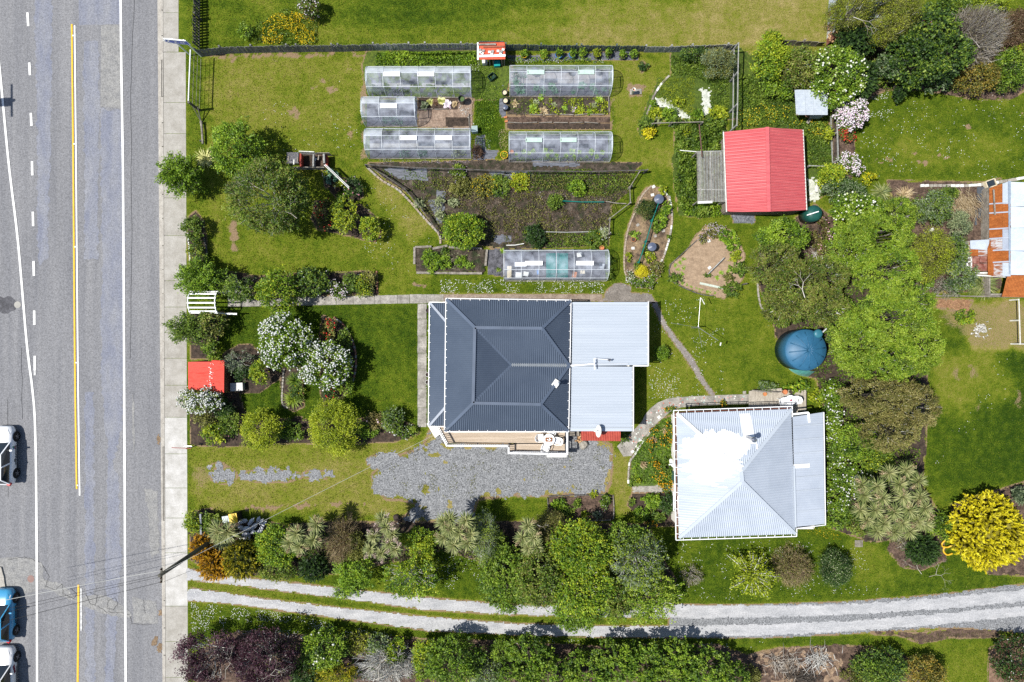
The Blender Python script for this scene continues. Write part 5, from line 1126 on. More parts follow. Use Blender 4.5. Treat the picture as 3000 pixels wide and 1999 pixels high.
M().beam(onboard(-.55,z1+.05),onboard(L_+.2,z1+.05),.07,.07).build('top_rail',m_white,SG)
WF=thing('wire_fence','see through wire fence with a white pipe top rail along the footpath','fence',P(590,245))
tp=[P(558,146,1.7),P(553,300,1.7)];M().tube([P(558,146,1.7),P(554.5,230,1.7),P(552,296,1.7),P(555,303,1.68)],.045,8).build('top_rail',m_white,WF)
for z in(.08,.6,1.15):M().tube([Vector((tp[0].x,tp[0].y,z)),Vector((tp[1].x,tp[1].y,z))],.014,5).build('wire',m_timber,WF)
for i in range(4):
 q=tp[0].lerp(tp[1],(i+.5)/4);M().tube([(q.x,q.y,0),(q.x,q.y,1.7)],.016,5).build('picket_wire',m_black,WF)
q=tp[1];M().tube([(q.x,q.y,0),(q.x,q.y,1.75)],.09,8).build('corner_post',m_timberd,WF)
for t in(-.1,.25):M().beam((q.x+t,q.y,.9),(P(591,358).x,P(591,358).y,.12),.05,.05).build('brace',m_timberd,WF)
LR=thing('log_rail','low weathered log rail above the variegated flax','rail',P(592,390));M().tube([P(589,355,.25),P(592,385,.27),P(594,422,.25)],.09,8,.07).build('log',m_timber,LR)
for y in(362,415):q=P(591,y);M().box((q.x,q.y,.12),(.1,.1,.26)).build('post',m_timberd,LR)
def railfence(label,pts,h,rails=(.5,1.0),mt=None,w=.09,posts=True,name='rail_fence',net=None):
 r=thing(name,label,'fence',P(*pts[0]));mt=mt or m_timber
 for a,b in zip(pts[:-1],pts[1:]):
  A_,B_=P(*a),P(*b)
  for z in rails:M().beam(A_+Vector((0,0,z*h)),B_+Vector((0,0,z*h)),.05,w).build('rail',mt,r)
  if net is not None:M().add([A_+Vector((.02,0,0)),B_+Vector((.02,0,0)),B_+Vector((.02,0,h)),A_+Vector((.02,0,h))],[(0,1,2,3)]).build('netting',net,r)
 if posts:
  for a in pts:q=P(*a);M().box((q.x,q.y,h/2),(.1,.1,h)).build('post',mt,r)
 return r
m_wire=film_mat('garden_netting',(.03,.05,.04),.8,.1);m_gwire=film_mat('green_netting',(.0,.12,.07),.55,.1)
railfence('tall silvered timber frame fence at the right of the rough garden',[(2140,158),(2138,240),(2137,330),(2135,390)],1.8,(.45,1.0),m_palel,net=m_wire)
railfence('silvered timber fence between the ivy and the pale rhododendron',[(2432,345),(2434,400),(2436,480)],1.0,(.1,1.0),m_palel,w=.14,net=m_wire)
railfence('horizontal log barrier across the rough garden',[(1905,372),(1960,370),(2050,368)],.8,(1.0,),m_timber)
railfence('sagging net fence along the top of the vegetable garden',[(1078,492),(1200,500),(1480,510),(1730,512),(1885,508)],.9,(1.0,),m_timberd,net=m_wire)
railfence('sagging dark net fence down the curved side of the vegetable garden',[(1080,492),(1130,520),(1190,560),(1240,620),(1290,690)],.7,(1.0,),m_timberd,net=m_wire)
railfence('post and net fence on the right side of the vegetable garden',[(1870,508),(1840,555),(1842,600),(1783,645),(1780,690)],.8,(.9,),m_timber,w=.05,net=m_wire)
railfence('long low timber fence above the fenced paddock corner',[(2690,868),(2800,869),(3010,872)],.6,(.3,1.0),m_timber,w=.12)
railfence('white pipe fence at the right edge of the far paddock',[(2958,880),(2960,940),(2962,1008),(3050,1009)],.9,(1.0,),m_offwhite,w=.06)
railfence('thin rail tied to a post by the dandelions and ivy',[(2358,494),(2420,497)],.8,(1.0,),m_palel,w=.07)
railfence('tall green net line strung diagonally between the two compost bins',[(1923,600),(1905,650),(1888,710),(1866,772)],.75,(1.0,),mat('teal_rope',(.0,.16,.13),rough=.7),w=.05,net=m_gwire)
NF=thing('net_frame','white topped netting frame casting a mesh shadow on the lawn','frame',P(990,520))
a,b=P(950,484,1.2),P(1023,553,1.2);M().beam(a,b,.05,.14).build('top_board',m_offwhite,NF);M().beam(a+Vector((.08,.05,-.03)),b+Vector((.0,.12,-.03)),.03,.1).build('top_board',m_white,NF)
M().add([Vector((a.x,a.y,0)),Vector((b.x,b.y,0)),b,a],[(0,1,2,3)]).build('netting',film_mat('shade_mesh',(.05,.05,.04),.45,.1),NF)
for q in(a,b):M().box((q.x,q.y,.6),(.06,.06,1.2)).build('post',m_timberd,NF)
CB=thing('compost_bays','row of open timber compost bays with red and white boards','compost bays',P(900,470));m_redb=mat('red_board',(.22,.03,.02),(.3,.05,.03),scale=4,rough=.7,fine=.1)
hb=.95
for(x1,y1,x2,y2,mt,w,h_)in[(842,447,877,449,m_timber,.05,.5),(841,449,842,478,m_timber,.05,.5),(880,450,880,488,m_redb,.12,hb),(875,443,920,445,m_offwhite,.05,hb+.1),(918,452,917,488,m_palel,.1,hb),(925,448,965,448,m_timber,.05,.8),(948,451,949,478,m_palel,.12,hb),(955,454,956,490,m_redb,.16,.7),(852,490,950,490,m_timber,.06,.7)]:
 q1,q2=P(x1,y1,h_),P(x2,y2,h_)
 for k in range(4):z=h_*(k+.5)/4;M().beam((q1.x,q1.y,z),(q2.x,q2.y,z),w if k==3 else.03,h_/4-.01).build('board',mt,CB)
M().box(P(861,466,.3),(.85,.8,.6)).build('covered_heap',m_plastic,CB);M().box(P(899,470,.12),(.85,.9,.24)).build('compost_heap',m_soil,CB);M().box(P(936,470,.2),(.7,.9,.3)).build('compost_heap',m_mulch,CB)
for i,(x,y,rz)in enumerate([(845,465,1.57),(861,475,1.5),(872,468,1.5),(923,470,1.0),(933,462,1.4)]):M().box(P(x,y,.62),(.35,.08,.04),rz=rz).build('offcut',m_offwhite if i%2 else m_timber,CB)
# EDGINGS (brick, timber, stone)
def edging(label,pts,mt,ln=.22,w=.11,h=.10,smooth=True,name='bed_edging',gap=.02,cat='edging',mts=None,maxn=280):
 P_=[P(x,y)for x,y in pts];P_=smooth_path(P_,8)if smooth else P_
 L_=sum((b-a).length for a,b in zip(P_[:-1],P_[1:]));n=int(L_/(ln+gap));
 r=thing(name,label,cat,P_[0]);r_=random.Random(len(pts)*7+int(pts[0][0]));me={}
 acc=0;i=0;seg=0;pos=[]
 tgt=ln/2 if not smooth else 0
 for a,b in zip(P_[:-1],P_[1:]):
  l=(b-a).length
  while tgt<=acc+l-(ln*.3 if not smooth else 0)and len(pos)<maxn:
   pos.append((a.lerp(b,(tgt-acc)/max(l,1e-6)),math.atan2((b-a).y,(b-a).x)));tgt+=ln+gap
  acc+=l
 if not pos:pos=[(P_[0].lerp(P_[-1],.5),math.atan2((P_[-1]-P_[0]).y,(P_[-1]-P_[0]).x))]
 for q,an in pos:
  mm=r_.choice(mts)if mts else mt;key=mm.name
  if key not in me:o=M().box((0,0,h/2),(ln,w,h)).build('block',mm,None);me[key]=o.data
  else:o=bpy.data.objects.new('block',me[key]);COL.objects.link(o)
  o.name='edging_block';o.parent=r;q=q-wloc(r);o.location=(q.x,q.y,r_.uniform(-.01,.015));o.rotation_euler=(0,0,an+r_.gauss(0,.06));o.scale=(r_.uniform(.85,1.05),r_.uniform(.9,1.1),1)
 return r
m_brickp=mat('pale_brick',(.24,.19,.14),(.34,.28,.22),scale=6,rough=.9,fine=.2);m_brickr=mat('red_brick',(.20,.09,.06),(.30,.15,.10),scale=6,rough=.9,fine=.25);m_stone=mat('edging_stone',(.2,.18,.15),(.33,.31,.27),scale=5,rough=.9,fine=.25)
edging('pale brick edging down the west side of the island bed',[(1905,548),(1880,575),(1856,630),(1838,680),(1829,740),(1829,790),(1836,812)],m_brickp)
edging('cream block edging down the east side of the island bed',[(1943,558),(1962,590),(1968,640),(1962,690),(1948,740),(1935,770)],m_stone,.3,.13,mts=[m_stone,m_offwhite,m_brickp])
edging('curved red brick edging round the front flower bed',[(982,932),(1010,955),(1032,995),(1043,1040),(1042,1085),(1030,1130),(1016,1150)],m_brickr,mts=[m_brickr,m_stone])
edging('stone edging of the curved lawn side of the vegetable garden',[(1080,495),(1120,530),(1165,556),(1200,590),(1230,625),(1262,660),(1288,690),(1290,720)],m_stone,.3,.14,.14,mts=[m_stone,m_brickp])
edging('dark timber edging round the triangular sand bed, left side',[(2035,710),(2000,742),(1966,775),(1960,800),(1968,822),(2000,842),(2050,862),(2095,868)],m_timberd,.4,.06,.12)
edging('brick edging at the rose bed point',[(1108,640),(1112,670),(1112,690),(1097,710)],m_brickr,.2)
edging('timber edging along the top bank of the rough garden',[(1955,228),(1935,250),(1915,282),(1905,310),(1895,335)],m_stone,.35,.13,.1,mts=[m_stone,m_offwhite,m_timber])
edging('brick edging at the east end of the path hedge',[(1104,798),(1106,830),(1104,856)],m_brickr)
edging('brick edging left of the narrow lily bed',[(832,1085),(829,1130),(828,1180),(845,1196)],m_stone);edging('brick edging right of the narrow lily bed',[(886,1100),(889,1150),(890,1185)],m_brickr)
edging('curved dark edging in front of the red street shed bed',[(676,915),(660,940),(645,975),(636,1010)],m_timberd,.3,.06)
edging('stone edging along the marigold garden',[(1906,1264),(1880,1298),(1860,1330),(1845,1352),(1841,1380),(1840,1420)],m_stone,.3,.12,.1,mts=[m_stone,m_offwhite])
edging('stone edging east of the narrow street bed',[(597,690),(606,730),(608,765)],m_timberd,.3);edging('pale edging west of the narrow street bed',[(552,690),(556,730),(558,775)],m_offwhite,.3,.08)
edging('log edging of the shrub bed at the lawn east side',[(2218,820),(2222,870),(2232,905),(2260,930)],m_stone,.35)
edging('row of flat stones above the rusty outbuilding',[(2700,545),(2760,545),(2830,545),(2890,540),(2940,532),(3010,520)],m_stone,.3,.2,.12,mts=[m_stone,m_offwhite])
edging('low sleeper edging of the lower sand bed front',[(1605,1453),(1700,1450),(1793,1450)],m_timberd,.9,.07,.12,smooth=False)
edging('bottom sleeper edging of the boxed flower bed',[(1607,1526),(1700,1525),(1796,1523)],m_timber,.9,.07,.14,smooth=False)
edging('right sleeper edging of the boxed flower bed',[(1796,1448),(1797,1485),(1797,1525)],m_timber,.9,.07,.14,smooth=False);edging('left sleeper edging of the boxed flower bed',[(1605,1456),(1605,1490),(1605,1525)],m_timberd,.9,.07,.12,smooth=False)
for(lab,pts)in(('top railway sleeper edging of the raised herb box',[(1217,724),(1320,726),(1425,730)]),('bottom railway sleeper edging of the raised herb box',[(1218,800),(1320,801),(1425,802)]),('left railway sleeper edging of the raised herb box',[(1215,726),(1215,765),(1215,800)]),('right railway sleeper edging of the raised herb box',[(1425,732),(1424,765),(1422,800)])):
 edging(lab,pts,m_timber,1.2,.16,.2,smooth=False)
bed([(1218,728),(1422,732),(1420,798),(1219,797)],m_weedy,z=.1,halo=.3)
for(lab,pts)in(('board edging below the cabbage bed',[(1226,322),(1340,322)]),('board edging right of the seedling bed',[(1374,343),(1375,372)]),('board edging below the salad bed between tunnels',[(1548,338),(1783,337)]),('board edging right of the salad bed',[(1783,285),(1784,338)]),('white pipe frame over the bare soil strip',[(1486,361),(1782,361)])):
 edging(lab,[pts[0],((pts[0][0]+pts[1][0])/2,(pts[0][1]+pts[1][1])/2),pts[1]],m_timber,1.1,.05,.15,smooth=False)
for i in range(1):pass
PV=[(1914,548,.5,'cream paver at the north tip of the island bed'),(1911,572,.2,'second cream paver left of the larger compost bin'),(1959,579,.1,'pale paver right of the larger compost bin'),(1868,660,.6,'pinkish paver in the middle of the island bed'),(1943,677,.1,'blue grey paver right of the green net'),(1919,692,.2,'yellowish paver above the smaller compost bin'),(1854,728,.05,'cream paver left of the green net'),(1908,743,.4,'pale paver below the smaller compost bin'),(2062,704,.4,'left cream paver at the top of the sand bed'),(2076,707,.5,'right cream paver at the top of the sand bed'),(2131,726,.6,'grey paver at the right of the sand bed'),(2078,785,.6,'cream paver beside the propped board'),(2180,1150,.1,'small grey paver where the path meets the deck'),(1930,1222,.7,'cream block where the mosaic path bends'),(1876,1292,.6,'cream block below the mosaic path'),(1866,1308,.6,'long cream block beside the mosaic path'),(1853,1323,.7,'last cream block near the gravel yard'),(1862,270,.05,'square concrete pad under the clay flue')]
for x,y,rz,lab in PV:
 s_=.23 if y!=270 else.85;o=M().box((0,0,.0),(s_,s_*(.85 if y!=270 else.45),.05)).build('paver',m_offwhite if 'cream' in lab else m_conc2);o.location=P(x,y)+Vector((0,0,.06));o.rotation_euler=(0,0,rz);tag(o,lab,'paver','pavers laid about the beds')
PB=thing('board','narrow board propped on edge in the sand bed','board',P(2095,790));M().beam(P(2074,803,.35),P(2122,755,.35),.07,.05).build('plank',m_palel,PB);M().add([P(2074,803,0),P(2122,755,0),P(2122,755,.33),P(2074,803,.33)],[(0,1,2,3)]).build('netting',MATS.get('x')or m_wire,PB)
PB=thing('board','flaking pale green board lying at the foot of the sand bed','board',P(2085,835));M().beam(P(2050,830,.12),P(2120,845,.12),.16,.05).build('plank',mat('flaking_green',(.3,.36,.28),(.5,.52,.46),scale=6,rough=.8),PB)
FP=thing('fence_post','lone post in a bare patch of lawn above the house path','post',P(1225,838));M().beam(P(1218,837,.05),P(1231,838,.08),.05,.05).build('stake',m_timberd,FP)
for i,(x,y,lab)in enumerate([(1890,505,'leaning dark post at the corner of the netted garden'),(1846,552,'dark post beside the island bed lawn'),(1783,690,'short post at the tunnel corner'),(2176,834,'broken stake at the right of the sand bed')]):
 q=P(x,y);o=thing('stake',lab,'stake',q);M().beam(q,q+Vector((.05,.02,.7)),.09,.09).build('wood',m_timberd,o)
for i,(a,b,lab,mt)in enumerate([((1775,590),(1835,597),'pale pole lying across the right side of the netted garden',m_timber),((1635,588),(1770,592),'green rope line across the netted garden',MATS['teal_rope']),((1580,679),(1740,679),'thin white cane over the lower netted garden',m_palel),((1483,719),(1535,714),'white board at the bottom of the netted garden',m_offwhite)]):
 o=thing('garden_pole',lab,'pole',P(*a));M().tube([P(*a,.35),P((a[0]+b[0])/2,(a[1]+b[1])/2+2,.33),P(*b,.35)],.035,6).build('pole',mt,o)
# ARBOUR, CLOTHES LINE, TABLES
AR=thing('arbour','white slatted garden arbour over the street gate','arbour',P(600,885));ha=2.0
X0,X1=P(551,885,ha).x,P(630,885,ha).x;cy=P(0,885,ha).y
for x in(X0,X1):
 pts=[(x,cy+.75*math.cos(R(a)),ha-.45+.5*math.sin(R(a)))for a in range(0,181,20)];m=M();m.tube([(x,cy+.75,0)]+pts+[(x,cy-.75,0)],.045,6);m.build('arch',m_white,AR)
for i,a in enumerate((8,40,68,95,122,150,172)):
 y,z=cy+.75*math.cos(R(a)),ha-.45+.52*math.sin(R(a));M().beam((X0-.05,y,z),(X1+.05,y,z),.10,.03).build('slat',m_white,AR)
for s_ in(-1,1):
 for k in range(4):z=.3+k*.35;M().beam((X0,cy+s_*.76,z),(X1,cy+s_*.76,z),.03,.05).build('side_slat',m_white,AR)
 M().beam((X1,cy+s_*.78,.9),(X1+1.1,cy+s_*.8,.9),.12,.06).build('wing_rail',m_white,AR)
CL=thing('clothes_line','bare rotary clothes line on the back lawn with thin arms','clothes line',P(2040,960));q=P(2026,961);hc=1.9
M().tube([(q.x,q.y,0),(q.x,q.y,hc)],.04,8).build('pole',m_metal,CL)
for(x,y,e_)in((2052,872,.003),(1965,947,.002),(2104,998,.014),(2056,1013,.003)):
 t=P(x,y,hc+.1);M().tube([(q.x,q.y,hc-.1),t],e_+.006,5).build('arm',m_metal,CL)
M().beam(P(2054,873,hc+.1),P(2064,892,hc),.05,.03).build('arm_tip',m_offwhite,CL);t=P(2112,1008,hc);M().beam(t+Vector((0,.1,0)),t-Vector((.05,.12,0)),.08,.04).build('arm_tip',m_offwhite,CL)
def table_set(x,y,z,tr,label,chairs,tray=None):
 r=thing('garden_table',label,'table',P(x,y,z));c=P(x,y,z+.72);c=(c.x,c.y,z)
 M().lathe(c,[(tr*.5,.60),(tr,.69),(tr,.72),(0.001,.725)],28,False).build('table_top',m_white,r)
 for k in range(4):a=k*math.pi/2+.4;M().tube([(c[0]+tr*.6*math.cos(a),c[1]+tr*.6*math.sin(a),z),(c[0]+tr*.4*math.cos(a),c[1]+tr*.4*math.sin(a),z+.69)],.025,6).build('leg',m_white,r)
 for(dx,dy,rz,lab)in chairs:chair(c[0]+dx,c[1]+dy,z,rz,lab)
 return r,c
CHB=None
def chair(x,y,z,rz,label):
 global CHB
 if CHB is None:
  r=thing('garden_chair',label,'chair',(0,0,0),'white plastic garden chairs')
  M().prism([(-.22,-.22),(.22,-.24),(.24,.2),(-.2,.22)],.40,.435).build('seat',m_white,r,bevel=.01)
  m=M();vs=[];N=7
  for k in range(N):a=R(-62+124*k/(N-1));vs+=[(-.05-.22*math.cos(a),.26*math.sin(a),.44),(-.13-.24*math.cos(a),.29*math.sin(a),.82-.1*abs(math.sin(a))),(-.16-.24*math.cos(a),.29*math.sin(a),.82-.1*abs(math.sin(a))),(-.08-.22*math.cos(a),.26*math.sin(a),.44)]
  m.add(vs,[f for k in range(N-1)for f in((4*k,4*k+4,4*k+5,4*k+1),(4*k+1,4*k+5,4*k+6,4*k+2),(4*k+2,4*k+6,4*k+7,4*k+3))]);m.build('backrest',m_white,r,True)
  for sx,sy in((-.2,-.2),(.2,-.22),(.22,.2),(-.2,.2)):M().tube([(sx*1.1,sy*1.1,0),(sx,sy,.42)],.025,6).build('leg',m_white,r)
  for s_ in(-1,1):M().tube([(-.2,.26*s_,.62),(.05,.28*s_,.63),(.2,.26*s_,.6),(.21,.24*s_,.42)],.025,6).build('armrest',m_white,r)
  CHB=r;r.location=(x,y,z);r.rotation_euler=(0,0,rz);return r
 return copy_tree(CHB,(x,y,z),rz,label,'white plastic garden chairs')
tb,c=table_set(1608,1289,hd,.42,'round white table on the pale front deck with a tray',[(-.6,.1,0.1,'white plastic chair on the left of the front deck table'),(.25,.6,-1.9,'white plastic chair at the top of the front deck table'),(.62,-.12,3.0,'white plastic chair on the right of the front deck table'),(-.25,-.62,1.2,'white plastic chair below the front deck table')])
t=M().box((c[0],c[1]+.02,hd+.745),(.5,.3,.03)).build('serving_tray',mat('wood_tray',(.22,.08,.02),rough=.5));origin_to(t,(c[0],c[1],hd+.73));tag(t,'brown wooden tray lying on the round front deck table','tray')
t=thing('cups','white cups gathered on the brown tray','cups',(c[0],c[1],hd+.76))
for dx,dy in((-.1,.03),(.0,-.02),(.1,.03),(.04,.08)):M().lathe((c[0]+dx,c[1]+dy,hd+.76),[(.03,0),(.05,.07),(.045,.07),(.0,.02)],10,False).build('cup',m_white,t)
tb,c=table_set(2316,1173,.45,.36,'round white table on the grey plank deck',[(-.42,-.1,.2,'white chair on the left of the grey deck table'),(.45,.0,3.1,'white chair on the right of the grey deck table'),(-.1,-.45,1.4,'white chair below the grey deck table')])
t=M().lathe((0,0,0),[(.05,0),(.07,.1),(.0,.1)],10).build('flower_cup',mat('magenta',(.3,.02,.06),rough=.5));t.location=(c[0],c[1],1.18);tag(t,'small dark pink pot in the middle of the grey deck table','pot')
for x,y,s_,lab in((1708,1302,.35,'round pale boulder at the corner of the red lean-to'),(1161,1517,.25,'dark boulder at the lower edge of the gravel yard'),(1170,1524,.2,'smaller dark boulder beside the first at the gravel edge')):
 m=M();m.lathe((0,0,0),[(s_*.9,0),(s_,s_*.4),(s_*.7,s_*.85),(0.01,s_)],9,True);m.v=[(a*(1+.2*math.sin(7*b+3*a)),b*(1+.15*math.cos(5*a)),c_)for a,b,c_ in m.v];o=m.build('boulder',m_stone if s_>.3 else mat('dark_rock',(.05,.035,.03),rough=.9));o.location=P(x,y);tag(o,lab,'boulder')
FW=thing('firewood_stack','stack of split orange firewood beside the striped iron fence','firewood',P(2440,95));m_log=mat('split_wood',(.30,.17,.08),(.5,.33,.18),scale=6,rough=.9,fine=.2);r_=random.Random(8)
for i in range(120):
 q=P(r_.uniform(2428,2462),r_.uniform(72,122),.1+r_.random()*.8);M().beam(q,q+Vector((r_.uniform(-.2,.2),r_.uniform(-.2,.2),r_.uniform(-.05,.05))),.11,.09).build('log',m_log,FW)
LP=thing('firewood_heap','small heap of split logs beside the boulder and stoop','firewood',P(1698,1285))
for i in range(14):q=P(r_.uniform(1690,1703),r_.uniform(1272,1296),.05+r_.random()*.4);M().beam(q,q+Vector((r_.uniform(-.25,.25),r_.uniform(-.2,.2),0)),.1,.09).build('log',m_log,LP)
# rubbish bags
m_bag=mat('silvery_bag',(.38,.39,.42),(.55,.56,.60),scale=3,rough=.5,fine=.15);BG='stuffed white sacks heaped behind the yellow bin'
BL=['topmost upright white sack with an orange print','grey striped sack leaning at the right end','long pale sack lying across the heap','crumpled white sack at the centre of the heap','white sack with brown spots beside the cabbage tree','flat sack at the bottom of the heap','narrow sack beside the grey striped one','pale sack half under the long one','white sack next to the yellow lidded bin','slumped sack at the lower right','small sack on top at the left','torn sack showing orange paper','round knotted sack at the far right','thin sack near the timber edge']
for i,(x,y,l,w,a)in enumerate([(757,1524,.5,.28,1.2),(772,1538,.65,.3,.9),(742,1545,.9,.35,.8),(722,1550,.6,.4,.2),(705,1545,.5,.35,-.3),(720,1566,.7,.4,.2),(765,1530,.5,.25,1.0),(735,1530,.7,.3,.9),(715,1527,.55,.35,.2),(758,1558,.55,.35,.4),(704,1531,.35,.25,0),(741,1560,.4,.3,.5),(766,1548,.45,.3,.7),(730,1575,.4,.22,1.3)]):
 n=9;m=M();pr=[(.02,-.5),(.55,-.42),(.9,-.2),(1,.1),(.85,.35),(.35,.46),(.18,.52),(.3,.6)];k=len(pr);vs=[]
 for(rr_,t)in pr:
  for j in range(n):an=2*math.pi*j/n;wob=1+.16*math.sin(3*an+i+t*6);vs.append((t*l,rr_*w/2*math.cos(an)*wob,rr_*w/2*.8*math.sin(an)*wob))
 m.add(vs,[(p*n+j,p*n+(j+1)%n,(p+1)*n+(j+1)%n,(p+1)*n+j)for p in range(k-1)for j in range(n)]+[tuple(range(n-1,-1,-1)),tuple((k-1)*n+j for j in range(n))])
 z=.18+.12*(i%4);o=m.build('rubbish_sack',m_bag,None,True);q=P(x,y,z);o.location=q;o.rotation_euler=(0,-.15*(i%3),a);tag(o,BL[i],'sack',BG)
boxthing('rubbish_box','white box lid at the foot of the sack heap','box',712,1581,(.5,.25,.3),m_offwhite,0,0)
BF=thing('batten_fence','short black batten fence end by the street hedge','fence',P(588,1535))
for i in range(16):q=P(587+i*.1,1508+i*3.6,1.0);M().box((q.x,q.y,.5),(.16,.05,1.0),rz=.3).build('batten',m_timberd,BF)
M().beam(P(587,1506,1.05),P(589,1566,1.05),.12,.05).build('capping',mat('pale_cap',(.2,.22,.25),rough=.6),BF)
PM=thing('barrier_arm','thin red pole on a dark post across the drive entrance','barrier',P(560,1312));M().tube([P(503,1312,1.1),P(560,1314,1.1)],.025,6).build('arm',mat('rust_red_pole',(.3,.05,.04),rough=.6),PM);M().beam(P(545,1315,1.1),P(595,1299,.0),.07,.07).build('post',m_timberd,PM);M().beam(P(540,1308,1.12),P(562,1308,1.12),.04,.03).build('bracket',m_metal,PM)
PL=thing('pallet','small grey timber pallet on the lawn below the cabbage tree','pallet',P(2516,1593))
for i in range(6):q=P(2506+i*4,1593,.1);M().box((q.x,q.y,.1),(.07,.5,.03)).build('slat',m_timber,PL)
YH=thing('drain_coil','yellow drain coil under the golden conifer','hose',P(2765,1600));M().tube(smooth_path([P(2780,1575,.3),P(2762,1590,.25),P(2760,1600,.2),P(2775,1604,.2),P(2790,1598,.3)],6),.06,8).build('loop',m_yel,YH);M().tube(smooth_path([P(2768,1600,.12),P(2764,1615,.1),P(2775,1626,.1),P(2790,1622,.12)],6),.06,8).build('loop',m_yel,YH)
IR=thing('iron_sheets','dark blue iron sheets lying on the bark by the outbuilding','iron sheets',P(2875,575))
for i,(x0,y0,x1,y1)in enumerate([(2862,548,2892,594),(2856,612,2864,660),(2866,610,2876,638),(2880,606,2888,636)]):M().corr([P(x0,y0,.12),P(x1,y0,.12),P(x1-3,y1,.12),P(x0,y1,.12)],(0,1,0),.1,.02).build('sheet',mat('dark_blue_sheet',(.035,.045,.06),rough=.5),IR)
CFm=thing('cold_frame','white framed glass box in front of the outbuilding','cold frame',P(2902,538));m=M();q=P(2902,538,.3)
for dx,dy,sx,sy in((-.35,0,.06,.5),(.35,0,.06,.5),(0,.25,.7,.06),(0,-.25,.7,.06)):a=R(20);m.box((q.x+dx*math.cos(a)-dy*math.sin(a),q.y+dx*math.sin(a)+dy*math.cos(a),.2),(sx,sy,.4),rz=a)
m.build('frame',m_cream,CFm);M().box((q.x,q.y,.3),(.65,.45,.02),rz=R(20)).build('glass',m_glass,CFm)
for i,(x,y,l,a,lab)in enumerate([(2722,678,.8,.5,'white board lying in the shrubs left of the pale bush'),(2722,840,.5,.6,'bent silver sheet under the shrubs'),(2392,545,.9,1.5,'white plank pile beside the shed'),(2372,350,.7,1.0,'brown plank leaning at the grey shelter')]):
 q=P(x,y,.3);o=M().box((0,0,0),(l,.2,.04)).build('plank',m_offwhite if i<3 else m_timber);o.location=q;o.rotation_euler=(0,.1,a);tag(o,lab,'plank')
PG=thing('pergola','slatted lath shade roof attached to the faded red shed','pergola',P(2080,520));hp=1.9
for i in range(30):
 x=2042+i*2.75;M().beam(P(x,445,hp+.03),P(x+2,592,hp+.03),.035,.012).build('lath',m_palel if i%3 else m_timber,PG)
for(a,b)in(((2040,445),(2120,443)),((2042,556),(2122,556)),((2044,592),(2085,591)),((2050,445),(2052,590)),((2082,445),(2085,590))):M().beam(P(*a,hp),P(*b,hp),.06,.07).build('beam',m_palel,PG)
M().beam(P(1992,441,hp),P(2040,445,hp),.05,.05).build('beam',m_offwhite,PG);M().beam(P(2044,594,hp+.03),P(2087,592,hp+.03),.16,.03).build('beam',m_offwhite,PG);M().beam(P(2048,365,2.2),P(2057,460,2.2),.06,.06).build('beam',mat('rust_pole',(.12,.06,.05),rough=.8),PG)
for(x,y)in((2042,447),(2120,447),(2045,590),(2118,590)):q=P(x,y,hp);M().box((q.x,q.y,hp/2),(.08,.08,hp)).build('post',m_timber,PG)
# POWER POLES AND WIRES
m_pole=mat('pole_wood',(.05,.048,.038),(.11,.105,.085),scale=4,rough=.9,fine=.3,stretch=(3,3,.5));hp8=8.0
PO=thing('power_pole','tall dark timber power pole leaning out of the golden conifers','power pole',P(632,1577));b_=P(632,1577);t_=P(467,1687,hp8)
M().tube([b_,t_],.16,12,.115).build('pole',m_pole,PO,True)
M().beam(P(473.5,1664,7.6),P(472.5,1708,7.6),.09,.10).build('crossarm',m_pole,PO)
for y in(1668,1680,1693,1704):q=P(473,y,7.65);M().lathe(q,[(.03,0),(.05,.04),(.03,.09),(.045,.13),(0.0,.16)],8,False).build('insulator',mat('brown_insulator',(.06,.03,.02),rough=.3),PO)
P2_=thing('power_pole','power pole beyond the left edge whose shadow falls on the road','power pole',P(-150,315));q=P(-150,315)
M().tube([q,q+Vector((0,0,8.4))],.16,10,.12).build('pole',m_pole,P2_);M().beam(q+Vector((0,-1.2,8.1)),q+Vector((0,1.2,8.1)),.1,.12).build('crossarm',m_pole,P2_);M().beam(q+Vector((-.6,0,7.3)),q+Vector((.6,0,7.3)),.1,.12).build('crossarm',m_pole,P2_)
M().box(q+Vector((.15,-.05,7.0)),(.5,.6,.9)).build('transformer',mat('transformer_grey',(.2,.2,.2),rough=.5),P2_)
def wire(label,a,b,sag,rad,mt,n=16):
 r=thing('overhead_wire',label,'wire',a);a=Vector(a);b=Vector(b)
 M().tube([a.lerp(b,i/n)-Vector((0,0,sag*4*(i/n)*(1-i/n)))for i in range(n+1)],rad,4).build('cable',mt,r)
m_wh=mat('pale_cable',(.5,.5,.47),rough=.6);m_bk=mat('black_cable',(.02,.02,.02),rough=.6)
wire('pale thick overhead wire crossing the road from the pole',P(473,1672,7.7),P(-260,1815,7.9),.25,.014,m_wh)
wire('upper thin black overhead wire across the road',P(473,1684,7.7),P(-260,1850,7.9),.25,.011,m_bk);wire('middle thin black overhead wire across the road',P(473,1690,7.7),P(-260,1862,7.9),.25,.011,m_bk);wire('lowest black overhead wire across the road',P(472,1706,7.7),P(-260,1893,7.9),.2,.013,m_bk)
wire('pale service wire running from the pole up to the front deck corner',P(478,1676,7.5),P(1334,1244,3.1),.35,.009,m_wh);wire('thin dark wire dropping from the pole to the street hedge',P(480,1705,7.6),P(640,1640,5),.1,.009,m_bk)
wire('dark wire over the gravel yard beside the pale service wire',P(1100,1385,4.0),P(1338,1240,3.0),.1,.007,m_bk)
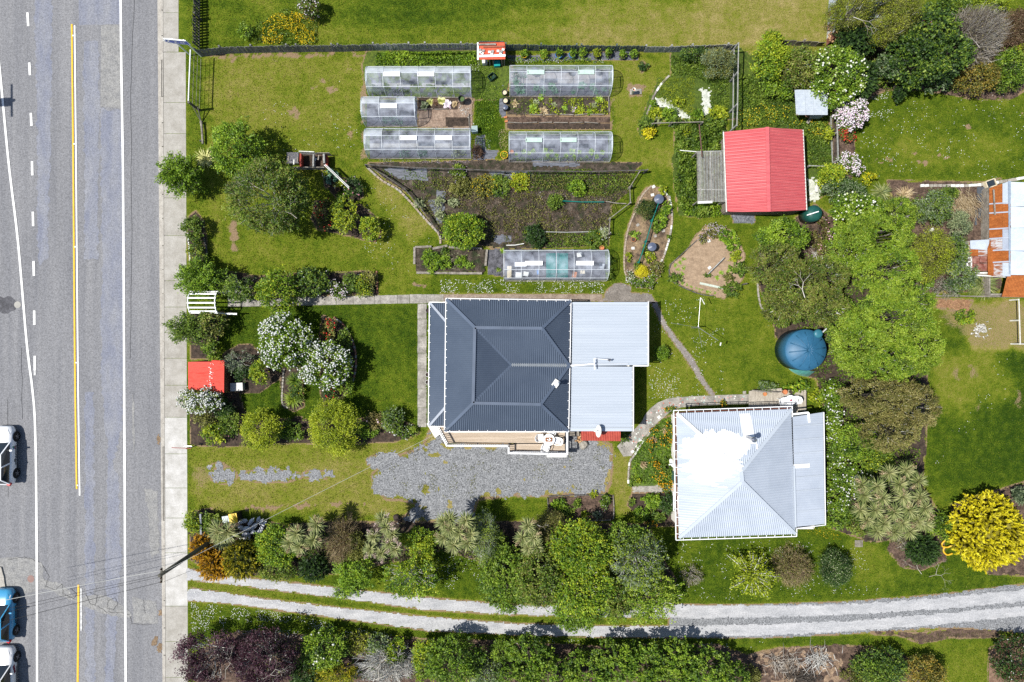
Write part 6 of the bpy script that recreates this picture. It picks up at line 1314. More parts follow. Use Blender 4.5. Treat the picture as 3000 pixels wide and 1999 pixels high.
# CARS (parked on the left edge of the picture)
def car_paint(n,c):return mat(n,c,tuple(min(1,x*1.04)for x in c),scale=1,rough=.22,spec=.6)
m_tyre=mat('tyre_rubber',(.012,.012,.013),rough=.8);m_rim=mat('alloy_rim',(.28,.28,.3),rough=.3,metal=.7);m_cglass=mat('car_glass',(.015,.02,.025),rough=.05,spec=.8);m_trim=mat('black_trim',(.02,.02,.02),rough=.5)
m_red=mat('red_lamp',(.5,.01,.01),rough=.2);m_lamp=mat('clear_lamp',(.45,.47,.5),rough=.1,spec=.8)
def car(label,cx,cy,L,W,Hc,paint,bonnet=.9,kind='hatch',under=.22,deco=None,group=None):
 """nose towards +Y (up the picture)"""
 r=thing('parked_car',label,'car',(cx,cy,-.12),group);z0=-.12
 hw=W/2
 st=[(0,.62,.50),(.02,.80,.60),(.07,.93,.70),(.15,.985,.78),(.27,1,.88),(.5,1,.92),(.8,1,.95),(.92,.96,.93),(.985,.86,.82),(1,.74,.60)]
 sec=[]
 for t,w,b in st:
  y=cy+L/2-t*L;w=w*hw
  sec.append([(cx-w*.90,y,z0+under),(cx-w,y,z0+under+.12),(cx-w*1.0,y,z0+b*.72),(cx-w*.95,y,z0+b),(cx-w*.5,y,z0+b+.045),(cx,y,z0+b+.06),(cx+w*.5,y,z0+b+.045),(cx+w*.95,y,z0+b),(cx+w,y,z0+b*.72),(cx+w,y,z0+under+.12),(cx+w*.90,y,z0+under)])
 vs=[p for s_ in sec for p in s_];n=len(sec[0]);fs=[]
 for i in range(len(sec)-1):
  for j in range(n-1):fs.append((i*n+j,i*n+j+1,(i+1)*n+j+1,(i+1)*n+j))
  fs.append((i*n+n-1,i*n,(i+1)*n,(i+1)*n+n-1))
 fs.append(tuple(range(n))[::-1]);fs.append(tuple((len(sec)-1)*n+j for j in range(n)))
 body=M().add(vs,fs).build('body',paint,r,True)
 ca,cb=(.27,.97)if kind!='van' else(.2,1.0)
 y1,y2=cy+L/2-ca*L,cy+L/2-cb*L;ry1,ry2=y1-.75,y2+.35;zb=z0+.93;zt=z0+Hc
 base=[(cx-hw*.93,y1,zb),(cx+hw*.93,y1,zb),(cx+hw*.95,(y1+y2)/2,zb),(cx+hw*.90,y2,zb),(cx-hw*.90,y2,zb),(cx-hw*.95,(y1+y2)/2,zb)]
 top=[(cx-hw*.66,ry1,zt-.04),(cx+hw*.66,ry1,zt-.04),(cx+hw*.70,(ry1+ry2)/2,zt),(cx+hw*.64,ry2,zt-.06),(cx-hw*.64,ry2,zt-.06),(cx-hw*.70,(ry1+ry2)/2,zt)]
 M().add(base+top,[(i,(i+1)%6,6+(i+1)%6,6+i)for i in range(6)]).build('glasshouse',m_cglass,r)
 rf=M().add([(x,y,z+.005)for x,y,z in top]+[(cx-hw*.55,ry1-.05,zt+.03),(cx+hw*.55,ry1-.05,zt+.03),(cx+hw*.58,(ry1+ry2)/2,zt+.055),(cx+hw*.52,ry2+.06,zt+.02),(cx-hw*.52,ry2+.06,zt+.02),(cx-hw*.58,(ry1+ry2)/2,zt+.055)],[(i,(i+1)%6,6+(i+1)%6,6+i)for i in range(6)]+[(6,7,8,11),(11,8,9,10)]).build('roof',paint,r,True)
 for i in(0,1,2,3,4,5):
  M().beam(base[i],top[i],.07 if i!=2 else.1,.06).build('pillar',paint,r)
 for k,(t,w)in enumerate(((.16,1),(.79,1))):
  y=cy+L/2-t*L-.1
  for s_ in(-1,1):
   x=cx+s_*(hw-.06);a=M();N=20
   M().add([(x+s_*.065,y+.39*math.cos(2*math.pi*j/N),z0+.34+.37*math.sin(2*math.pi*j/N))for j in range(N)],[tuple(range(N))if s_>0 else tuple(range(N))[::-1]]).build('wheel_arch',m_trim,r)
   vs=[];pr=[(.10,.0),(.31,.0),(.335,.03),(.335,.17),(.30,.20),(.10,.20)]
   for(rr_,d_)in pr:
    for j in range(N):an=2*math.pi*j/N;vs.append((x+s_*(.10-d_+.02),y+rr_*math.cos(an),z0+.33+rr_*math.sin(an)))
   wh=M().add(vs,[(p*N+j,p*N+(j+1)%N,(p+1)*N+(j+1)%N,(p+1)*N+j)for p in range(len(pr)-1)for j in range(N)]).build('wheel',m_tyre,r,True)
   rm=M()
   for q_ in range(5):
    an=2*math.pi*q_/5;rm.beam((x+s_*.125,y,z0+.33),(x+s_*.118,y+.2*math.cos(an),z0+.33+.2*math.sin(an)),.07,.03,up=(1,0,0))
   rm.lathe((0,0,0),[(0,0)],3,False)if False else None
   tag(rm.build('rim',m_rim,wh),kind='stuff')
 for s_ in(-1,1):
  M().box((cx+s_*(hw+.08),y1-.55,zb+.06),(.2,.12,.13)).build('mirror',paint,r,bevel=.02)
  M().add([(cx+s_*hw*.55,cy+L/2-.14,z0+.66),(cx+s_*hw*.9,cy+L/2-.36,z0+.73),(cx+s_*hw*.86,cy+L/2-.62,z0+.82),(cx+s_*hw*.66,cy+L/2-.30,z0+.76)],[(0,1,2,3)]).build('headlight',m_lamp,r)
  M().box((cx+s_*hw*.82,cy-L/2+.10,z0+.83),(.22,.2,.2),rz=-s_*.5).build('tail_light',m_red,r)
  for t in(.42,.62):M().box((cx+s_*(hw+.006),cy+L/2-t*L,z0+.78),(.02,.16,.03)).build('door_handle',paint,r)
  M().box((cx+s_*(hw-.0),cy+L/2-.5*L,z0+.42),(.03,L*.34,.06)).build('side_trim',m_trim,r)
 return r
cx=P(2,0,.8).x
hcar=.8
c1=car('white hatchback parked at the left edge with small decals on its door',P(4,1338,.8).x-.2,P(0,1337,.8).y,4.25,1.74,1.5,car_paint('white_car_paint',(.72,.73,.75)))
yb=P(0,1337,.8).y;xb=P(4,1338,.8).x-.2+.87
for i,(dy,dz,w,h,mt)in enumerate([(.62,.66,.12,.10,mat('decal_green',(.05,.3,.15))),(.52,.62,.1,.12,mat('decal_blue',(.05,.15,.4))),(.57,.56,.02,.2,m_trim),(.57,.50,.02,.24,mat('decal_red',(.4,.05,.08))),(-.35,.55,.02,.22,m_trim),(-.38,.5,.02,.2,m_trim)]):
 M().box((xb+.008,yb+dy,-.12+dz),(.012,h,w if i<2 else.03)).build('decal',mt,c1)
car('light blue hatchback parked below the overhead wires',P(4,1811,.8).x-.2,P(0,1808,.8).y,3.75,1.68,1.48,car_paint('blue_car_paint',(.05,.26,.46)))
c3=car('white car with a dark red side flash at the bottom left corner',P(4,1995,.8).x-.15,P(0,1990,.8).y,4.3,1.72,1.6,car_paint('cream_white_paint',(.66,.66,.66)))
xb=P(4,1995,.8).x-.15+.86;yb=P(0,1990,.8).y
M().add([(xb+.02,yb+.95,-.12+.62),(xb+.02,yb+.80,-.12+.78),(xb+.02,yb+.2,-.12+.60),(xb+.02,yb+.35,-.12+.5)],[(0,1,2,3)]).build('side_flash',mat('maroon_flash',(.14,.01,.03),rough=.4),c3)
# VEGETATION KIT
PAL=dict(bright=[(0.02744,0.07,0.0063),(0.0882,0.175,0.00945),(0.1862,0.3062,0.01575),(0.3332,0.455,0.03465)],dark=[(0.00875,0.0225,0.00625),(0.0225,0.05625,0.01),(0.0475,0.1,0.015),(0.1,0.175,0.03125)],mid=[(0.02285,0.051,0.00765),(0.06664,0.1275,0.01224),(0.1428,0.221,0.01836),(0.2666,0.34,0.0459)],olive=[(0.0352,0.0416,0.0096),(0.096,0.1088,0.0192),(0.176,0.184,0.0352),(0.288,0.28,0.072)],lime=[(0.06,0.0975,0.006),(0.18,0.2475,0.009),(0.33,0.39,0.015),(0.51,0.54,0.0375)],gold=[(.16,.14,.004),(.46,.40,.008),(.68,.60,.012),(.78,.74,.05)],orange=[(0.0875,0.0625,0.00375),(0.375,0.1875,0.0075),(0.6,0.3375,0.01),(0.725,0.5,0.025)],goldgreen=[(0.027,0.0405,0.00405),(0.135,0.1485,0.00675),(0.351,0.3105,0.0108),(0.6075,0.486,0.0162)],fresh=[(0.05696,0.093,0.007905),(0.1546,0.2247,0.01581),(0.2604,0.3488,0.02898),(0.4069,0.496,0.06588)],purple=[(0.0104,0.0039,0.0065),(0.0286,0.0091,0.0156),(0.0585,0.0195,0.0312),(0.156,0.078,0.104)],greygreen=[(0.045,0.075,0.0375),(0.12,0.165,0.0825),(0.21,0.27,0.1425),(0.33,0.39,0.24)],pale=[(0.084,0.112,0.042),(0.21,0.252,0.112),(0.336,0.378,0.196),(0.476,0.504,0.308)],brownolive=[(0.06,0.054,0.015),(0.1425,0.1275,0.033),(0.2475,0.2175,0.0675),(0.375,0.33,0.135)],tan=[(0.238,0.168,0.084),(0.392,0.294,0.154),(0.532,0.42,0.252),(0.644,0.532,0.364)],pinktan=[(0.338,0.234,0.182),(0.52,0.39,0.325),(0.676,0.546,0.481),(0.78,0.676,0.611)],sword=[(0.045,0.075,0.018),(0.12,0.165,0.045),(0.24,0.27,0.09),(0.45,0.45,0.21)],cream=[(0.13,0.169,0.026),(0.39,0.416,0.104),(0.65,0.624,0.26),(0.78,0.754,0.455)],kale=[(0.028,0.084,0.049),(0.07,0.168,0.098),(0.14,0.266,0.168),(0.224,0.378,0.252)],white=[(0.5,0.52,0.42),(0.68,0.7,0.64),(0.78,0.78,0.76),(0.8,0.8,0.8)],whitegreen=[(0.28,0.38,0.08),(0.5,0.58,0.25),(0.7,0.72,0.6),(0.8,0.8,0.78)],pinkwhite=[(0.55,0.4,0.48),(0.7,0.6,0.66),(0.78,0.72,0.76),(0.8,0.78,0.8)],pink=[(0.5,0.12,0.2),(0.62,0.28,0.35),(0.7,0.45,0.5),(0.75,0.6,0.62)],red=[(0.35,0.01,0.01),(0.5,0.02,0.015),(0.6,0.05,0.03),(0.65,0.12,0.08)],yellow=[(0.5,0.32,0),(0.65,0.45,0.005),(0.72,0.55,0.01),(0.75,0.62,0.05)],marigold=[(0.5,0.2,0),(0.62,0.3,0.005),(0.7,0.38,0.01),(0.72,0.45,0.02)],lilac=[(0.35,0.25,0.33),(0.45,0.36,0.44),(0.55,0.47,0.55),(0.62,0.58,0.62)],twig=[(0.104,0.0845,0.065),(0.234,0.195,0.156),(0.39,0.351,0.299),(0.546,0.52,0.468)],palebark=[(0.275,0.2625,0.2375),(0.425,0.4125,0.375),(0.55,0.5375,0.5),(0.625,0.625,0.5875)],darkbark=[(0.03,0.025,0.02),(0.06,0.05,0.04),(0.1,0.085,0.07),(0.15,0.13,0.11)],rustbush=[(0.036,0.0168,0.0096),(0.09,0.048,0.0264),(0.156,0.09,0.054),(0.24,0.156,0.102)],orangetip=[(0.065,0.0585,0.0104),(0.156,0.13,0.0156),(0.286,0.208,0.026),(0.468,0.325,0.065)],seedling=[(0.072,0.144,0.012),(0.156,0.264,0.024),(0.264,0.396,0.036),(0.36,0.504,0.06)],)
def PM_(k):
 flow=k in('white','whitegreen','pinkwhite','pink','red','yellow','marigold','lilac');bark=k in('twig','palebark','darkbark')
 return leafmat('leaf_'+k if not(flow or bark)else('petal_' if flow else 'bark_')+k,PAL[k],0 if bark else(.2 if flow else.3),.55 if not bark else.9)
def geom(px,py,rad,H,hc):
 c=P(px,py,hc);k=(1-hc/HC)/40
 rx,ry=(rad,rad)if not isinstance(rad,(tuple,list))else rad
 return c,rx*k,ry*k
def limbs(base,tops,r0,parent,bark='darkbark',name='trunk',wig=.12):
 """trunk with limbs to each lobe"""
 base=np.array(base,float);tops=np.array(tops);n=len(tops);fork=base+(tops.mean(0)-base)*np.array([.5,.5,.38]);a=[];b=[];ra=[];rb=[]
 mid0=(base+fork)/2+rng.normal(0,.03,3)
 for p,q,r1,r2 in((base,mid0,r0*1.15,r0),(mid0,fork,r0,r0*.85)):a.append(p);b.append(q);ra.append(r1);rb.append(r2)
 for t in tops:
  L=np.linalg.norm(t-fork);m1=fork+(t-fork)*.4+rng.normal(0,wig*L*.3,3)+np.array([0,0,-.04*L]);m2=fork+(t-fork)*.75+rng.normal(0,wig*L*.25,3);rr=r0*rng.uniform(.35,.6)
  for p,q,r1,r2 in((fork,m1,rr,rr*.75),(m1,m2,rr*.75,rr*.5),(m2,t,rr*.5,rr*.2)):a.append(p);b.append(q);ra.append(r1);rb.append(r2)
 return segs(name,np.array(a),np.array(b),np.array(ra),np.array(rb),PM_(bark),parent,6,rng.uniform(.2,.8,len(a)))
def tree(label,px,py,rad,H,pal='mid',name='shrub',cat=None,L=.15,W=.085,lai=2.9,nl=None,lr=.42,z0=None,gap=0.0,spike=.06,sr=.17,sprig=9,blossom=None,bark='darkbark',pale=0,group=None,up=.95,hcf=.62,outw=.6,fold=.25,r0=None,alt=None,base=None):
 hc=H*hcf;c,rx,ry=geom(px,py,rad,H,hc)
 rz=max(.15,(H-(z0 if z0 is not None else H*.12))/2);cz=H-rz
 b=P(*base)if base else Vector((c.x,c.y,0))
 r=thing(name,label,cat or name.replace('_',' ').split()[-1],(b.x,b.y,0),group)
 n=int(math.pi*rx*ry*lai*(1+.35*rz/max(rx,ry))/(0.5*L*W));nl=nl or int(np.clip(7+rx*ry*4.2,7,46))
 pos,d,nm,t,(cc,lrs,ld,sp,sd)=crownleaves((c.x,c.y,cz),(rx,ry,rz),nl,lr,n,sprig,sr,-.35,gap,outw,spike,up)
 rel=(pos-np.array([c.x,c.y,cz]))/np.array([rx,ry,rz]);rr=np.linalg.norm(rel,axis=1);keep=(rr>.42)&(rel[:,2]>-.75)
 pos,d,nm,t=pos[keep],d[keep],nm[keep],t[keep];n=len(pos)
 if alt is not None:
  m_=rng.uniform(size=n)<alt[1]*(0.4+1.2*vnoise(pos[:,0]*1.7,pos[:,1]*1.7,int(px)))
  leaves('foliage',pos[m_],d[m_],nm[m_],L*rng.uniform(.7,1.25,m_.sum()),W,t[m_],PM_(alt[0]),r,fold)
  pos,d,nm,t=pos[~m_],d[~m_],nm[~m_],t[~m_];n=len(pos)
 leaves('crown',pos,d,nm,L*rng.uniform(.7,1.25,n),W*rng.uniform(.8,1.2,n),t,PM_(pal),r,fold)
 limbs((b.x,b.y,0),cc[:min(len(cc),14)],r0 or max(.035,.045*max(rx,ry)),r,bark)
 if pale:
  k=rng.integers(0,len(sp),pale);e=sp[k]+sd[k]*.05;s0=e-unit(e-np.array([c.x,c.y,cz*.7]))*rng.uniform(.3,.9,(pale,1))+rng.normal(0,.08,(pale,3));segs('twigs',s0,e,.022,.008,PM_('palebark'),r,3,rng.uniform(.3,1,pale))
 if blossom:
  bp,bn,bs=blossom[:3];ok=np.where((sd[:,2]>-.15))[0]
  q=sp-np.array([c.x,c.y,cz]);sc=np.linalg.norm(q/np.array([rx,ry,rz]),axis=1);w=np.exp(4*(sc[ok]+.25*sd[ok,2]));w/=w.sum()
  k=rng.choice(ok,bn,p=w);e=sp[k]+unit(q[k])*np.array([.08])+rng.normal(0,.10,(bn,3));e[:,2]+=.06;e[:,2]=np.maximum(e[:,2],.1)
  balls('blossom',e,bs*rng.uniform(.7,1.25,bn),PM_(bp),r)
 return r
def spray(label,px,py,rad,H,pal='bright',nb=46,name='cherry_tree',cat='tree',L=.15,W=.075,dens=120,group=None,bark='darkbark',pale=0,lo=.25):
 """airy tree of straight shoots that stick out all round"""
 hc=H*.5;c,rx,ry=geom(px,py,rad,H,hc);r=thing(name,label,cat,(c.x,c.y,0),group);A_=[];B_=[];pp=[];dd=[]
 fk=np.array([c.x,c.y,H*.3])
 for i in range(nb):
  az=i*2.39996+rng.normal(0,.15);el=rng.uniform(.05,1.25);ln=rng.uniform(.75,1.08)
  e=fk+np.array([math.cos(az)*math.cos(el)*rx*ln*1.05,math.sin(az)*math.cos(el)*ry*ln*1.05,(H*.72)*math.sin(el)*ln-.1*H*math.cos(el)]);e[2]=max(e[2],.35)
  m_=fk+(e-fk)*.5+np.array([0,0,.12*H*math.cos(el)]);A_+=[fk,m_];B_+=[m_,e]
  n=int(dens*ln);t=rng.uniform(lo,1.03,n);q=np.where(t[:,None]<.5,fk+(m_-fk)*t[:,None]*2,m_+(e-m_)*(t[:,None]-.5)*2);w=(.30*(1.08-t)+.06)[:,None]
  q=q+rng.normal(size=(n,3))*w;pp.append(q);dd.append(np.broadcast_to(unit((e-m_)[None]),(n,3)))
 pos=np.concatenate(pp);d=unit(np.concatenate(dd)*.8+rdir(len(pos))*.7);n=len(pos);nm=unit(rdir(n)*.6+np.array([[0,0,1.1]]));pos[:,2]=np.maximum(pos[:,2],.1)
 leaves('crown',pos,d,nm,L*rng.uniform(.7,1.2,n),W,.5+rng.normal(0,.2,n),PM_(pal),r)
 A_.append(np.array([c.x,c.y,0]));B_.append(fk);k=len(A_);segs('trunk',np.array(A_),np.array(B_),np.array([.03]*(k-1)+[.09]),np.array([.012]*(k-1)+[.07]),PM_(bark),r,4,rng.uniform(0,1,k))
 return r
def conifer(label,px,py,rad,H,pal='gold',name='conifer',cat='conifer',L=.16,W=.04,lai=4.2,group=None,nl=None,lean=0.35,alt=None,lr=.34):
 """dense foliage in swept feathery plumes"""
 hc=H*.6;c,rx,ry=geom(px,py,rad,H,hc);r=thing(name,label,cat,(c.x,c.y,0),group);rz=H*.52;cz=H-rz;K=22
 n=int(math.pi*rx*ry*lai/(.5*L*W));np_=int(n/K);dirs=fib(int(np_),-.25)+rng.normal(0,.05,(int(np_),3));dirs=unit(dirs);np_=len(dirs)
 bump=1+.22*(fbm(dirs[:,0]*3.2+7,dirs[:,1]*3.2+dirs[:,2]*2,1.3,3,int(px))-.5)*2+rng.uniform(-.09,.05,np_)
 root=np.array([c.x,c.y,cz])+dirs*np.array([rx,ry,rz])*(.80*bump)[:,None];ax=unit(dirs*.7+np.array([[.15,-.25,lean]])+rdir(np_)*.75);ln=rng.uniform(.16,.36,np_)*min(1.15,max(.65,rx))
 i=np.repeat(np.arange(np_),K);n=len(i);t=rng.uniform(0,1,n);side=rdir(n);side=side-(side*ax[i]).sum(1,keepdims=True)*ax[i];pos=root[i]+ax[i]*(ln[i]*t)[:,None]+unit(side)*(.085*(1.1-t)*rng.uniform(.2,1,n))[:,None];pos[:,2]=np.maximum(pos[:,2],.05)
 d=unit(ax[i]+unit(side)*.6);nm=unit(rdir(n)*.45+dirs[i]*.5+np.array([[0,0,.9]]));tt=.18+.5*t+rng.normal(0,.16,np_)[i]+rng.normal(0,.08,n)
 leaves('crown',pos,d,nm,L*rng.uniform(.8,1.2,n),W,tt,PM_(pal),r,.15)
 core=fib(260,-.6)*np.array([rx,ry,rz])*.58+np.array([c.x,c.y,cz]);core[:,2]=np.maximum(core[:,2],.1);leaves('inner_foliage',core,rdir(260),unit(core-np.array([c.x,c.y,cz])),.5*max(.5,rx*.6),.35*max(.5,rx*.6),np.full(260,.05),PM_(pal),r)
 limbs((c.x,c.y,0),np.array([[c.x,c.y,cz+rz*.3],[c.x+rx*.3,c.y,cz],[c.x-rx*.3,c.y,cz]]),.06+.03*rx,r);return r
def cabbage_tree(label,base,heads,pal='sword',pan='tan',npan=1.0,group=None,Ls=.72,nst=95):
 """heads: (px, py, height)"""
 b=P(*base);r=thing('cabbage_tree',label,'cabbage tree',(b.x,b.y,0),group);A_=[];B_=[];fk=np.array([b.x,b.y,max(.5,min(h for _,_,h in heads)*.45)]);A_.append(np.array([b.x,b.y,0]));B_.append(fk);base_=[];dd=[];LL=[];tt=[];pp=[];pd=[]
 for(x,y,h)in heads:
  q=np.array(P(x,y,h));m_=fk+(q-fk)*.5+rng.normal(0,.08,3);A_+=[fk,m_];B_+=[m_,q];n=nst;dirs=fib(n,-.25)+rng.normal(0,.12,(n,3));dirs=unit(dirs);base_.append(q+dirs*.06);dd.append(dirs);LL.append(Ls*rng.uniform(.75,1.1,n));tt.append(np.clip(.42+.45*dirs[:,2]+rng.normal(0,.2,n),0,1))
  for j in range(int(round(npan*rng.uniform(.6,1.6)))):
   az=rng.uniform(0,6.28);e=q+np.array([math.cos(az)*.42,math.sin(az)*.42,.18]);n=130;t=rng.uniform(-1,1,n)[:,None];ax=unit(np.array([[math.cos(az),math.sin(az),.3]]));pp.append(e+ax*t*.26+rng.normal(size=(n,3))*.10*(1.1-np.abs(t)));pd.append(rdir(n))
 A_=np.array(A_);B_=np.array(B_);segs('trunk',A_,B_,.10,.075,PM_('twig'),r,6,rng.uniform(0,.6,len(A_)))
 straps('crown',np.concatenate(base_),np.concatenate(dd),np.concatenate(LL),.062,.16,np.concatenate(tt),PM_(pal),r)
 if pp:pp=np.concatenate(pp);leaves('flower_panicle',pp,np.concatenate(pd),rdir(len(pp)),.085,.05,rng.uniform(0,1,len(pp)),PM_(pan),r)
 return r
def flax(label,px,py,rad,H,pal='sword',n=150,name='flax',W=.06,droop=.25,group=None,cat='flax',up=.5):
 c,rx,ry=geom(px,py,rad,H,H*.4);r=thing(name,label,cat,(c.x,c.y,0),group);d=unit(rng.normal(size=(n,3))*np.array([1,1,.25])+np.array([[0,0,up]]));b=np.array([[c.x,c.y,.03]])+rng.normal(0,.10*rx,(n,3))*np.array([1,1,0])
 L=max(rx,ry)*rng.uniform(.75,1.25,n);straps('leaves',b,d,L,W,droop,.5+rng.normal(0,.25,n),PM_(pal),r);return r
def twiggy(label,px,py,rad,H,pal='twig',n=700,leaf=None,name='bare_shrub',cat='shrub',group=None,lean=(0,0),th=.012,nleaf=0,Lf=.07):
 """tangle of fine bare twigs fanning out from the base"""
 c,rx,ry=geom(px,py,rad,H,H*.6);r=thing(name,label,cat,(c.x-lean[0],c.y-lean[1],0),group);f=np.array([c.x-lean[0],c.y-lean[1],.05]);A_=[];B_=[];R_=[]
 n1=max(8,n//22);d1=fib(n1,.05);d1=unit(d1+rng.normal(0,.12,(n1,3)));p1=f+(np.array([lean[0],lean[1],0])+d1*np.array([rx,ry,H]))*.5;A_.append(np.broadcast_to(f,p1.shape));B_.append(p1);R_.append(np.full(n1,th*2.2))
 k2=np.repeat(np.arange(n1),4);p2=p1[k2]+(d1[k2]*np.array([rx,ry,H]))*.28+rng.normal(0,.12,(len(k2),3))*rx;A_.append(p1[k2]);B_.append(p2);R_.append(np.full(len(k2),th*1.3))
 k3=np.repeat(np.arange(len(p2)),4);d3=unit(d1[k2][k3]+rdir(len(k3))*.75);p3=p2[k3]+d3*np.array([rx,ry,H])*rng.uniform(.12,.32,(len(k3),1));A_.append(p2[k3]);B_.append(p3);R_.append(np.full(len(k3),th*.8))
 a,b,rr=np.concatenate(A_),np.concatenate(B_),np.concatenate(R_);a=a.copy();a[:,2]=np.maximum(a[:,2],.04);b[:,2]=np.maximum(b[:,2],.05);segs('twigs',a,b,rr,rr*.5,PM_(pal),r,3,rng.uniform(0,1,len(a)))
 if leaf:k=rng.integers(0,len(p3),nleaf);q=p3[k]+rng.normal(0,.06,(nleaf,3));q[:,2]=np.maximum(q[:,2],.04);leaves('foliage',q,rdir(nleaf),unit(rdir(nleaf)+np.array([[0,0,.6]])),Lf,Lf*.6,rng.uniform(0,1,nleaf),PM_(leaf),r)
 return r
def clump(label,px,py,rad,H=.5,pal='mid',name='garden_plant',cat='plant',L=.14,W=.08,lai=3.0,blossom=None,group=None,spike=.05,sr=.12,**k):
 return tree(label,px,py,rad,H,pal,name,cat,L=L,W=W,lai=lai,blossom=blossom,group=group,nl=max(5,int(5+(rad if not isinstance(rad,tuple)else rad[0])/7)),lr=.5,z0=.0,spike=spike,sr=sr,hcf=.5,r0=.012,**k)
def cover(name,label,cat,poly,h,pal,dens=160,L=.13,W=.08,seed=1,kind=None,thr=.0,nscale=1.2,zmin=.03,edge=.25,upn=.8,group=None):
 """leafy ground cover with a bumpy top over a polygon given in pixels"""
 a=np.array(poly);x0,x1,y0,y1=a[:,0].min(),a[:,0].max(),a[:,1].min(),a[:,1].max();n=int((x1-x0)*(y1-y0)/1600*dens)
 X=rng.uniform(x0,x1,n);Y=rng.uniform(y0,y1,n);s=sdf(X,Y,poly)/40;mx,my=(X-1500)/40,(999.5-Y)/40;f=fbm(mx,my,nscale,4,seed)
 keep=(s+(f-.5)*edge*2>0)&(f>thr);mx,my,s,f=mx[keep],my[keep],s[keep],f[keep];n=len(mx)
 z=zmin+h*np.clip(.25+1.5*(f-.3),.1,1.3)*np.clip(s/.35+.3,.25,1)*rng.uniform(.55,1,n);hh=z/HC;pos=np.stack([mx*(1-hh),my*(1-hh),z],1)
 o=leaves(name,pos,unit(rdir(n)+np.array([[0,0,.3]])),unit(rdir(n)+np.array([[0,0,upn]])),L*rng.uniform(.7,1.3,n),W,.5+(f-.5)*1.2+rng.normal(0,.17,n),PM_(pal),None)
 return tag(o,label,cat,group,kind)
def scatter_on(poly,n,thr=None,seed=3,nscale=.8,z=.05):
 a=np.array(poly);X=rng.uniform(a[:,0].min(),a[:,0].max(),n);Y=rng.uniform(a[:,1].min(),a[:,1].max(),n);k=inpoly(X,Y,poly);X,Y=X[k],Y[k];mx,my=(X-1500)/40,(999.5-Y)/40
 if thr is not None:k=fbm(mx,my,nscale,3,seed)>thr;mx,my=mx[k],my[k]
 return np.stack([mx,my,np.full(len(mx),z)],1)
def branch_pile(label,px,py,rad,n,pal='palebark',name='branch_pile',z=.4,ln=.9,th=.02,cat='branches',orient=None):
 c,rx,ry=geom(px,py,rad,z,z*.5);r=thing(name,label,cat,(c.x,c.y,0));a=np.array([c.x,c.y,0])+rng.normal(size=(n,3))*np.array([rx*.45,ry*.45,0]);a[:,2]=rng.uniform(.04,z,n)
 if orient is None:d=rdir(n)*np.array([1,1,.25])
 else:d=np.array([[math.cos(orient),math.sin(orient),.1]])+rng.normal(0,.5,(n,3))*np.array([1,1,.3])
 b=a+unit(d)*ln*rng.uniform(.4,1.2,(n,1));b[:,2]=np.clip(b[:,2],.03,z*1.3);m_=(a+b)/2+rng.normal(0,.06,(n,3));m_[:,2]=np.maximum(m_[:,2],.03)
 segs('branches',np.concatenate([a,m_]),np.concatenate([m_,b]),np.concatenate([np.full(n,th),np.full(n,th*.75)]),np.concatenate([np.full(n,th*.75),np.full(n,th*.35)]),PM_(pal),r,3,rng.uniform(0,1,2*n));return r
def fork_branch(label,px,py,L,ang,pal='twig',z=.35,depth=5,name='dead_branch',cat='branch',th=.03,spread=.6,parent=None):
 th*=.62;L*=.7;depth+=1
 b0=np.array(P(px,py,z));A_=[];B_=[];RA=[]
 def rec(p,a,l,t,d):
  a+=rng.normal(0,.22);q=p+np.array([math.cos(a)*l,math.sin(a)*l,rng.normal(0,.07)]);q[2]=max(q[2],.04);A_.append(p);B_.append(q);RA.append(t)
  if d>0:
   for s_ in((-1,1)if rng.uniform()<.8 else(rng.choice([-1,1]),)):rec(q,a+s_*rng.uniform(.2,spread),l*rng.uniform(.6,.9),t*.68,d-1)
 rec(b0,ang,L,th,depth);r=thing(name,label,cat,tuple(b0));segs('wood',np.array(A_),np.array(B_),np.array(RA),np.array(RA)*.7,PM_(pal),r,4,rng.uniform(.3,1,len(A_)));return r
# TREES AND SHRUBS, west to east
# street side
tree('bright green rounded tree at the lawn corner above the pale branched one',695,440,82,3.8,'bright','garden_tree','tree',L=.16,nl=26,lr=.36,spike=.1)
spray('spiky cherry tree hanging over the footpath, northernmost',527,515,(74,70),3.4,'bright',60,group='spiky street cherries')
flax('cream striped flax at the end of the log rail',598,462,34,1.0,'cream',110,W=.055,up=.3)
tree('large olive tree with pale forked branches over the west lawn',785,578,(118,112),5.6,'mid','branched_tree','tree',L=.16,W=.07,nl=44,lr=.32,gap=.1,spike=.14,bark='palebark',pale=260,lai=3.0,alt=('olive',.35),z0=1.2)
fork_branch('pale forked limb rising through the big olive tree, upper',775,560,.9,2.2,z=5.3,depth=4,th=.035);fork_branch('pale limb rising through the big olive tree, lower',870,640,.8,2.4,z=4.9,depth=4,th=.03)
tree('red flowered rose bush at the left end of the rose bed',952,630,(30,42),1.2,'olive','rose_bush','rose',blossom=('red',45,.055),L=.11)
tree('tall yellow green shrub in the middle of the rose bed',1007,632,(38,55),2.0,'lime','shrub',L=.14,alt=('mid',.45),spike=.1)
tree('small bright round shrub at the right tip of the rose bed',1083,668,(33,38),1.9,'lime','shrub',L=.14,alt=('bright',.4),z0=.2)
tree('dark rose with white and pink blooms by the netting frame',1033,548,28,1.1,'dark','rose_bush','rose',blossom=('pink',9,.07),L=.11)
clump('blue green hosta clump beside the netting frame',972,520,(18,26),.5,'kale',L=.22,W=.14);clump('yellow flowering plants next to the clay chimney pot',1003,545,(22,18),.4,'lime',blossom=('whitegreen',30,.04));clump('low green plants under the brown clay pot',1008,572,(20,12),.35,'bright')
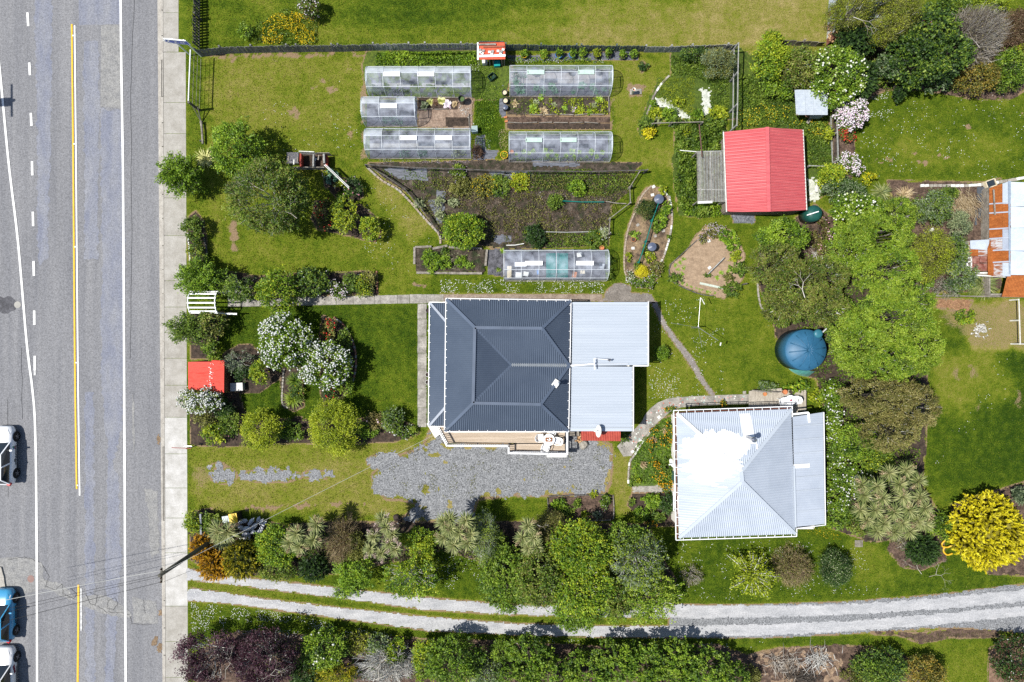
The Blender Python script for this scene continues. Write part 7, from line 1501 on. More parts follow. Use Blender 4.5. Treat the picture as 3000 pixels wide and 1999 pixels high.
tree('dark green shrub overhanging the footpath below the cherry',563,668,(34,32),1.6,'mid','shrub',spike=.2,L=.13);tree('low dark hedge strip along the street bed',572,728,(18,44),1.2,'mid','hedge','hedge',L=.12,alt=('lime',.2));tree('bushy end of the street hedge above the second cherry',590,770,(22,26),1.1,'mid','shrub',L=.12)
spray('spiky cherry tree beside the arbour, middle one',590,818,(88,62),3.2,'bright',64,group='spiky street cherries')
tree('airy green tree with grey stems behind the arbour',705,845,(50,44),2.6,'mid','garden_tree','tree',gap=.25,pale=90,spike=.2,lai=2.0);tree('bright green bushy tree over the concrete path',812,850,(62,66),3.0,'bright','garden_tree','tree',spike=.12,alt=('lime',.3))
tree('dark leathery leaved shrub right of the bushy path tree',908,828,(56,46),2.0,'mid','shrub',L=.17,W=.09,alt=('dark',.45),blossom=('white',12,.05));tree('pink azalea above the concrete path',990,848,(27,22),1.0,'mid','azalea','azalea',blossom=('pinkwhite',130,.05),L=.1)
tree('dark glossy bush in the middle of the path hedge',1030,828,(26,26),1.1,'mid','shrub',L=.13);tree('yellow green bush near the hedge end by the path',1062,838,(24,34),1.1,'mid','shrub',L=.13,alt=('lime',.4));tree('sprawling olive bush at the lawn end of the path hedge',1082,818,(22,24),.9,'olive','shrub',L=.12)
clump('variegated plant in the cane planter',1085,851,13,.6,'cream')
spray('spiky cherry tree south of the arbour over the footpath',552,962,(66,52),3.0,'mid',44,dens=80,group='spiky street cherries')
tree('brownish green bush between the southern cherry and the lawn',618,950,(42,46),2.2,'olive','shrub',alt=('mid',.4),spike=.15);tree('green shrub above the bright red shed',618,1025,(26,34),1.4,'mid','shrub',alt=('bright',.3),L=.12)
twiggy('grey leaved twiggy shrub right of the bright red shed',690,1062,(44,34),1.7,'palebark',420,'greygreen','grey_shrub',nleaf=1500,Lf=.09);tree('small lime shrub left of the white snowball tree',762,1090,(26,38),1.9,'lime','shrub',alt=('bright',.3))
tree('dark bush behind the grey twiggy shrub',715,1095,(28,24),1.1,'dark','shrub',L=.12)
tree('larger white snowball tree on the front lawn',833,998,(80,86),3.3,'bright','snowball_tree','flowering tree',blossom=('white',760,.068),L=.15,z0=.5,alt=('mid',.4),nl=34,lr=.32)
tree('second white snowball tree nearer the curved brick edge',958,1070,(78,72),3.0,'bright','snowball_tree','flowering tree',blossom=('white',760,.065),L=.15,z0=.5,alt=('mid',.4),nl=32,lr=.32)
tree('scarlet rose inside the top of the curved brick edge',966,968,(26,30),1.2,'olive','rose_bush','rose',blossom=('red',38,.07),L=.11);tree('dark leafy perennials inside the curved brick edge',1008,1010,(22,46),.8,'mid','perennial_bed','plants',L=.14);tree('green bush at the lower end of the curved brick edge',1010,1128,(24,32),1.0,'mid','shrub',L=.13,alt=('bright',.4));tree('coral rose at the foot of the curved bed',965,1150,(18,24),.8,'dark','rose_bush','rose',blossom=('red',14,.07),L=.1)
tree('dark shrub between the second snowball tree and brick edge',1012,1075,(16,40),1.0,'dark','shrub',L=.12)
flax('narrow bed of spiky green lilies, upper clump',862,1118,(30,28),.7,'mid',190,'lily_clump',.05,.2,cat='lily');flax('narrow bed of spiky green lilies, lower clump',858,1168,(32,30),.7,'fresh',230,'lily_clump',.05,.2,cat='lily');tree('dark green bush in the narrow lily bed',872,1150,(18,22),.8,'mid','shrub',L=.1,blossom=('yellow',8,.04))
tree('white blossom tree leaning over the footpath below the red shed',592,1172,(62,36),2.5,'mid','blossom_tree','flowering tree',blossom=('white',520,.06),L=.13,z0=.8,lai=2.2,base=(620,1190))
tree('dark shrub under the white blossom tree',650,1195,(38,32),1.3,'dark','shrub',L=.13);tree('deep green shrub with pink blooms below the blossom tree',672,1240,(34,36),1.2,'mid','shrub',L=.13,blossom=('pink',5,.06));tree('lime green shrub by the barrier arm',622,1272,(34,30),1.5,'lime','shrub',alt=('bright',.4));tree('olive shrub between the blossom tree and lime shrub',600,1225,(30,24),1.2,'olive','shrub',L=.12)
tree('acid yellow green tree, left of two on the front bed',762,1260,(58,62),2.6,'lime','golden_shrub','shrub',L=.11,W=.06,spike=.2,gap=.12,lr=.32,nl=26);tree('larger acid yellow green tree, right of two on the front bed',980,1248,(78,84),2.9,'lime','golden_shrub','shrub',L=.11,W=.06,spike=.2,gap=.12,lr=.3,nl=36)
tree('dark perennials between the two acid yellow trees',850,1262,(44,30),.8,'mid','perennial_bed','plants',L=.15,alt=('bright',.3),blossom=('lilac',6,.05));tree('small azalea with orange bloom right of the yellow tree',1104,1232,(28,24),1.0,'brownolive','azalea','azalea',blossom=('pink',5,.09),L=.1);tree('round blue green shrub at the right end of the front bed',1150,1232,(34,34),1.6,'mid','shrub',alt=('greygreen',.25),L=.14);tree('dark green perennials at the front bed right of the yellow tree',1075,1262,(34,24),.7,'bright','perennial_bed','plants',L=.14)
tree('low plants with white flowers at the front bed corner',1180,1262,(32,20),.5,'mid','perennial_bed','plants',L=.12,blossom=('white',40,.045));clump('lily leaves at the far right tip of the front bed',1212,1262,(14,14),.5,'fresh')
# lower hedge, west to east
tree('bright lime hedge bush at the street corner of the lower hedge',566,1530,(28,36),1.4,'lime','shrub',alt=('bright',.4),L=.12);tree('dark green bush right of the black batten fence',615,1530,(26,30),1.2,'mid','shrub',L=.14)
conifer('orange gold conifer nearest the footpath',590,1605,(34,44),1.9,'orange',L=.13);conifer('golden conifer with orange tips beside the power pole',630,1660,(52,42),2.2,'orange',L=.13);conifer('yellow green conifer under the first cabbage tree',705,1640,(58,62),2.6,'goldgreen',L=.15,lean=.2)
cabbage_tree('single wide cabbage tree beside the yellow bin',(655,1560),[(640,1555,2.4),(668,1560,2.5),(650,1575,2.2)],pan='tan',npan=2.2,Ls=.95)
tree('large bright rounded shrub right of the sack heap',812,1600,(70,62),2.6,'bright','hedge_shrub','shrub',L=.12,alt=('lime',.3),z0=.2);tree('low green shrub below the large rounded one',815,1672,(62,32),1.6,'mid','hedge_shrub','shrub',L=.11,alt=('olive',.35))
cabbage_tree('cabbage tree with tan plumes left of the black conifer',(890,1590),[(868,1562,3.0),(928,1535,2.9),(918,1582,2.8),(880,1602,2.9),(850,1590,2.6)],pan='tan',npan=1.8)
conifer('near black conifer below the second cabbage tree',920,1665,(44,40),2.4,'dark',L=.14,lean=.2);twiggy('bare brown twiggy shrub beside the second cabbage tree',1000,1598,(50,84),2.4,'tan',2600,'brownolive','bare_shrub',nleaf=2600,Lf=.06)
tree('green hedge bush behind the bare brown shrub',1042,1610,(34,46),2.0,'olive','hedge_shrub','shrub',L=.12);tree('loose green tree with twigs hanging over the track',1040,1680,(60,56),2.6,'bright','garden_tree','tree',spike=.3,gap=.2,lai=2.2);spray('trailing branch end reaching over the wheel tracks',1010,1735,(46,26),1.2,'bright',14,'trailing_branch','branch',dens=45,lo=.4)
cabbage_tree('cabbage tree with pink plumes in the middle of the hedge',(1120,1600),[(1132,1545,3.2),(1120,1520,3.0),(1095,1572,3.0),(1140,1590,3.0),(1085,1610,2.8),(1118,1620,2.8),(1158,1610,2.8),(1150,1565,3.1)],pan='pinktan',npan=1.5,Ls=.6)
tree('lime topped clipped hedge left of the fourth cabbage tree',1222,1578,(62,30),2.0,'lime','hedge','hedge',L=.10,alt=('bright',.5),z0=.1);tree('golden green bush at the lower side of the clipped hedge',1240,1620,(40,36),2.0,'lime','hedge_shrub','shrub',L=.11,alt=('bright',.4));tree('airy birch like tree with pale twigs above the track',1205,1690,(82,62),3.4,'bright','garden_tree','tree',gap=.3,spike=.3,pale=160,lai=1.9,bark='palebark',alt=('lime',.3))
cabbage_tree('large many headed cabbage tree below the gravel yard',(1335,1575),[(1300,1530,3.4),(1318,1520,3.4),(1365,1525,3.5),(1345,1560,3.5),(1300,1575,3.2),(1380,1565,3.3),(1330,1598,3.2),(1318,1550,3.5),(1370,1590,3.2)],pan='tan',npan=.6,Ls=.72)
tree('thin grey green willowy shrub right of the many headed cabbage tree',1420,1580,(36,82),3.0,'fresh','willowy_shrub','shrub',L=.11,W=.04,alt=('greygreen',.5),pale=110,lai=2.2,spike=.25);tree('bright green bush under the willowy shrub',1450,1620,(34,60),2.4,'mid','hedge_shrub','shrub',L=.13)
cabbage_tree('small pale cabbage tree with a bare twisted limb',(1548,1580),[(1547,1540,3.4),(1530,1576,3.2),(1563,1576,3.2),(1548,1606,3.0),(1572,1604,2.9)],pan='tan',npan=.5,Ls=.62)
fork_branch('bare twisted limb beside the small pale cabbage tree',1573,1538,.35,-.7,z=3.2,depth=3,th=.04,spread=.9);tree('fine olive brown shrub behind the small cabbage tree',1610,1570,(62,68),2.6,'olive','hedge_shrub','shrub',L=.09,W=.04,alt=('brownolive',.4))
TG='leafy trees massed above the wheel tracks'
for(lab,x,y,rad,H,pal,alt,kw)in[('tree at the left end of the big mass, overhanging the upper track',1480,1700,(84,96),3.6,'mid',('bright',.4),{}),('bushy green tree below the olive shrub in the mass',1580,1690,(92,92),4.2,'mid',('olive',.35),dict(pale=120)),('yellow green tree at the top of the mass by the sleeper bed',1705,1610,(96,84),4.4,'bright',('lime',.45),dict(pale=80)),('dark tree at the top right of the mass near the silver roof',1830,1570,(62,46),3.4,'mid',('bright',.3),{}),('broad tree in the heart of the mass',1700,1720,(104,84),4.2,'bright',('lime',.3),dict(pale=120)),('tree whose lower boughs hang over the middle of the track',1690,1800,(70,50),2.8,'bright',('mid',.3),dict(spike=.25)),('airy grey green poplar with pale upright stems',1868,1640,(78,84),4.8,'fresh',('greygreen',.5),dict(gap=.35,pale=170,lai=1.8,bark='palebark',spike=.3)),('loose tree at the right end of the mass above the track',1900,1748,(94,70),3.4,'bright',('fresh',.5),dict(gap=.25,spike=.3,lai=2.1,pale=90)),('low dense tree under the poplar',1800,1740,(70,62),3.0,'mid',('olive',.3),{}),('feathery edge tree hanging to the pale gravel on the right',1830,1800,(60,36),2.0,'fresh',('bright',.4),dict(spike=.3,gap=.2,lai=2))]:
 tree(lab,x,y,rad,H,pal,'garden_tree','tree',alt=alt,group=TG,L=.15,**kw)
twiggy('thin bare bush at the right end of the tree mass',2030,1690,(34,30),1.2,'twig',500,'olive',nleaf=500);spray('yellow green fruit tree on the lawn below the silver roof',2205,1688,(84,76),2.8,'lime',46,'fruit_tree','tree',dens=75,pale=1,bark='palebark')
twiggy('round brown twiggy bush, left of two on the lower lawn',2330,1668,(56,56),1.9,'tan',2400,'olive','round_bush',nleaf=3600,Lf=.08);tree('round dark speckled bush, right of two on the lower lawn',2450,1668,(48,54),2.0,'dark','round_bush','bush',L=.09,W=.05,alt=('pale',.16),z0=.1,lr=.3,nl=34)
conifer('low dark green conifer in the bark bed',2704,1612,(50,46),1.5,'dark',L=.13,lai=5);fork_branch('pale dead branch on the lawn under the low conifer',2700,1682,.7,2.4,z=.4,depth=5,th=.035,spread=.8);fork_branch('second pale dead branch reaching right from the low conifer',2722,1690,.7,.4,z=.4,depth=5,th=.035,spread=.8)
tree('bright green shrub left of the big golden conifer',2762,1540,(50,40),1.8,'mid','shrub',L=.14,alt=('bright',.3));conifer('huge bright golden conifer at the right edge',2900,1560,(122,126),3.6,'gold',L=.20,W=.06,lai=4.6,lean=.1);conifer('small grey blue conifer behind the golden one',2992,1452,(26,26),1.5,'greygreen',L=.12)
for i,(x,y)in enumerate([(2650,1595),(2630,1570)]):twiggy(['dry brown shrublet in the bark bed','dry grass tuft at the left of the bark bed'][i],x,y,22,.6,'twig',300,'olive',nleaf=300)
heads=[(2614+rr_[0],1465+rr_[1],3.6-.6*(rr_[0]**2+rr_[1]**2)/9000)for rr_ in[(-10,-80),(40,-88),(75,-55),(20,-45),(-45,-40),(-85,-15),(-30,-5),(30,-8),(80,-10),(95,25),(50,30),(5,35),(-50,30),(-95,30),(-75,60),(-25,70),(30,68),(75,62),(-45,92),(5,95),(50,92),(95,70),(-90,-45)]]
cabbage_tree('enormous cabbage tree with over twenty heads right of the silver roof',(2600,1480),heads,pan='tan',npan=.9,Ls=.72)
# bottom strip
def purple(label,x,y,rad,H):return tree(label,x,y,rad,H,'purple','purple_plum_tree','tree',L=.12,W=.08,gap=.3,spike=.25,pale=int(rad[0]*2.2),bark='palebark',lai=2.2,sr=.2,lr=.32)
purple('dark purple plum tree at the bottom left corner',620,1925,(105,78),4.2);purple('purple plum tree crown reaching right along the bottom',775,1935,(92,92),4.4)
fork_branch('pale bare limb through the left purple tree',660,1990,.9,1.9,z=4.4,depth=5,th=.04);fork_branch('pale bare limb through the right purple tree',770,1990,.8,.7,z=4.4,depth=5,th=.035)
for(lab,x,y,rad,H,pal,kw)in[('green shrub with white blooms right of the purple trees',950,1905,(74,58),2.6,'bright',dict(alt=('mid',.4),blossom=('whitegreen',26,.09))),('dark bush in the shade below the white bloomed shrub',900,1975,(64,38),2.2,'dark',{}),('acid yellow broom at the bottom edge',975,1978,(66,36),2.2,'goldgreen',dict(L=.14,W=.04,alt=('lime',.4),spike=.3)),('olive yellow leafy shrub at the track verge',1050,1880,(36,34),1.2,'olive',dict(L=.2,W=.07,alt=('lime',.3))),('blue green shrub behind the dead pale branches',1110,1890,(38,26),1.6,'greygreen',dict(alt=('mid',.5))),('lime shrub poking out of the dead branches',1160,1910,(30,40),1.6,'bright',dict(alt=('lime',.4))),('lime shrub between dead branches and the big green one',1250,1935,(46,62),2.2,'bright',dict(alt=('lime',.5))),('big rounded green tree on the bottom edge',1330,1935,(92,70),3.4,'bright',dict(alt=('mid',.5),blossom=('whitegreen',6,.08))),('blue green shrub with pale twigs right of the big rounded tree',1430,1975,(54,40),2.2,'greygreen',dict(alt=('mid',.4),pale=80)),('dark shrub at the verge beside the hedge of trees',1475,1905,(40,34),2.0,'mid',dict(alt=('bright',.3)))]:
 tree(lab,x,y,rad,H,pal,'garden_shrub','shrub',**kw)
twiggy('dead shrub of silvery grey branches at the bottom edge',1130,1955,(92,58),2.6,'palebark',1500,None,'dead_shrub',th=.022);fork_branch('silver dead limb arching right at the bottom',1100,1992,1.1,.5,z=2.4,depth=6,th=.04,spread=.5);fork_branch('silver dead limb arching up at the bottom',1110,1996,.9,1.5,z=2.4,depth=6,th=.035,spread=.5)
for i,(x,y,rx,ry)in enumerate([(1548,1925,70,62),(1620,1975,78,52),(1720,1965,82,56),(1800,1935,76,56),(1890,1940,84,62),(1975,1935,84,58),(2065,1955,84,56),(2140,1985,60,44),(1520,1985,66,40),(1960,1990,90,36)]):
 tree(['first dark hedge tree by the dead shrub','second dark hedge tree at the bottom','third dark hedge tree at the bottom','fourth hedge tree, standing tall by the track shadow','fifth hedge tree at the bottom','sixth hedge tree at the bottom','seventh hedge tree near the clay ground','last low hedge tree beside the clay ground','lower left hedge tree at the picture edge','lower right hedge tree at the picture edge'][i],x,y,(rx,ry),3.4,'mid','hedge_tree','tree',L=.16,W=.10,alt=('bright',.45),spike=.25,sr=.14,sprig=14,lr=.28,nl=30,group='dark leafy trees along the bottom edge')
branch_pile('pile of grey pruned branches on the clay ground',2300,1945,(60,32),160,'twig');branch_pile('pile of bleached prunings left of the green mound',2400,1935,(46,30),110,'palebark');branch_pile('brown dead foliage heap beside the clay ground',2350,1985,(60,24),260,'rustbush' if False else 'darkbark',ln=.5)
tree('dark green spreading shrub at the bottom right of the clay',2580,1955,(82,58),1.9,'mid','garden_shrub','shrub',alt=('dark',.4));tree('small lime shrub in front of the dark spreading one',2552,1940,(28,18),1.6,'bright','garden_shrub','shrub');tree('golden olive bush at the bottom edge',2712,1972,(60,48),2.2,'orangetip','garden_shrub','shrub',L=.11,alt=('olive',.4));tree('dark bush with white specks at the bottom right corner',2975,1930,(72,68),2.0,'dark','garden_shrub','shrub',alt=('rustbush',.35),blossom=('white',30,.035));tree('low green tangle under the clay ground',2510,1985,(44,26),1.0,'olive','garden_shrub','shrub')
tree('small scrubby bush at the left of the clay ground',2200,1985,(28,30),.9,'olive','garden_shrub','shrub')
# top right corner and right-hand shrubberies
def sh(label,x,y,rad,H,pal,alt=None,name='garden_shrub',cat='shrub',**k):return tree(label,x,y,rad,H,pal,name,cat,alt=alt,**k)
sh('olive leaved shrub beside the leaning paling fence',2105,185,(52,44),1.8,'olive',('greygreen',.4),L=.11,W=.05);sh('bright lime green tree at the right of the timber frame fence',2255,175,(56,62),2.8,'lime',('bright',.5),cat='tree',name='garden_tree');sh('darker olive tree between the lime one and the snowball shrub',2350,205,(62,66),3.0,'olive',('mid',.5),cat='tree',name='garden_tree',pale=60)
sh('lime sprig of tree over the low grey fence',2262,118,(30,26),2.2,'lime',('bright',.3));sh('green undergrowth shrub above the grey shelter',2290,255,(60,32),1.6,'bright',('mid',.5));sh('dark ivy mound on the paling fence by the timber frame',2035,160,(48,16),1.3,'dark',('mid',.4),L=.12)
tree('large snowball shrub dotted green and white above the pale rhododendron',2450,225,(84,92),3.6,'bright','snowball_shrub','flowering shrub',alt=('mid',.35),blossom=('whitegreen',170,.085),nl=36,lr=.3)
conifer('broad dark conifer beside the split firewood',2520,108,(72,52),3.6,'dark',L=.14,W=.045,lean=.15);conifer('narrow dark conifer leaning right of the snowball shrub',2532,232,(38,62),3.0,'dark',L=.13,W=.04,lean=.15)
for(x,y,rad,H,lab)in((2490,35,(62,48),5.0,'olive gold feathery tree left of the half hidden shed'),(2630,40,(58,60),5.2,'olive gold feathery tree right of the half hidden shed'),(2590,95,(56,40),4.6,'lower olive gold boughs below the half hidden shed'),(2560,12,(40,20),5.0,'thin olive boughs over the half hidden shed roof')):
 sh(lab,x,y,rad,H,'olive',('lime',.25),cat='tree',name='olive_tree',L=.10,W=.035,sprig=14,sr=.2,gap=.1,lai=2.6,pale=50)
fork_branch('grey bare bough above the dark conifer and shed',2500,50,.9,-.4,z=4.9,depth=4,th=.035)
GD='dark glossy trees in the top right corner'
for(x,y,rad,H,lab)in((2725,95,(78,66),4.6,'upper dark glossy tree beside the striped iron roof'),(2765,165,(82,72),4.6,'right dark glossy tree next to the grey bare tree'),(2690,180,(76,68),4.4,'central dark glossy tree of the corner'),(2640,130,(46,46),4.0,'left dark glossy tree under the olive gold boughs'),(2600,200,(44,44),2.6,'blue green glossy shrub at the lawn corner'),(2735,235,(52,36),2.2,'low blue green shrub at the top of the right lawn'),(2660,235,(32,24),1.8,'small glossy bush above the lone sapling')):
 sh(lab,x,y,rad,H,'mid' if 'blue' not in lab else 'greygreen',('dark',.55),cat='tree',name='glossy_tree',L=.19,W=.11,spike=.1,group=GD)
sh('yellow green shrub between two glossy ones at the lawn corner',2612,212,(20,26),2.0,'lime',('bright',.3));sh('low mixed bushes under the narrow dark conifer',2565,215,(30,40),1.5,'mid',('olive',.4));conifer('lone dark sapling standing on the top of the right lawn',2636,270,(16,30),1.6,'dark',name='sapling',cat='sapling',L=.1)
twiggy('big grey bare tree of fine twigs in the top right corner',2862,100,(88,84),4.6,'twig',9000,'brownolive','bare_tree','tree',nleaf=2600,Lf=.07,th=.016);twiggy('reddish brown bare shrub at the right edge of the corner',2975,82,(52,58),3.0,'tan',3600,'rustbush',nleaf=5200,Lf=.10);fork_branch('silver forking limbs in the middle of the grey bare tree',2870,140,.6,1.6,z=4.5,depth=6,th=.025,spread=.5)
sh('green shrubbery at the top edge right of the striped roof',2780,15,(58,26),2.2,'mid',('dark',.4));sh('lime green shrub at the top right edge',2900,8,(60,24),2.0,'fresh',('lime',.4))
sh('golden olive bush with orange tips at the top of the right lawn',2862,222,(66,56),2.2,'orangetip',('olive',.4),L=.11);sh('green bush right of the golden olive one',2965,195,(56,56),2.4,'mid',('bright',.3),L=.11);sh('lime tip bush at the right edge under the brown bare shrub',2990,150,(26,20),2.4,'lime',('orangetip',.4),L=.1);sh('low green bush at the right end of the lawn top',2945,245,(40,26),1.4,'mid',('olive',.4),L=.11)
tree('pale pink white rhododendron in full bloom beside the grey shelter',2492,332,(46,50),2.0,'mid','rhododendron','rhododendron',blossom=('pinkwhite',900,.07),L=.12);tree('red azalea below the pale rhododendron',2482,390,(24,26),1.0,'olive','azalea','azalea',blossom=('red',110,.06),L=.09);tree('blush pink azalea spilling onto the lawn, upper part',2478,470,(26,24),1.2,'mid','azalea','azalea',blossom=('pinkwhite',210,.055),L=.1);tree('blush pink azalea spilling onto the lawn, lower part',2506,492,(24,20),1.1,'mid','azalea','azalea',blossom=('pinkwhite',150,.055),L=.1)
sh('yellow green bush by the azaleas',2435,515,(42,36),1.6,'lime',('bright',.3),L=.12);sh('dark grey green spreading bush under the yellow one',2475,560,(64,38),1.9,'dark',('greygreen',.35),L=.11);sh('lime bush against the silvered timber fence',2425,395,(14,20),.9,'lime');sh('yellow leaved bush right of the spreading dark one',2545,520,(20,16),1.1,'lime',('gold',.3),L=.12)
flax('dark flax clump on the right lawn edge',2588,562,34,1.1,'sword',150,W=.06,up=.4);flax('bleached flax clump right of the dark one',2655,572,34,1.0,'tan',150,W=.05,up=.4)
twiggy('brown straggly bush below the bleached flax',2640,612,(46,36),1.4,'twig',900,'olive',nleaf=2200,Lf=.08);tree('second snowball shrub, bright green with white heads',2515,620,(84,52),3.0,'bright','snowball_shrub','flowering shrub',alt=('mid',.35),blossom=('whitegreen',110,.085))
FA='feathery light green wattle trees right of the red shed'
for(x,y,rad,H,lab)in((2560,700,(112,86),6.0,'feathery light green tree, the middle of the upper wattle group'),(2600,790,(96,76),6.2,'lower feathery tree of the upper wattle group'),(2490,720,(64,70),5.2,'left feathery tree of the upper wattle group'),(2620,630,(52,48),4.6,'small feathery tree below the bleached flax'),(2610,945,(122,88),6.6,'broad feathery tree right of the blue tank'),(2660,1015,(88,100),6.4,'feathery tree at the edge of the far paddock'),(2520,1010,(78,92),5.8,'feathery tree nearest the blue tank'),(2590,1060,(120,60),6.0,'lower feathery tree above the brown olive one'),(2670,890,(56,46),5.4,'top feathery tree by the long low fence')):
 sh(lab,x,y,rad,H,'fresh',('bright',.5),cat='tree',name='wattle_tree',L=.13,W=.05,sprig=12,sr=.13,lai=2.5,nl=70,lr=.20,group=FA,pale=30,up=.9,gap=.12)
sh('yellow olive tree with fine leaves at the right of the wattles',2722,745,(66,76),4.2,'olive',('lime',.4),cat='tree',name='garden_tree',L=.10,W=.05);sh('grey green bush on the bark left of the outbuilding',2735,610,(60,54),2.0,'greygreen',('mid',.5),L=.12);sh('small dark green bush right of the grey green one',2775,570,(26,24),1.2,'mid',L=.1);sh('pale silvery shrub near the outbuilding',2812,655,(28,38),1.8,'pale',('greygreen',.4),L=.12,W=.05);sh('green tangled shrubs left of the rusty lean-to',2800,745,(36,60),2.2,'mid',('greygreen',.4));sh('rambling green shrub below the rusty lean-to',2815,810,(46,44),2.0,'greygreen',('mid',.4));twiggy('tangled grey bush above the long low fence',2780,842,(44,28),1.4,'twig',700,'greygreen',nleaf=1200);flax('large yellow green flax clump below the rusty lean-to',2895,832,46,1.5,'sword',230,W=.08,up=.35);flax('dark flax clump beside the yellow green one',2855,838,30,1.1,'sword',100)
branch_pile('pile of tan branches on the bark by the outbuilding',2820,590,(44,36),260,'tan',ln=1.1,orient=-1.2,th=.013);sh('low green plants above the long low fence',2690,830,(50,24),.9,'bright',('mid',.4))
sh('sword leaved green bush in the scrubby paddock',2830,925,(28,22),.7,'bright',('lime',.4),L=.12);branch_pile('scatter of white stones and dead stems in the paddock',2870,965,(24,20),70,'palebark','stone_scatter',z=.1,ln=.25,th=.05,cat='stones')
sh('bright green tree below the faded red shed',2300,690,(74,52),3.2,'bright',('mid',.35),cat='tree',name='garden_tree',L=.13);sh('dark green bush left of the bright tree',2240,690,(28,26),1.8,'bright',('mid',.3),L=.12)
for(x,y,rad,H,lab)in((2270,775,(82,62),4.2,'yellow olive tree overhanging the sand bed lawn'),(2340,840,(96,82),4.8,'broad olive oak like tree with bare grey limb'),(2420,810,(66,62),4.2,'olive tree touching the feathery wattles'),(2300,900,(62,56),3.8,'lower olive tree above the blue tank'),(2420,900,(72,56),3.8,'olive tree between the tank and wattles')):
 sh(lab,x,y,rad,H,'olive',('mid',.4),cat='tree',name='olive_tree',L=.12,W=.06,gap=.12,spike=.15,pale=60,nl=52,lr=.22,lai=2.4,sr=.12,group='olive trees in the middle shrubbery')
fork_branch('bare grey fork of limb showing in the oak like tree',2358,872,.8,2.1,'twig',4.8,3,th=.06);sh('green shrub at the left foot of the olive trees',2262,880,(26,50),1.8,'mid',('bright',.4));sh('bright green bush left of the blue tank',2290,935,(26,26),1.1,'bright',('mid',.3));sh('fine green shrub between the tank and olive trees',2450,905,(44,50),2.4,'bright',('mid',.5),L=.11);sh('dark bush at the upper right of the blue tank',2455,965,(34,40),2.4,'mid',('dark',.5))
tree('pink rose bed in a strip beside the snowball shrub',2405,690,(26,62),1.2,'olive','rose_bush','rose',alt=('rustbush',.3),blossom=('pink',46,.06),L=.1);sh('grey leaved herb bush below the rose strip',2420,785,(30,20),1.0,'greygreen',L=.1);branch_pile('clutter of boards and sticks behind the roses',2405,745,(30,26),70,'palebark','timber_clutter',ln=.7,th=.03,cat='timber')
sh('brownish olive tree right of the silver roof, upper',2580,1165,(118,62),5.4,'brownolive',('olive',.35),cat='tree',name='ribbonwood_tree',L=.10,W=.06,pale=70,spike=.1,nl=60,lr=.2,lai=2.4,sr=.12);sh('brownish olive tree leaning over the far paddock',2660,1190,(90,74),5.4,'brownolive',('olive',.3),cat='tree',name='ribbonwood_tree',L=.10,W=.06,pale=70,nl=52,lr=.2,lai=2.4,sr=.12);sh('brownish olive tree, lowest of the three by the silver roof',2600,1265,(84,66),5.0,'brownolive',('olive',.35),cat='tree',name='ribbonwood_tree',L=.10,W=.06,pale=70,nl=46,lr=.2,lai=2.4,sr=.12)
sh('green bush under the brownish olive trees',2505,1290,(62,58),2.6,'bright',('mid',.5),L=.11);sh('green bush at the foot of the brown olive tree',2570,1345,(52,36),1.8,'mid',('lime',.3),L=.11)
GS='white flowered shrubs down the east side of the silver roof'
for i,(x,y,rad,n)in enumerate([(2440,1155,(40,38),40),(2432,1225,(36,44),60),(2445,1305,(44,46),50),(2470,1390,(54,50),110),(2440,1460,(52,44),60),(2510,1420,(40,40),60)]):
 tree(['topmost white flowered shrub beside the grey deck','second white flowered shrub from the grey deck','third white flowered shrub down the silver roof','densely flowered white shrub near the big cabbage tree','lowest white flowered shrub by the side roof corner','white flowered shrub touching the big cabbage tree'][i],x,y,rad,1.8,'mid','flowering_shrub','flowering shrub',alt=('bright',.45),blossom=('white',n,.06),group=GS,L=.12)
sh('lime bush at the right of the grey deck',2398,1163,(20,24),1.0,'lime',L=.1);sh('leafy green shrub behind the grey deck',2335,1133,(34,16),.9,'bright',('lime',.3),L=.18,W=.11);sh('fine leaved herb bush at the deck logs',2240,1133,(30,14),.8,'mid',('greygreen',.5),L=.1);sh('low green bush below the side roof corner',2440,1515,(60,38),1.2,'mid',('bright',.4));sh('low bush under the cabbage tree left side',2520,1540,(46,30),1.1,'mid',('olive',.3));sh('undergrowth bush behind the cabbage tree',2570,1385,(36,24),1.2,'dark',('rustbush',.3))
TNN=thing('tank_net','torn teal netting draped round the left side of the blue tank','net',P(2300,1030))
for i in range(12):
 a0=R(150+i*10);a1=R(160+i*10);c=P(2364,1026,0);vs=[]
 for a in(a0,a1):vs+=[(c.x+1.5*math.cos(a),c.y+1.5*math.sin(a),1.2+.15*math.sin(3*a)),(c.x+1.95*math.cos(a),c.y+1.95*math.sin(a),.15)]
 M().add(vs,[(0,1,3,2)]).build('net_panel',MATS['teal_net']if 'teal_net' in MATS else film_mat('teal_net',(.12,.42,.38),.45,.1),TNN)
# netted vegetable garden, beds and rough ground
cover('weed_growth','mixed low weeds and vegetables over the netted garden','weeds',[(1180,560),(1300,520),(1500,505),(1850,500),(1840,590),(1780,640),(1775,715),(1480,722),(1300,690),(1230,610)],.28,'olive',150,.12,.06,3,'stuff',thr=.44,nscale=1.3)
cover('weed_growth','dry reddish brown stalks among the weeds of the netted garden','weeds',[(1290,560),(1500,530),(1760,560),(1775,700),(1500,715),(1400,640)],.22,'rustbush',110,.10,.03,9,'stuff',thr=.46,nscale=1.6)
cover('weed_growth','pale straw litter in the netted garden','weeds',[(1290,560),(1500,530),(1760,560),(1775,700),(1500,715),(1400,640)],.10,'tan',34,.09,.03,19,'stuff',thr=.5,nscale=2.2)
cover('clover','dense dark green growth at the top right of the netted garden','ground cover',[(1540,500),(1700,495),(1870,512),(1840,560),(1780,575),(1640,565),(1550,560)],.35,'mid',260,.12,.07,5,'stuff',edge=.4)
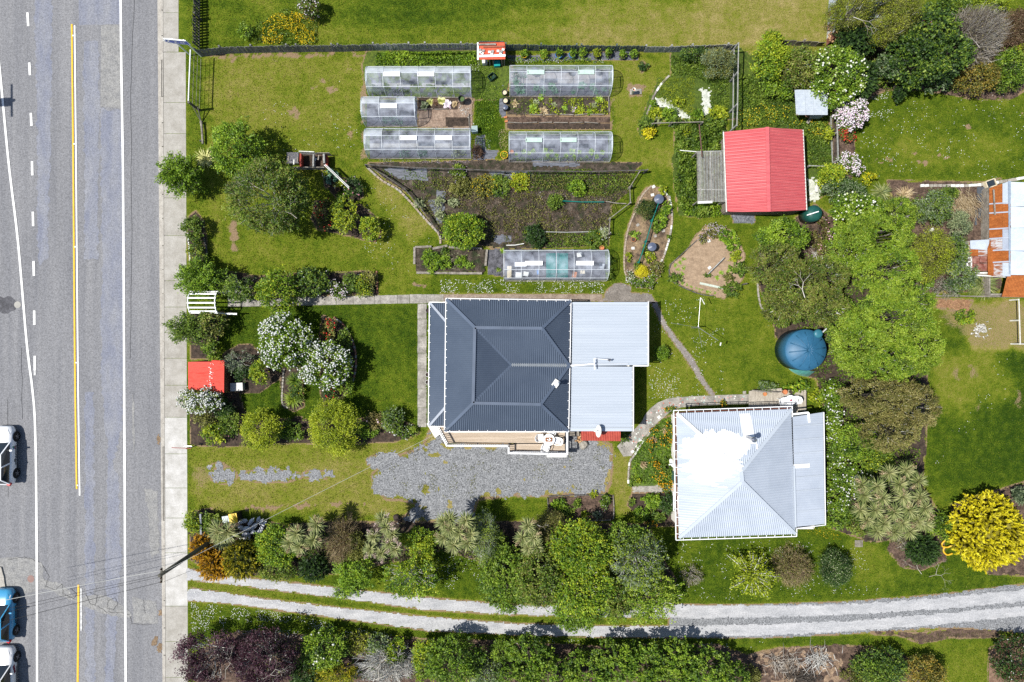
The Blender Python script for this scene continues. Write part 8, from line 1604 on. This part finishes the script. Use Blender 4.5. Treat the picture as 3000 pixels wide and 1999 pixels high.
cover('clover','green growth at the lower edge of the netted garden','ground cover',[(1530,680),(1600,670),(1780,695),(1775,728),(1560,728)],.35,'mid',240,.13,.07,6,'stuff',edge=.5)
cover('clover','thin green weeds at the left of the netted garden','ground cover',[(1110,500),(1300,490),(1290,560),(1240,600),(1180,560)],.2,'mid',110,.10,.06,7,'stuff',thr=.45)
tree('dense round bright bush at the lower left of the netted garden',1357,674,(66,54),2.1,'bright','round_bush','bush',L=.12,W=.09,lai=3.8,nl=40,lr=.24,z0=.1,alt=('lime',.3),spike=0)
for(x,y,r_,H,pal,lab,bl)in[(1415,545,34,.7,'olive','yellow flowering bush in the netted garden',('yellow',130,.035)),(1345,545,30,.8,'olive','dusty olive bush left of the yellow flowering one',None),(1460,545,34,.6,'mid','dark green bush right of the yellow flowering one',None),(1287,590,14,.5,'pale','silver leaved plant on the weed mat, upper',None),(1290,632,14,.5,'pale','silver leaved plant on the weed mat, lower',None),(1228,598,14,.4,'pale','silver leaved plant at the curved net fence',None),(1330,595,14,.4,'pale','silver leaved plant right of the weed mat',None),(1690,550,26,.8,'bright','bright green bush on the cloverside of the netted garden',None),(1625,590,22,.8,'mid','green bush at the left end of the rope line',None),(1565,695,34,.8,'dark','dark green bush at the lower middle of the netted garden',None),(1740,700,26,.6,'mid','green plant near the orange pot on the plank',('yellow',12,.03)),(1520,535,30,.5,'lime','yellow dotted plant beside the clover',('yellow',60,.03)),(1770,685,16,.5,'pale','white flowered plant at the right of the netted garden',('white',14,.04)),(1345,505,24,.5,'mid','lilac flowered plant at the top of the netted garden',('lilac',30,.04))]:
 clump(lab,x,y,r_,H,pal,blossom=bl,L=.12)
cover('daisies','little white daisies strewn under the green rope line','flowers',[(1560,560),(1770,570),(1760,595),(1570,590)],.12,'white',26,.05,.04,8,'stuff',thr=.5)
cover('herb_bed','lush broad herbs growing along the paling fence above the first tunnel','herbs',[(1096,153),(1398,150),(1398,190),(1100,194)],.35,'bright',230,.18,.09,11,'stuff',edge=.2);cover('herb_bed','green clover between the two tunnel blocks','herbs',[(1386,190),(1470,190),(1464,330),(1430,440),(1395,430),(1388,380),(1392,300)],.12,'bright',170,.09,.06,12,'stuff',edge=.3);cover('herb_bed','herbs between the row of tubs and the kale tunnel','herbs',[(1483,168),(1760,168),(1770,184),(1483,186)],.3,'bright',200,.12,.07,13,'stuff')
cover('daisies','white daisies along the north of the kale tunnel','flowers',[(1510,174),(1770,174),(1770,185),(1510,185)],.3,'white',120,.06,.05,14,'stuff',thr=.45);cover('daisies','white daisies beside the turquoise crate','flowers',[(1378,180),(1410,180),(1405,225),(1384,225)],.25,'white',60,.06,.05,15,'stuff');cover('daisies','white daisies beside the cabbage bed','flowers',[(1345,305),(1385,312),(1388,365),(1375,350),(1350,330)],.25,'white',120,.06,.05,16,'stuff');cover('daisies','white daisies at the weed mat corner','flowers',[(1400,420),(1440,400),(1440,440),(1405,440)],.2,'white',60,.05,.04,17,'stuff')
cover('heather','pinkish thyme along the foot of the lower left tunnel','heather',[(1110,468),(1375,470),(1375,480),(1110,480)],.2,'lilac',260,.05,.03,18,'stuff');cover('heather','brown heather bush left of the lettuce tunnel','heather',[(1462,385),(1488,375),(1488,440),(1460,440)],.35,'tan',260,.06,.04,19,'stuff');clump('dark heather bush at the corner of the lower left tunnel',1398,448,(16,24),.5,'rustbush',L=.07)
for i,(x,y,r,pal,H)in enumerate([(1243,308,15,'pale',.45),(1258,297,12,'cream',.4),(1292,295,15,'cream',.45),(1275,300,12,'rustbush',.35),(1312,305,15,'pinkwhite',.25),(1332,305,10,'tan',.2)]):
 flax(['big blue green cabbage in the left cabbage bed','pale yellow cabbage by the tunnel corner','yellow cabbage in the middle of the bed','purplish cabbage between pale ones','white sack like leaf heap in the cabbage bed','straw mulch clump at the end of the cabbage bed'][i],x,y,r,H,pal,46,'cabbage',W=.2,droop=.15,cat='cabbage',up=.35)
cover('salad_rows','weedy mixed salad leaves filling the bed between the right tunnels','vegetables',[(1550,288),(1780,288),(1780,336),(1550,336)],.3,'lime',130,.15,.09,21,'stuff',thr=.38);cover('salad_rows','short dark seedlings in the left part of the same bed','vegetables',[(1486,288),(1548,288),(1548,336),(1486,336)],.15,'mid',120,.09,.05,22,'stuff',thr=.42)
for i,(x,y,r,pal,H)in enumerate([(1562,318,16,'seedling',.5),(1570,300,12,'pale',.4),(1592,325,16,'tan',.3),(1585,283,11,'seedling',.6),(1624,305,9,'pale',.4),(1655,315,9,'seedling',.4),(1700,325,16,'lime',.4),(1728,328,12,'seedling',.5),(1742,308,10,'pale',.4),(1755,290,14,'seedling',.4),(1508,303,12,'tan',.3),(1682,320,9,'lilac',.3)]):
 flax(['bright lettuce clump at the left of the salad bed','pale cabbage above the bright lettuce clump','bleached leaves low in the salad bed','tall bright plant touching the kale tunnel','small silver cabbage in the salad bed','small bright lettuce mid bed','grassy yellow clump in the salad bed','bright clump at the lower right of the salad bed','silver cabbage near the right end','bright clump under the kale tunnel corner','pinkish dry plant in the dark seedlings','violet flowered plant in the salad bed'][i],x,y,r,H,pal,40,'salad_plant',W=.12,droop=.15,cat='vegetable',up=.5)
def proto_plant(name,label,cat,pal,r,H,n,W,group,up=.5):
 o=flax(label,1500,999.5,r*40,H,pal,n,name,W=W,droop=.12,group=group,cat=cat,up=up);return o
K=None
for i,(x,y,s_)in enumerate([(1523,262,1.3),(1512,240,.8),(1571,258,.8),(1590,265,.8),(1616,255,1.0),(1625,268,.8),(1705,253,1.0),(1735,255,.8),(1745,268,.7),(1770,263,.6),(1680,270,.6)]):
 lab=['largest kale at the left end of the kale tunnel','kale behind the largest one','small kale right of the largest','kale near the terracotta speck','kale under the third bay of the kale tunnel','kale just below that in the third bay','big kale in the fifth bay of the kale tunnel','kale in the last bay but one','lower kale beside the last bay hoop','smallest kale at the east end','low kale in the fourth bay'][i]
 if K is None:K=proto_plant('kale_plant',lab,'vegetable','kale',.34,.4,44,.14,'kale plants in the tunnel');K.location=P(x,y);K.scale=(s_,)*3
 else:copy_tree(K,P(x,y),i*.7,lab,scale=s_)
K=None
for i,(x,y,s_)in enumerate([(1534,445,1),(1550,450,.8),(1562,444,.95),(1598,442,1.1),(1605,455,.9),(1616,445,.9),(1630,456,.9),(1658,456,.9),(1675,446,1.35),(1682,460,.8),(1698,447,.9),(1733,446,1.3),(1748,459,.95),(1764,447,1.0),(1718,460,.7),(1512,452,.7)]):
 lab='lettuce number'
 lab=['bright lettuce in the second bay','smaller lettuce right of the first','third lettuce in the second bay','lettuce at the hoop of the third bay','lettuce just below the third hoop','lettuce right of the third hoop','low lettuce in the third bay','low lettuce in the fourth bay','largest lettuce in the fourth bay','lettuce tucked under the largest','olive lettuce at the fourth hoop','large blue green lettuce in the fifth bay','lettuce at the fifth hoop','lettuce in the last bay of the tunnel','tiny lettuce before the fifth bay','tiny lettuce near the terracotta pot'][i]
 if K is None:K=proto_plant('lettuce',lab,'vegetable','seedling',.20,.25,40,.10,'lettuces in the tunnel');K.location=P(x,y);K.scale=(s_,)*3
 else:copy_tree(K,P(x,y),i*.9,lab,scale=s_)
for(poly,pal,lab)in[([(1170,440),(1205,440),(1205,462),(1170,462)],'kale','green seedlings in the middle of the lower left tunnel'),([(1222,438),(1252,438),(1252,460),(1222,460)],'kale','green seedlings in the fourth bay of the lower left tunnel'),([(1320,435),(1370,435),(1370,460),(1320,460)],'pale','pale dry plants at the east end of the lower left tunnel'),([(1120,340),(1180,342),(1180,365),(1120,362)],'kale','leafy rows inside the three bay tunnel'),([(1090,392),(1200,392),(1200,408),(1090,408)],'dark','dark green rows at the north of the lower left tunnel'),([(1088,245),(1200,262),(1200,280),(1088,280)],'dark','seedling rows inside the whitened tunnel'),([(1500,212),(1545,212),(1545,232),(1500,232)],'kale','green herbs at the left end of the kale tunnel'),([(1500,462),(1780,462),(1780,472),(1500,472)],'mid','green weeds along the front of the lettuce tunnel')]:
 cover('seedlings',lab,'seedlings',poly,.3,pal,240,.12,.07,int(poly[0][0]),'stuff')
for(x,y),(_,_,_,lab)in zip([(t[0],t[1])for t in TUBS],TUBS):clump('leafy plant in the '+' '.join(lab.replace(',','').split()[:12]),x,y-2,11,.75,'bright' if x!=1748 else 'lime',L=.1,W=.06,name='tub_plant',group='plants in the tubs along the paling fence')
for(x,y,lab)in((1477,454,'sparse seedling in the yellow rimmed tub'),(955,508,'greenery in the grey pot by the netting frame'),(1869,1409,'yellow green plant in the lime rimmed ring')):clump(lab,x,y,8,.45,'lime',L=.08)
for(x,y,rx,ry,lab,pal,H)in((1262,765,26,34,'curly green parsley mound at the left of the raised box','bright',.6),(1300,768,26,20,'second curly green mound in the raised box','bright',.6),(1350,768,18,16,'third curly green mound in the raised box','bright',.5),(1372,778,14,10,'small bright mound right of the third','seedling',.4),(1305,738,12,10,'small dark mound at the top of the raised box','mid',.4)):clump(lab,x,y,(rx,ry),H,pal,L=.10,W=.07)
cover('dying_leaves','yellowing onion leaves across the raised box','vegetables',[(1290,735),(1418,735),(1415,795),(1270,795)],.2,'pale',90,.2,.03,31,'stuff',thr=.35)
flax('leafy plant by the black polythene',1460,790,10,.35,'mid',30,'plant',cat='plant',W=.06);flax('seedling at the corner of the polythene',1473,735,10,.4,'seedling',30,'plant',cat='plant',W=.08)
for(x,y,lab)in((1787,763,'green bush at the upper east end of the store tunnel'),(1785,805,'green bush at the lower east end of the store tunnel')):clump(lab,x,y,(10,15),.6,'mid')
sh('round dark speckled bush in the island bed',1890,617,(29,30),1.1,'dark',('olive',.35),name='round_bush',cat='bush',L=.08,W=.045,z0=.05,lai=3.6);tree('golden ball shaped shrub at the foot of the island bed',1880,798,(17,17),.7,'gold','golden_ball_shrub','shrub',L=.06,W=.03,lai=5,z0=.02,spike=0)
for(x,y,r,pal,H,lab,bl)in[(1940,558,(12,14),'lime',.5,'leafy plant at the north tip of the island bed',None),(1932,645,(22,30),'bright',.6,'big leafy green plant in the island bed',None),(1950,610,(16,24),'bright',.55,'leafy green plant by the large compost bin',None),(1925,670,(14,14),'mid',.4,'lower leafy green plant in the island bed',None),(1903,755,(16,14),'lime',.4,'green plant below the smaller compost bin',None),(1888,735,(10,16),'mid',.4,'green plant by the net foot',None),(1925,785,(18,22),'olive',.4,'white flowered herbs at the east of the island bed',('white',16,.03)),(1868,780,(12,16),'mid',.4,'dark green plant left of the golden ball',None),(1880,830,(34,18),'mid',.4,'lilac flowered ground cover below the golden ball',('lilac',44,.035)),(1845,812,(12,14),'pale',.35,'white flowers left of the golden ball',('white',26,.035)),(1908,818,(16,22),'mid',.4,'green plants with pale blooms at the island bed foot',('lilac',22,.04)),(1841,755,(10,16),'lime',.3,'yellow green weed at the west edge of the island bed',None),(1867,690,(16,10),'seedling',.25,'seedlings beside the terracotta pot',None),(1851,684,(8,6),'mid',.25,'small green seedling in the island bed',None),(1958,700,(8,10),'mid',.25,'weed at the east side of the island bed',None)]:
 clump(lab,x,y,r,H,pal,blossom=bl,L=.15,W=.09)
for(x,y,r,pal,H,lab,bl)in[(2090,678,(34,18),'olive',.4,'lilac flowering heather at the top of the sand bed',('lilac',170,.035)),(2060,700,(14,14),'olive',.3,'lower lilac heather patch by the sand bed',('lilac',30,.035)),(2128,690,(26,24),'bright',.6,'broad leafy plant at the top right of the sand bed',None),(2148,720,(18,20),'bright',.5,'leafy plant right side of the sand bed',None),(2155,750,(16,18),'lime',.4,'yellow green leaves right of the sand bed',None),(2160,788,(22,22),'mid',.6,'star shaped blue green plant right of the sand bed',None),(2145,848,(30,24),'mid',.5,'dark green patch at the bottom right of the sand bed',None),(2135,815,(14,12),'olive',.4,'grey straggly plant above the dark green patch',None),(1980,815,(20,18),'mid',.5,'leafy artichoke at the left corner of the sand bed',None),(2070,808,(10,6),'mid',.25,'small plant at the propped board',None)]:
 clump(lab,x,y,r,H,pal,blossom=bl,L=.2 if 'leaf' in lab or 'star' in lab else.1,W=.09)
K=None
for i,(x,y)in enumerate([(2000,830),(2012,834),(2024,840),(2037,845),(2048,850),(2058,852),(2072,855),(2082,855),(2092,857),(1985,790),(1978,778),(1992,770),(2003,760),(2003,785),(1998,802),(2112,800),(2133,795),(2100,815)]):
 lab=['first','second','third','fourth','fifth','sixth','seventh','eighth','ninth'][i%9]+' bright seedling clump '+('along the lower edging of the sand bed, from the left' if i<9 else 'in the upper part of the sand bed, from the left edge')
 if K is None:K=proto_plant('seedling_clump',lab,'seedling','seedling',.15,.2,24,.07,'seedling clumps dotted round the sand bed');K.location=P(x,y)
 else:copy_tree(K,P(x,y),i,lab,scale=.8+.03*i)
cover('ivy','deep green ivy mass around the slatted pergola','ivy',[(1985,350),(2128,345),(2128,450),(2050,450),(2045,595),(2125,600),(2130,628),(2050,638),(1992,622),(1978,540),(1975,440)],1.1,'mid',330,.17,.11,41,None,edge=.3,nscale=1.6);cover('ivy','brighter creeper at the foot of the pergola','creeper',[(2000,595),(2060,590),(2125,590),(2128,632),(2060,640),(2005,628)],.9,'bright',260,.16,.10,42,None,edge=.3);cover('ivy','ivy under the slatted pergola','ivy',[(2048,448),(2118,446),(2118,590),(2048,590)],.5,'mid',120,.15,.1,43,None)
cover('rough_grass','long bright grass in the rough garden triangle','grass',[(1925,235),(1965,225),(2035,230),(2032,330),(2000,335),(1930,290)],.25,'lime',260,.22,.02,44,'stuff',upn=.2);cover('rough_grass','long dark herbage behind the timber frame fence','grass',[(1965,160),(2135,160),(2135,365),(2080,360),(2085,260),(2040,225),(1968,222)],.35,'mid',230,.16,.06,45,'stuff');cover('rough_grass','nettle green herbage between timber fence and grey shelter','grass',[(2160,215),(2320,240),(2330,340),(2430,345),(2440,480),(2370,500),(2355,385),(2240,368),(2160,375)],.4,'mid',260,.15,.08,46,'stuff',edge=.3)
cover('buttercups','yellow buttercups sprinkled above the faded red shed','flowers',[(2165,300),(2320,310),(2430,350),(2400,420),(2360,370),(2250,365),(2165,370)],.45,'yellow',44,.07,.06,47,'stuff',thr=.48,zmin=.3)
for(x,y,r,pal,H,lab)in[(1893,365,(24,20),'mid',.8,'dark green bush at the end of the log barrier'),(1903,388,(20,16),'gold',.7,'golden green bush below the log barrier'),(1912,308,(12,12),'bright',.5,'small round bush by the white shell path'),(1920,335,(22,18),'lime',.5,'yellow lettuces beside the shell path'),(1958,335,(24,20),'bright',.6,'leafy bush under the shell path'),(1990,300,(16,14),'lime',.4,'rope tangled plant in the rough garden'),(2010,385,(18,14),'lime',.6,'lime bush at the corner of the ivy'),(1980,360,(20,14),'mid',.5,'dark bush behind the log barrier'),(2045,335,(18,14),'bright',.5,'bright leafy plant near the timber fence foot'),(2105,330,(28,20),'lime',.5,'grassy mound at the timber fence foot'),(1922,355,(10,8),'pale',.4,'pale blue cabbage by the log barrier'),(1885,195,(14,12),'dark',.5,'small dark bush in the bare lawn patch'),(2265,655,(10,8),'bright',.4,'weeds at the dark gravel pad')]:clump(lab,x,y,r,H,pal,L=.14)
clump('small green sapling in the shadow beside the annexe',1935,1035,(22,24),.9,'bright',L=.09,W=.05,gap=.2)
cover('garden_foliage','leafy green growth of the marigold garden','ground cover',[(1862,1300),(1900,1262),(1940,1228),(1978,1222),(1980,1415),(1860,1422),(1850,1340)],.3,'bright',200,.14,.07,51,'stuff');cover('garden_foliage','low plants under the north gutter of the silver roof','ground cover',[(1960,1200),(2190,1190),(2190,1198),(1975,1212)],.2,'mid',160,.1,.06,52,'stuff',thr=.35)
for i,(x,y,r,n)in enumerate([(1963,1255,(14,18),26),(1967,1275,(12,24),36),(1915,1262,(12,8),14),(1945,1292,(16,10),26),(1905,1305,(9,18),26),(1915,1355,(8,14),24),(1925,1378,(12,18),44),(1940,1395,(10,12),26),(1953,1420,(20,22),66),(1908,1532,(14,6),22),(2117,1183,(8,8),16),(1962,1200,(14,8),14)]):
 clump(['marigolds under the roof corner by the path','tall marigold drift along the west gutter','small orange clump near the path edge','orange clump beside the gutter drift','orange clump right of the straw mound','upper orange patch in the middle of the garden','dense orange drift in the middle of the garden','orange drift running to the door path','large orange drift at the door path','orange clump at the bottom of the lower bed','orange poppy clump on the mosaic path edge','orange clump at the bend of the mosaic path'][i],x,y,r,.5,'mid',name='marigold_clump',cat='marigolds',blossom=('marigold',n,.05),group='orange marigold clumps',L=.1)
for i,(x,y)in enumerate([(1947,1260),(1912,1288),(1883,1363)]):clump(['straw coloured mound near the roof','middle straw coloured mound','lower straw coloured mound in the marigold garden'][i],x,y,(11,8),.3,'tan',L=.07,group='straw mounds in the marigold garden')
for(x,y,r,pal,H,lab)in[(1958,1370,(26,30),'mid',.7,'broad leaved plants by the west gutter'),(1850,1410,(10,16),'mid',.4,'dark herbs by the lime rimmed ring'),(1910,1470,(30,24),'bright',.7,'bright bush in the bed below the door path'),(1960,1475,(30,32),'dark',.9,'dark green bush against the house below the door path'),(1880,1505,(24,24),'bright',.6,'leafy plants at the left of the lower bed'),(1925,1515,(24,18),'mid',.6,'green plants at the bottom of the lower bed'),(1850,1470,(10,10),'mid',.4,'pink flowered plant by the leaning log')]:clump(lab,x,y,r,H,pal,L=.14)
for(x,y,r,pal,H,lab,bl)in[(1636,1478,(26,20),'bright',.6,'bright vegetable clump at the left of the boxed bed',None),(1660,1500,(28,18),'mid',.5,'dark vegetable clump in the boxed bed',None),(1690,1475,(12,16),'mid',.4,'small herb in the middle of the boxed bed',None),(1740,1450,(10,8),'lime',.4,'lime plant on the sleeper edge',None),(1775,1470,(16,22),'mid',.5,'dotted green plant at the right of the boxed bed',('white',8,.03)),(1750,1508,(14,10),'greygreen',.4,'blue flowered plant low in the boxed bed',('lilac',14,.03)),(1715,1508,(14,10),'lime',.4,'pale green plant low in the boxed bed',None)]:clump(lab,x,y,r,H,pal,blossom=bl,L=.14)
clump('creeper at the right end of the red lean-to',1828,1285,(14,16),.6,'mid',L=.12)
cover('flower_bed','green leaves of the yellow flower bed on the top lawn','flower bed',[(752,68),(800,40),(850,25),(930,45),(930,130),(745,132),(735,100)],.35,'mid',230,.14,.07,61,'stuff',edge=.3);cover('yellow_flowers','hundreds of small yellow flowers in the top lawn bed','flowers',[(765,70),(800,42),(850,30),(925,55),(925,128),(768,130)],.12,'yellow',190,.075,.06,62,'stuff',zmin=.35,thr=.36)
tree('pink flowering shrub at the top edge above the yellow flower bed',905,22,(36,32),1.7,'mid','flowering_shrub','flowering shrub',blossom=('pinkwhite',60,.055),alt=('rustbush',.3),L=.1);tree('dark green shrub beside the yellow flowers, left end',718,92,(20,20),.8,'bright','shrub',L=.12,alt=('mid',.4))
cover('border_plants','straggly plants between the house path and verandah','plants',[(1251,900),(1262,900),(1260,1240),(1248,1240)],.3,'mid',110,.12,.06,71,'stuff',thr=.42,edge=.1)
cover('border_plants','white alyssum in the strip beside the verandah','flowers',[(1246,1090),(1262,1090),(1260,1150),(1248,1150)],.2,'white',80,.05,.04,72,'stuff',thr=.42,edge=.1)
cover('verge_plants','low dark undergrowth along the top of the bottom strip','undergrowth',[(700,1870),(1000,1880),(1500,1895),(1950,1900),(2150,1910),(2150,1990),(700,1990)],.35,'mid',70,.16,.08,81,'stuff',thr=.42);cover('hedge_undergrowth','green undergrowth beneath the lower hedge trees','undergrowth',[(640,1560),(900,1560),(1400,1570),(1900,1560),(1960,1690),(1700,1740),(1420,1680),(1100,1640),(800,1670)],.3,'mid',90,.15,.08,82,'stuff',thr=.36)
cover('shrub_undergrowth','green undergrowth filling the right hand shrubbery','undergrowth',[(2240,720),(2680,800),(2700,1180),(2690,1400),(2560,1500),(2425,1530),(2420,1180),(2300,900)],.5,'mid',110,.16,.09,83,'stuff',thr=.36);cover('shrub_undergrowth','green undergrowth in the top right corner','undergrowth',[(2440,160),(2990,130),(2990,230),(2850,270),(2560,270),(2450,290)],.5,'mid',110,.16,.09,84,'stuff',thr=.36)
cover('verge_plants','yellow buttercups below the silver roof corner','flowers',[(2350,1548),(2460,1545),(2465,1585),(2380,1570)],.3,'yellow',60,.06,.05,85,'stuff',thr=.45)
# daisies in the lawns, one mesh
ds=[]
for poly,n,th in[([(548,1725),(1000,1780),(1000,1790),(548,1735)],900,.45),([(560,1765),(800,1790),(1150,1860),(1100,1900),(800,1860),(560,1850)],3400,.46),([(1290,818),(1780,822),(1780,860),(1290,858)],900,.4),([(1900,880),(2120,870),(2120,1150),(1950,1150)],700,.5),([(1900,1060),(2080,1160),(1900,1170)],500,.46),([(2520,280),(3000,270),(3000,520),(2520,520)],900,.52),([(2500,300),(2600,270),(2620,330),(2530,350)],400,.4),([(2740,1350),(2950,1200),(2950,1000),(2740,1380)],260,.5),([(1250,1600),(1420,1640),(1420,1740),(1250,1720)],260,.5),([(1980,1590),(2380,1580),(2600,1620),(2600,1740),(2000,1760)],900,.5),([(1500,1870),(2300,1880),(2300,1900),(1500,1885)],400,.5),([(600,380),(1060,200),(1060,460),(740,440)],350,.5),([(1080,520),(1280,720),(1180,830),(1060,800)],300,.5)]:
 ds.append(scatter_on(poly,n,th,5,1.1,.04))
ds=np.concatenate(ds);dz=leaves('daisies',ds,rdir(len(ds))*np.array([1,1,.1]),np.tile([[0,0,1.0]],(len(ds),1)),.055*rng.uniform(.6,1.3,len(ds)),.05,rng.uniform(.3,1,len(ds)),PM_('white'),None);tag(dz,'tiny white daisies scattered through the lawns and verges','daisies',None,'stuff')
cover('gravel_weeds','small weeds poking through the gravel yard','weeds',[(1090,1330),(1300,1315),(1780,1320),(1780,1430),(1400,1460),(1130,1450)],.06,'olive',60,.09,.05,91,'stuff',thr=.60,nscale=1.4)
# grass: clumps of blades over every lawn
N=420000
gxx=rng.uniform(P(545,0).x,38.2,N);gyy=rng.uniform(-25.6,25.6,N);px_,py_=gxx*40+1500,999.5-gyy*40
dry_=attr_at('dry',gxx,gyy);bare_=attr_at('bare',gxx,gyy);ok=(bare_<.3+.25*rng.uniform(size=N))&(px_>548+.0035*(py_-150))
for o in[q for q in bpy.data.objects if q.get('kind')=='structure' and q.type=='MESH' and(q.name.split('.')[0]in('gravel_yard','gravel_remnant','wheel_track','gravel_track','asphalt_pad','asphalt_path','side_path','garden_bed','rough_ground','tunnel_floor','clay_ground','weed_mat','polythene_sheet','gravel_pad','door_path'))]:
 v=np.empty(len(o.data.vertices)*3,np.float32);o.data.vertices.foreach_get('co',v);v=v.reshape(-1,3);cell=.08
 if len(v)<500:
  x0,x1,y0,y1=v[:,0].min(),v[:,0].max(),v[:,1].min(),v[:,1].max();ok&=~((gxx>x0)&(gxx<x1)&(gyy>y0)&(gyy<y1));continue
 key=set(map(tuple,np.unique(np.round(v[:,:2]/cell).astype(int),axis=0)));kk=np.array(sorted(key));h1=kk[:,0].astype(np.int64)*100000+kk[:,1];g1=np.round(gxx/cell).astype(np.int64)*100000+np.round(gyy/cell).astype(np.int64);ok&=~np.isin(g1,h1)
ok&=~(((px_>640)&(px_<1300)&(py_>860)&(py_<892))|((px_>1222)&(px_<1252)&(py_>862)&(py_<1256)))
mp_=sdf(px_,py_,outer+inner[::-1])<0;ok&=mp_
gxx,gyy,dry_=gxx[ok],gyy[ok],dry_[ok];n=len(gxx);c=np.stack([gxx,gyy,np.zeros(n)],1);az=rng.uniform(0,6.28,n);s_=np.stack([np.cos(az),np.sin(az),np.zeros(n)],1)*.028;hgt=(.035+.05*rng.uniform(size=n)*(1.2-dry_*.7));tip=c+np.stack([rng.normal(0,.03,n),rng.normal(0,.03,n),hgt],1)
v=np.stack([c-s_,c+s_,tip],1).reshape(-1,3);gt=np.clip(dry_+rng.normal(0,.17,n)+(fbm(gxx,gyy,1.9,3,77)-.5)*.5,0,1)
PAL['grass']=[(.035,.07,.004),(.10,.145,.008),(.18,.205,.018),(.25,.22,.06),(.36,.29,.13)]
go=npmesh('grass',v,np.arange(3*n).reshape(-1,3),leafmat('leaf_grass',PAL['grass'],.35,.6),None,gt);tag(go,'short mown grass blades covering the lawns','grass',None,'stuff')
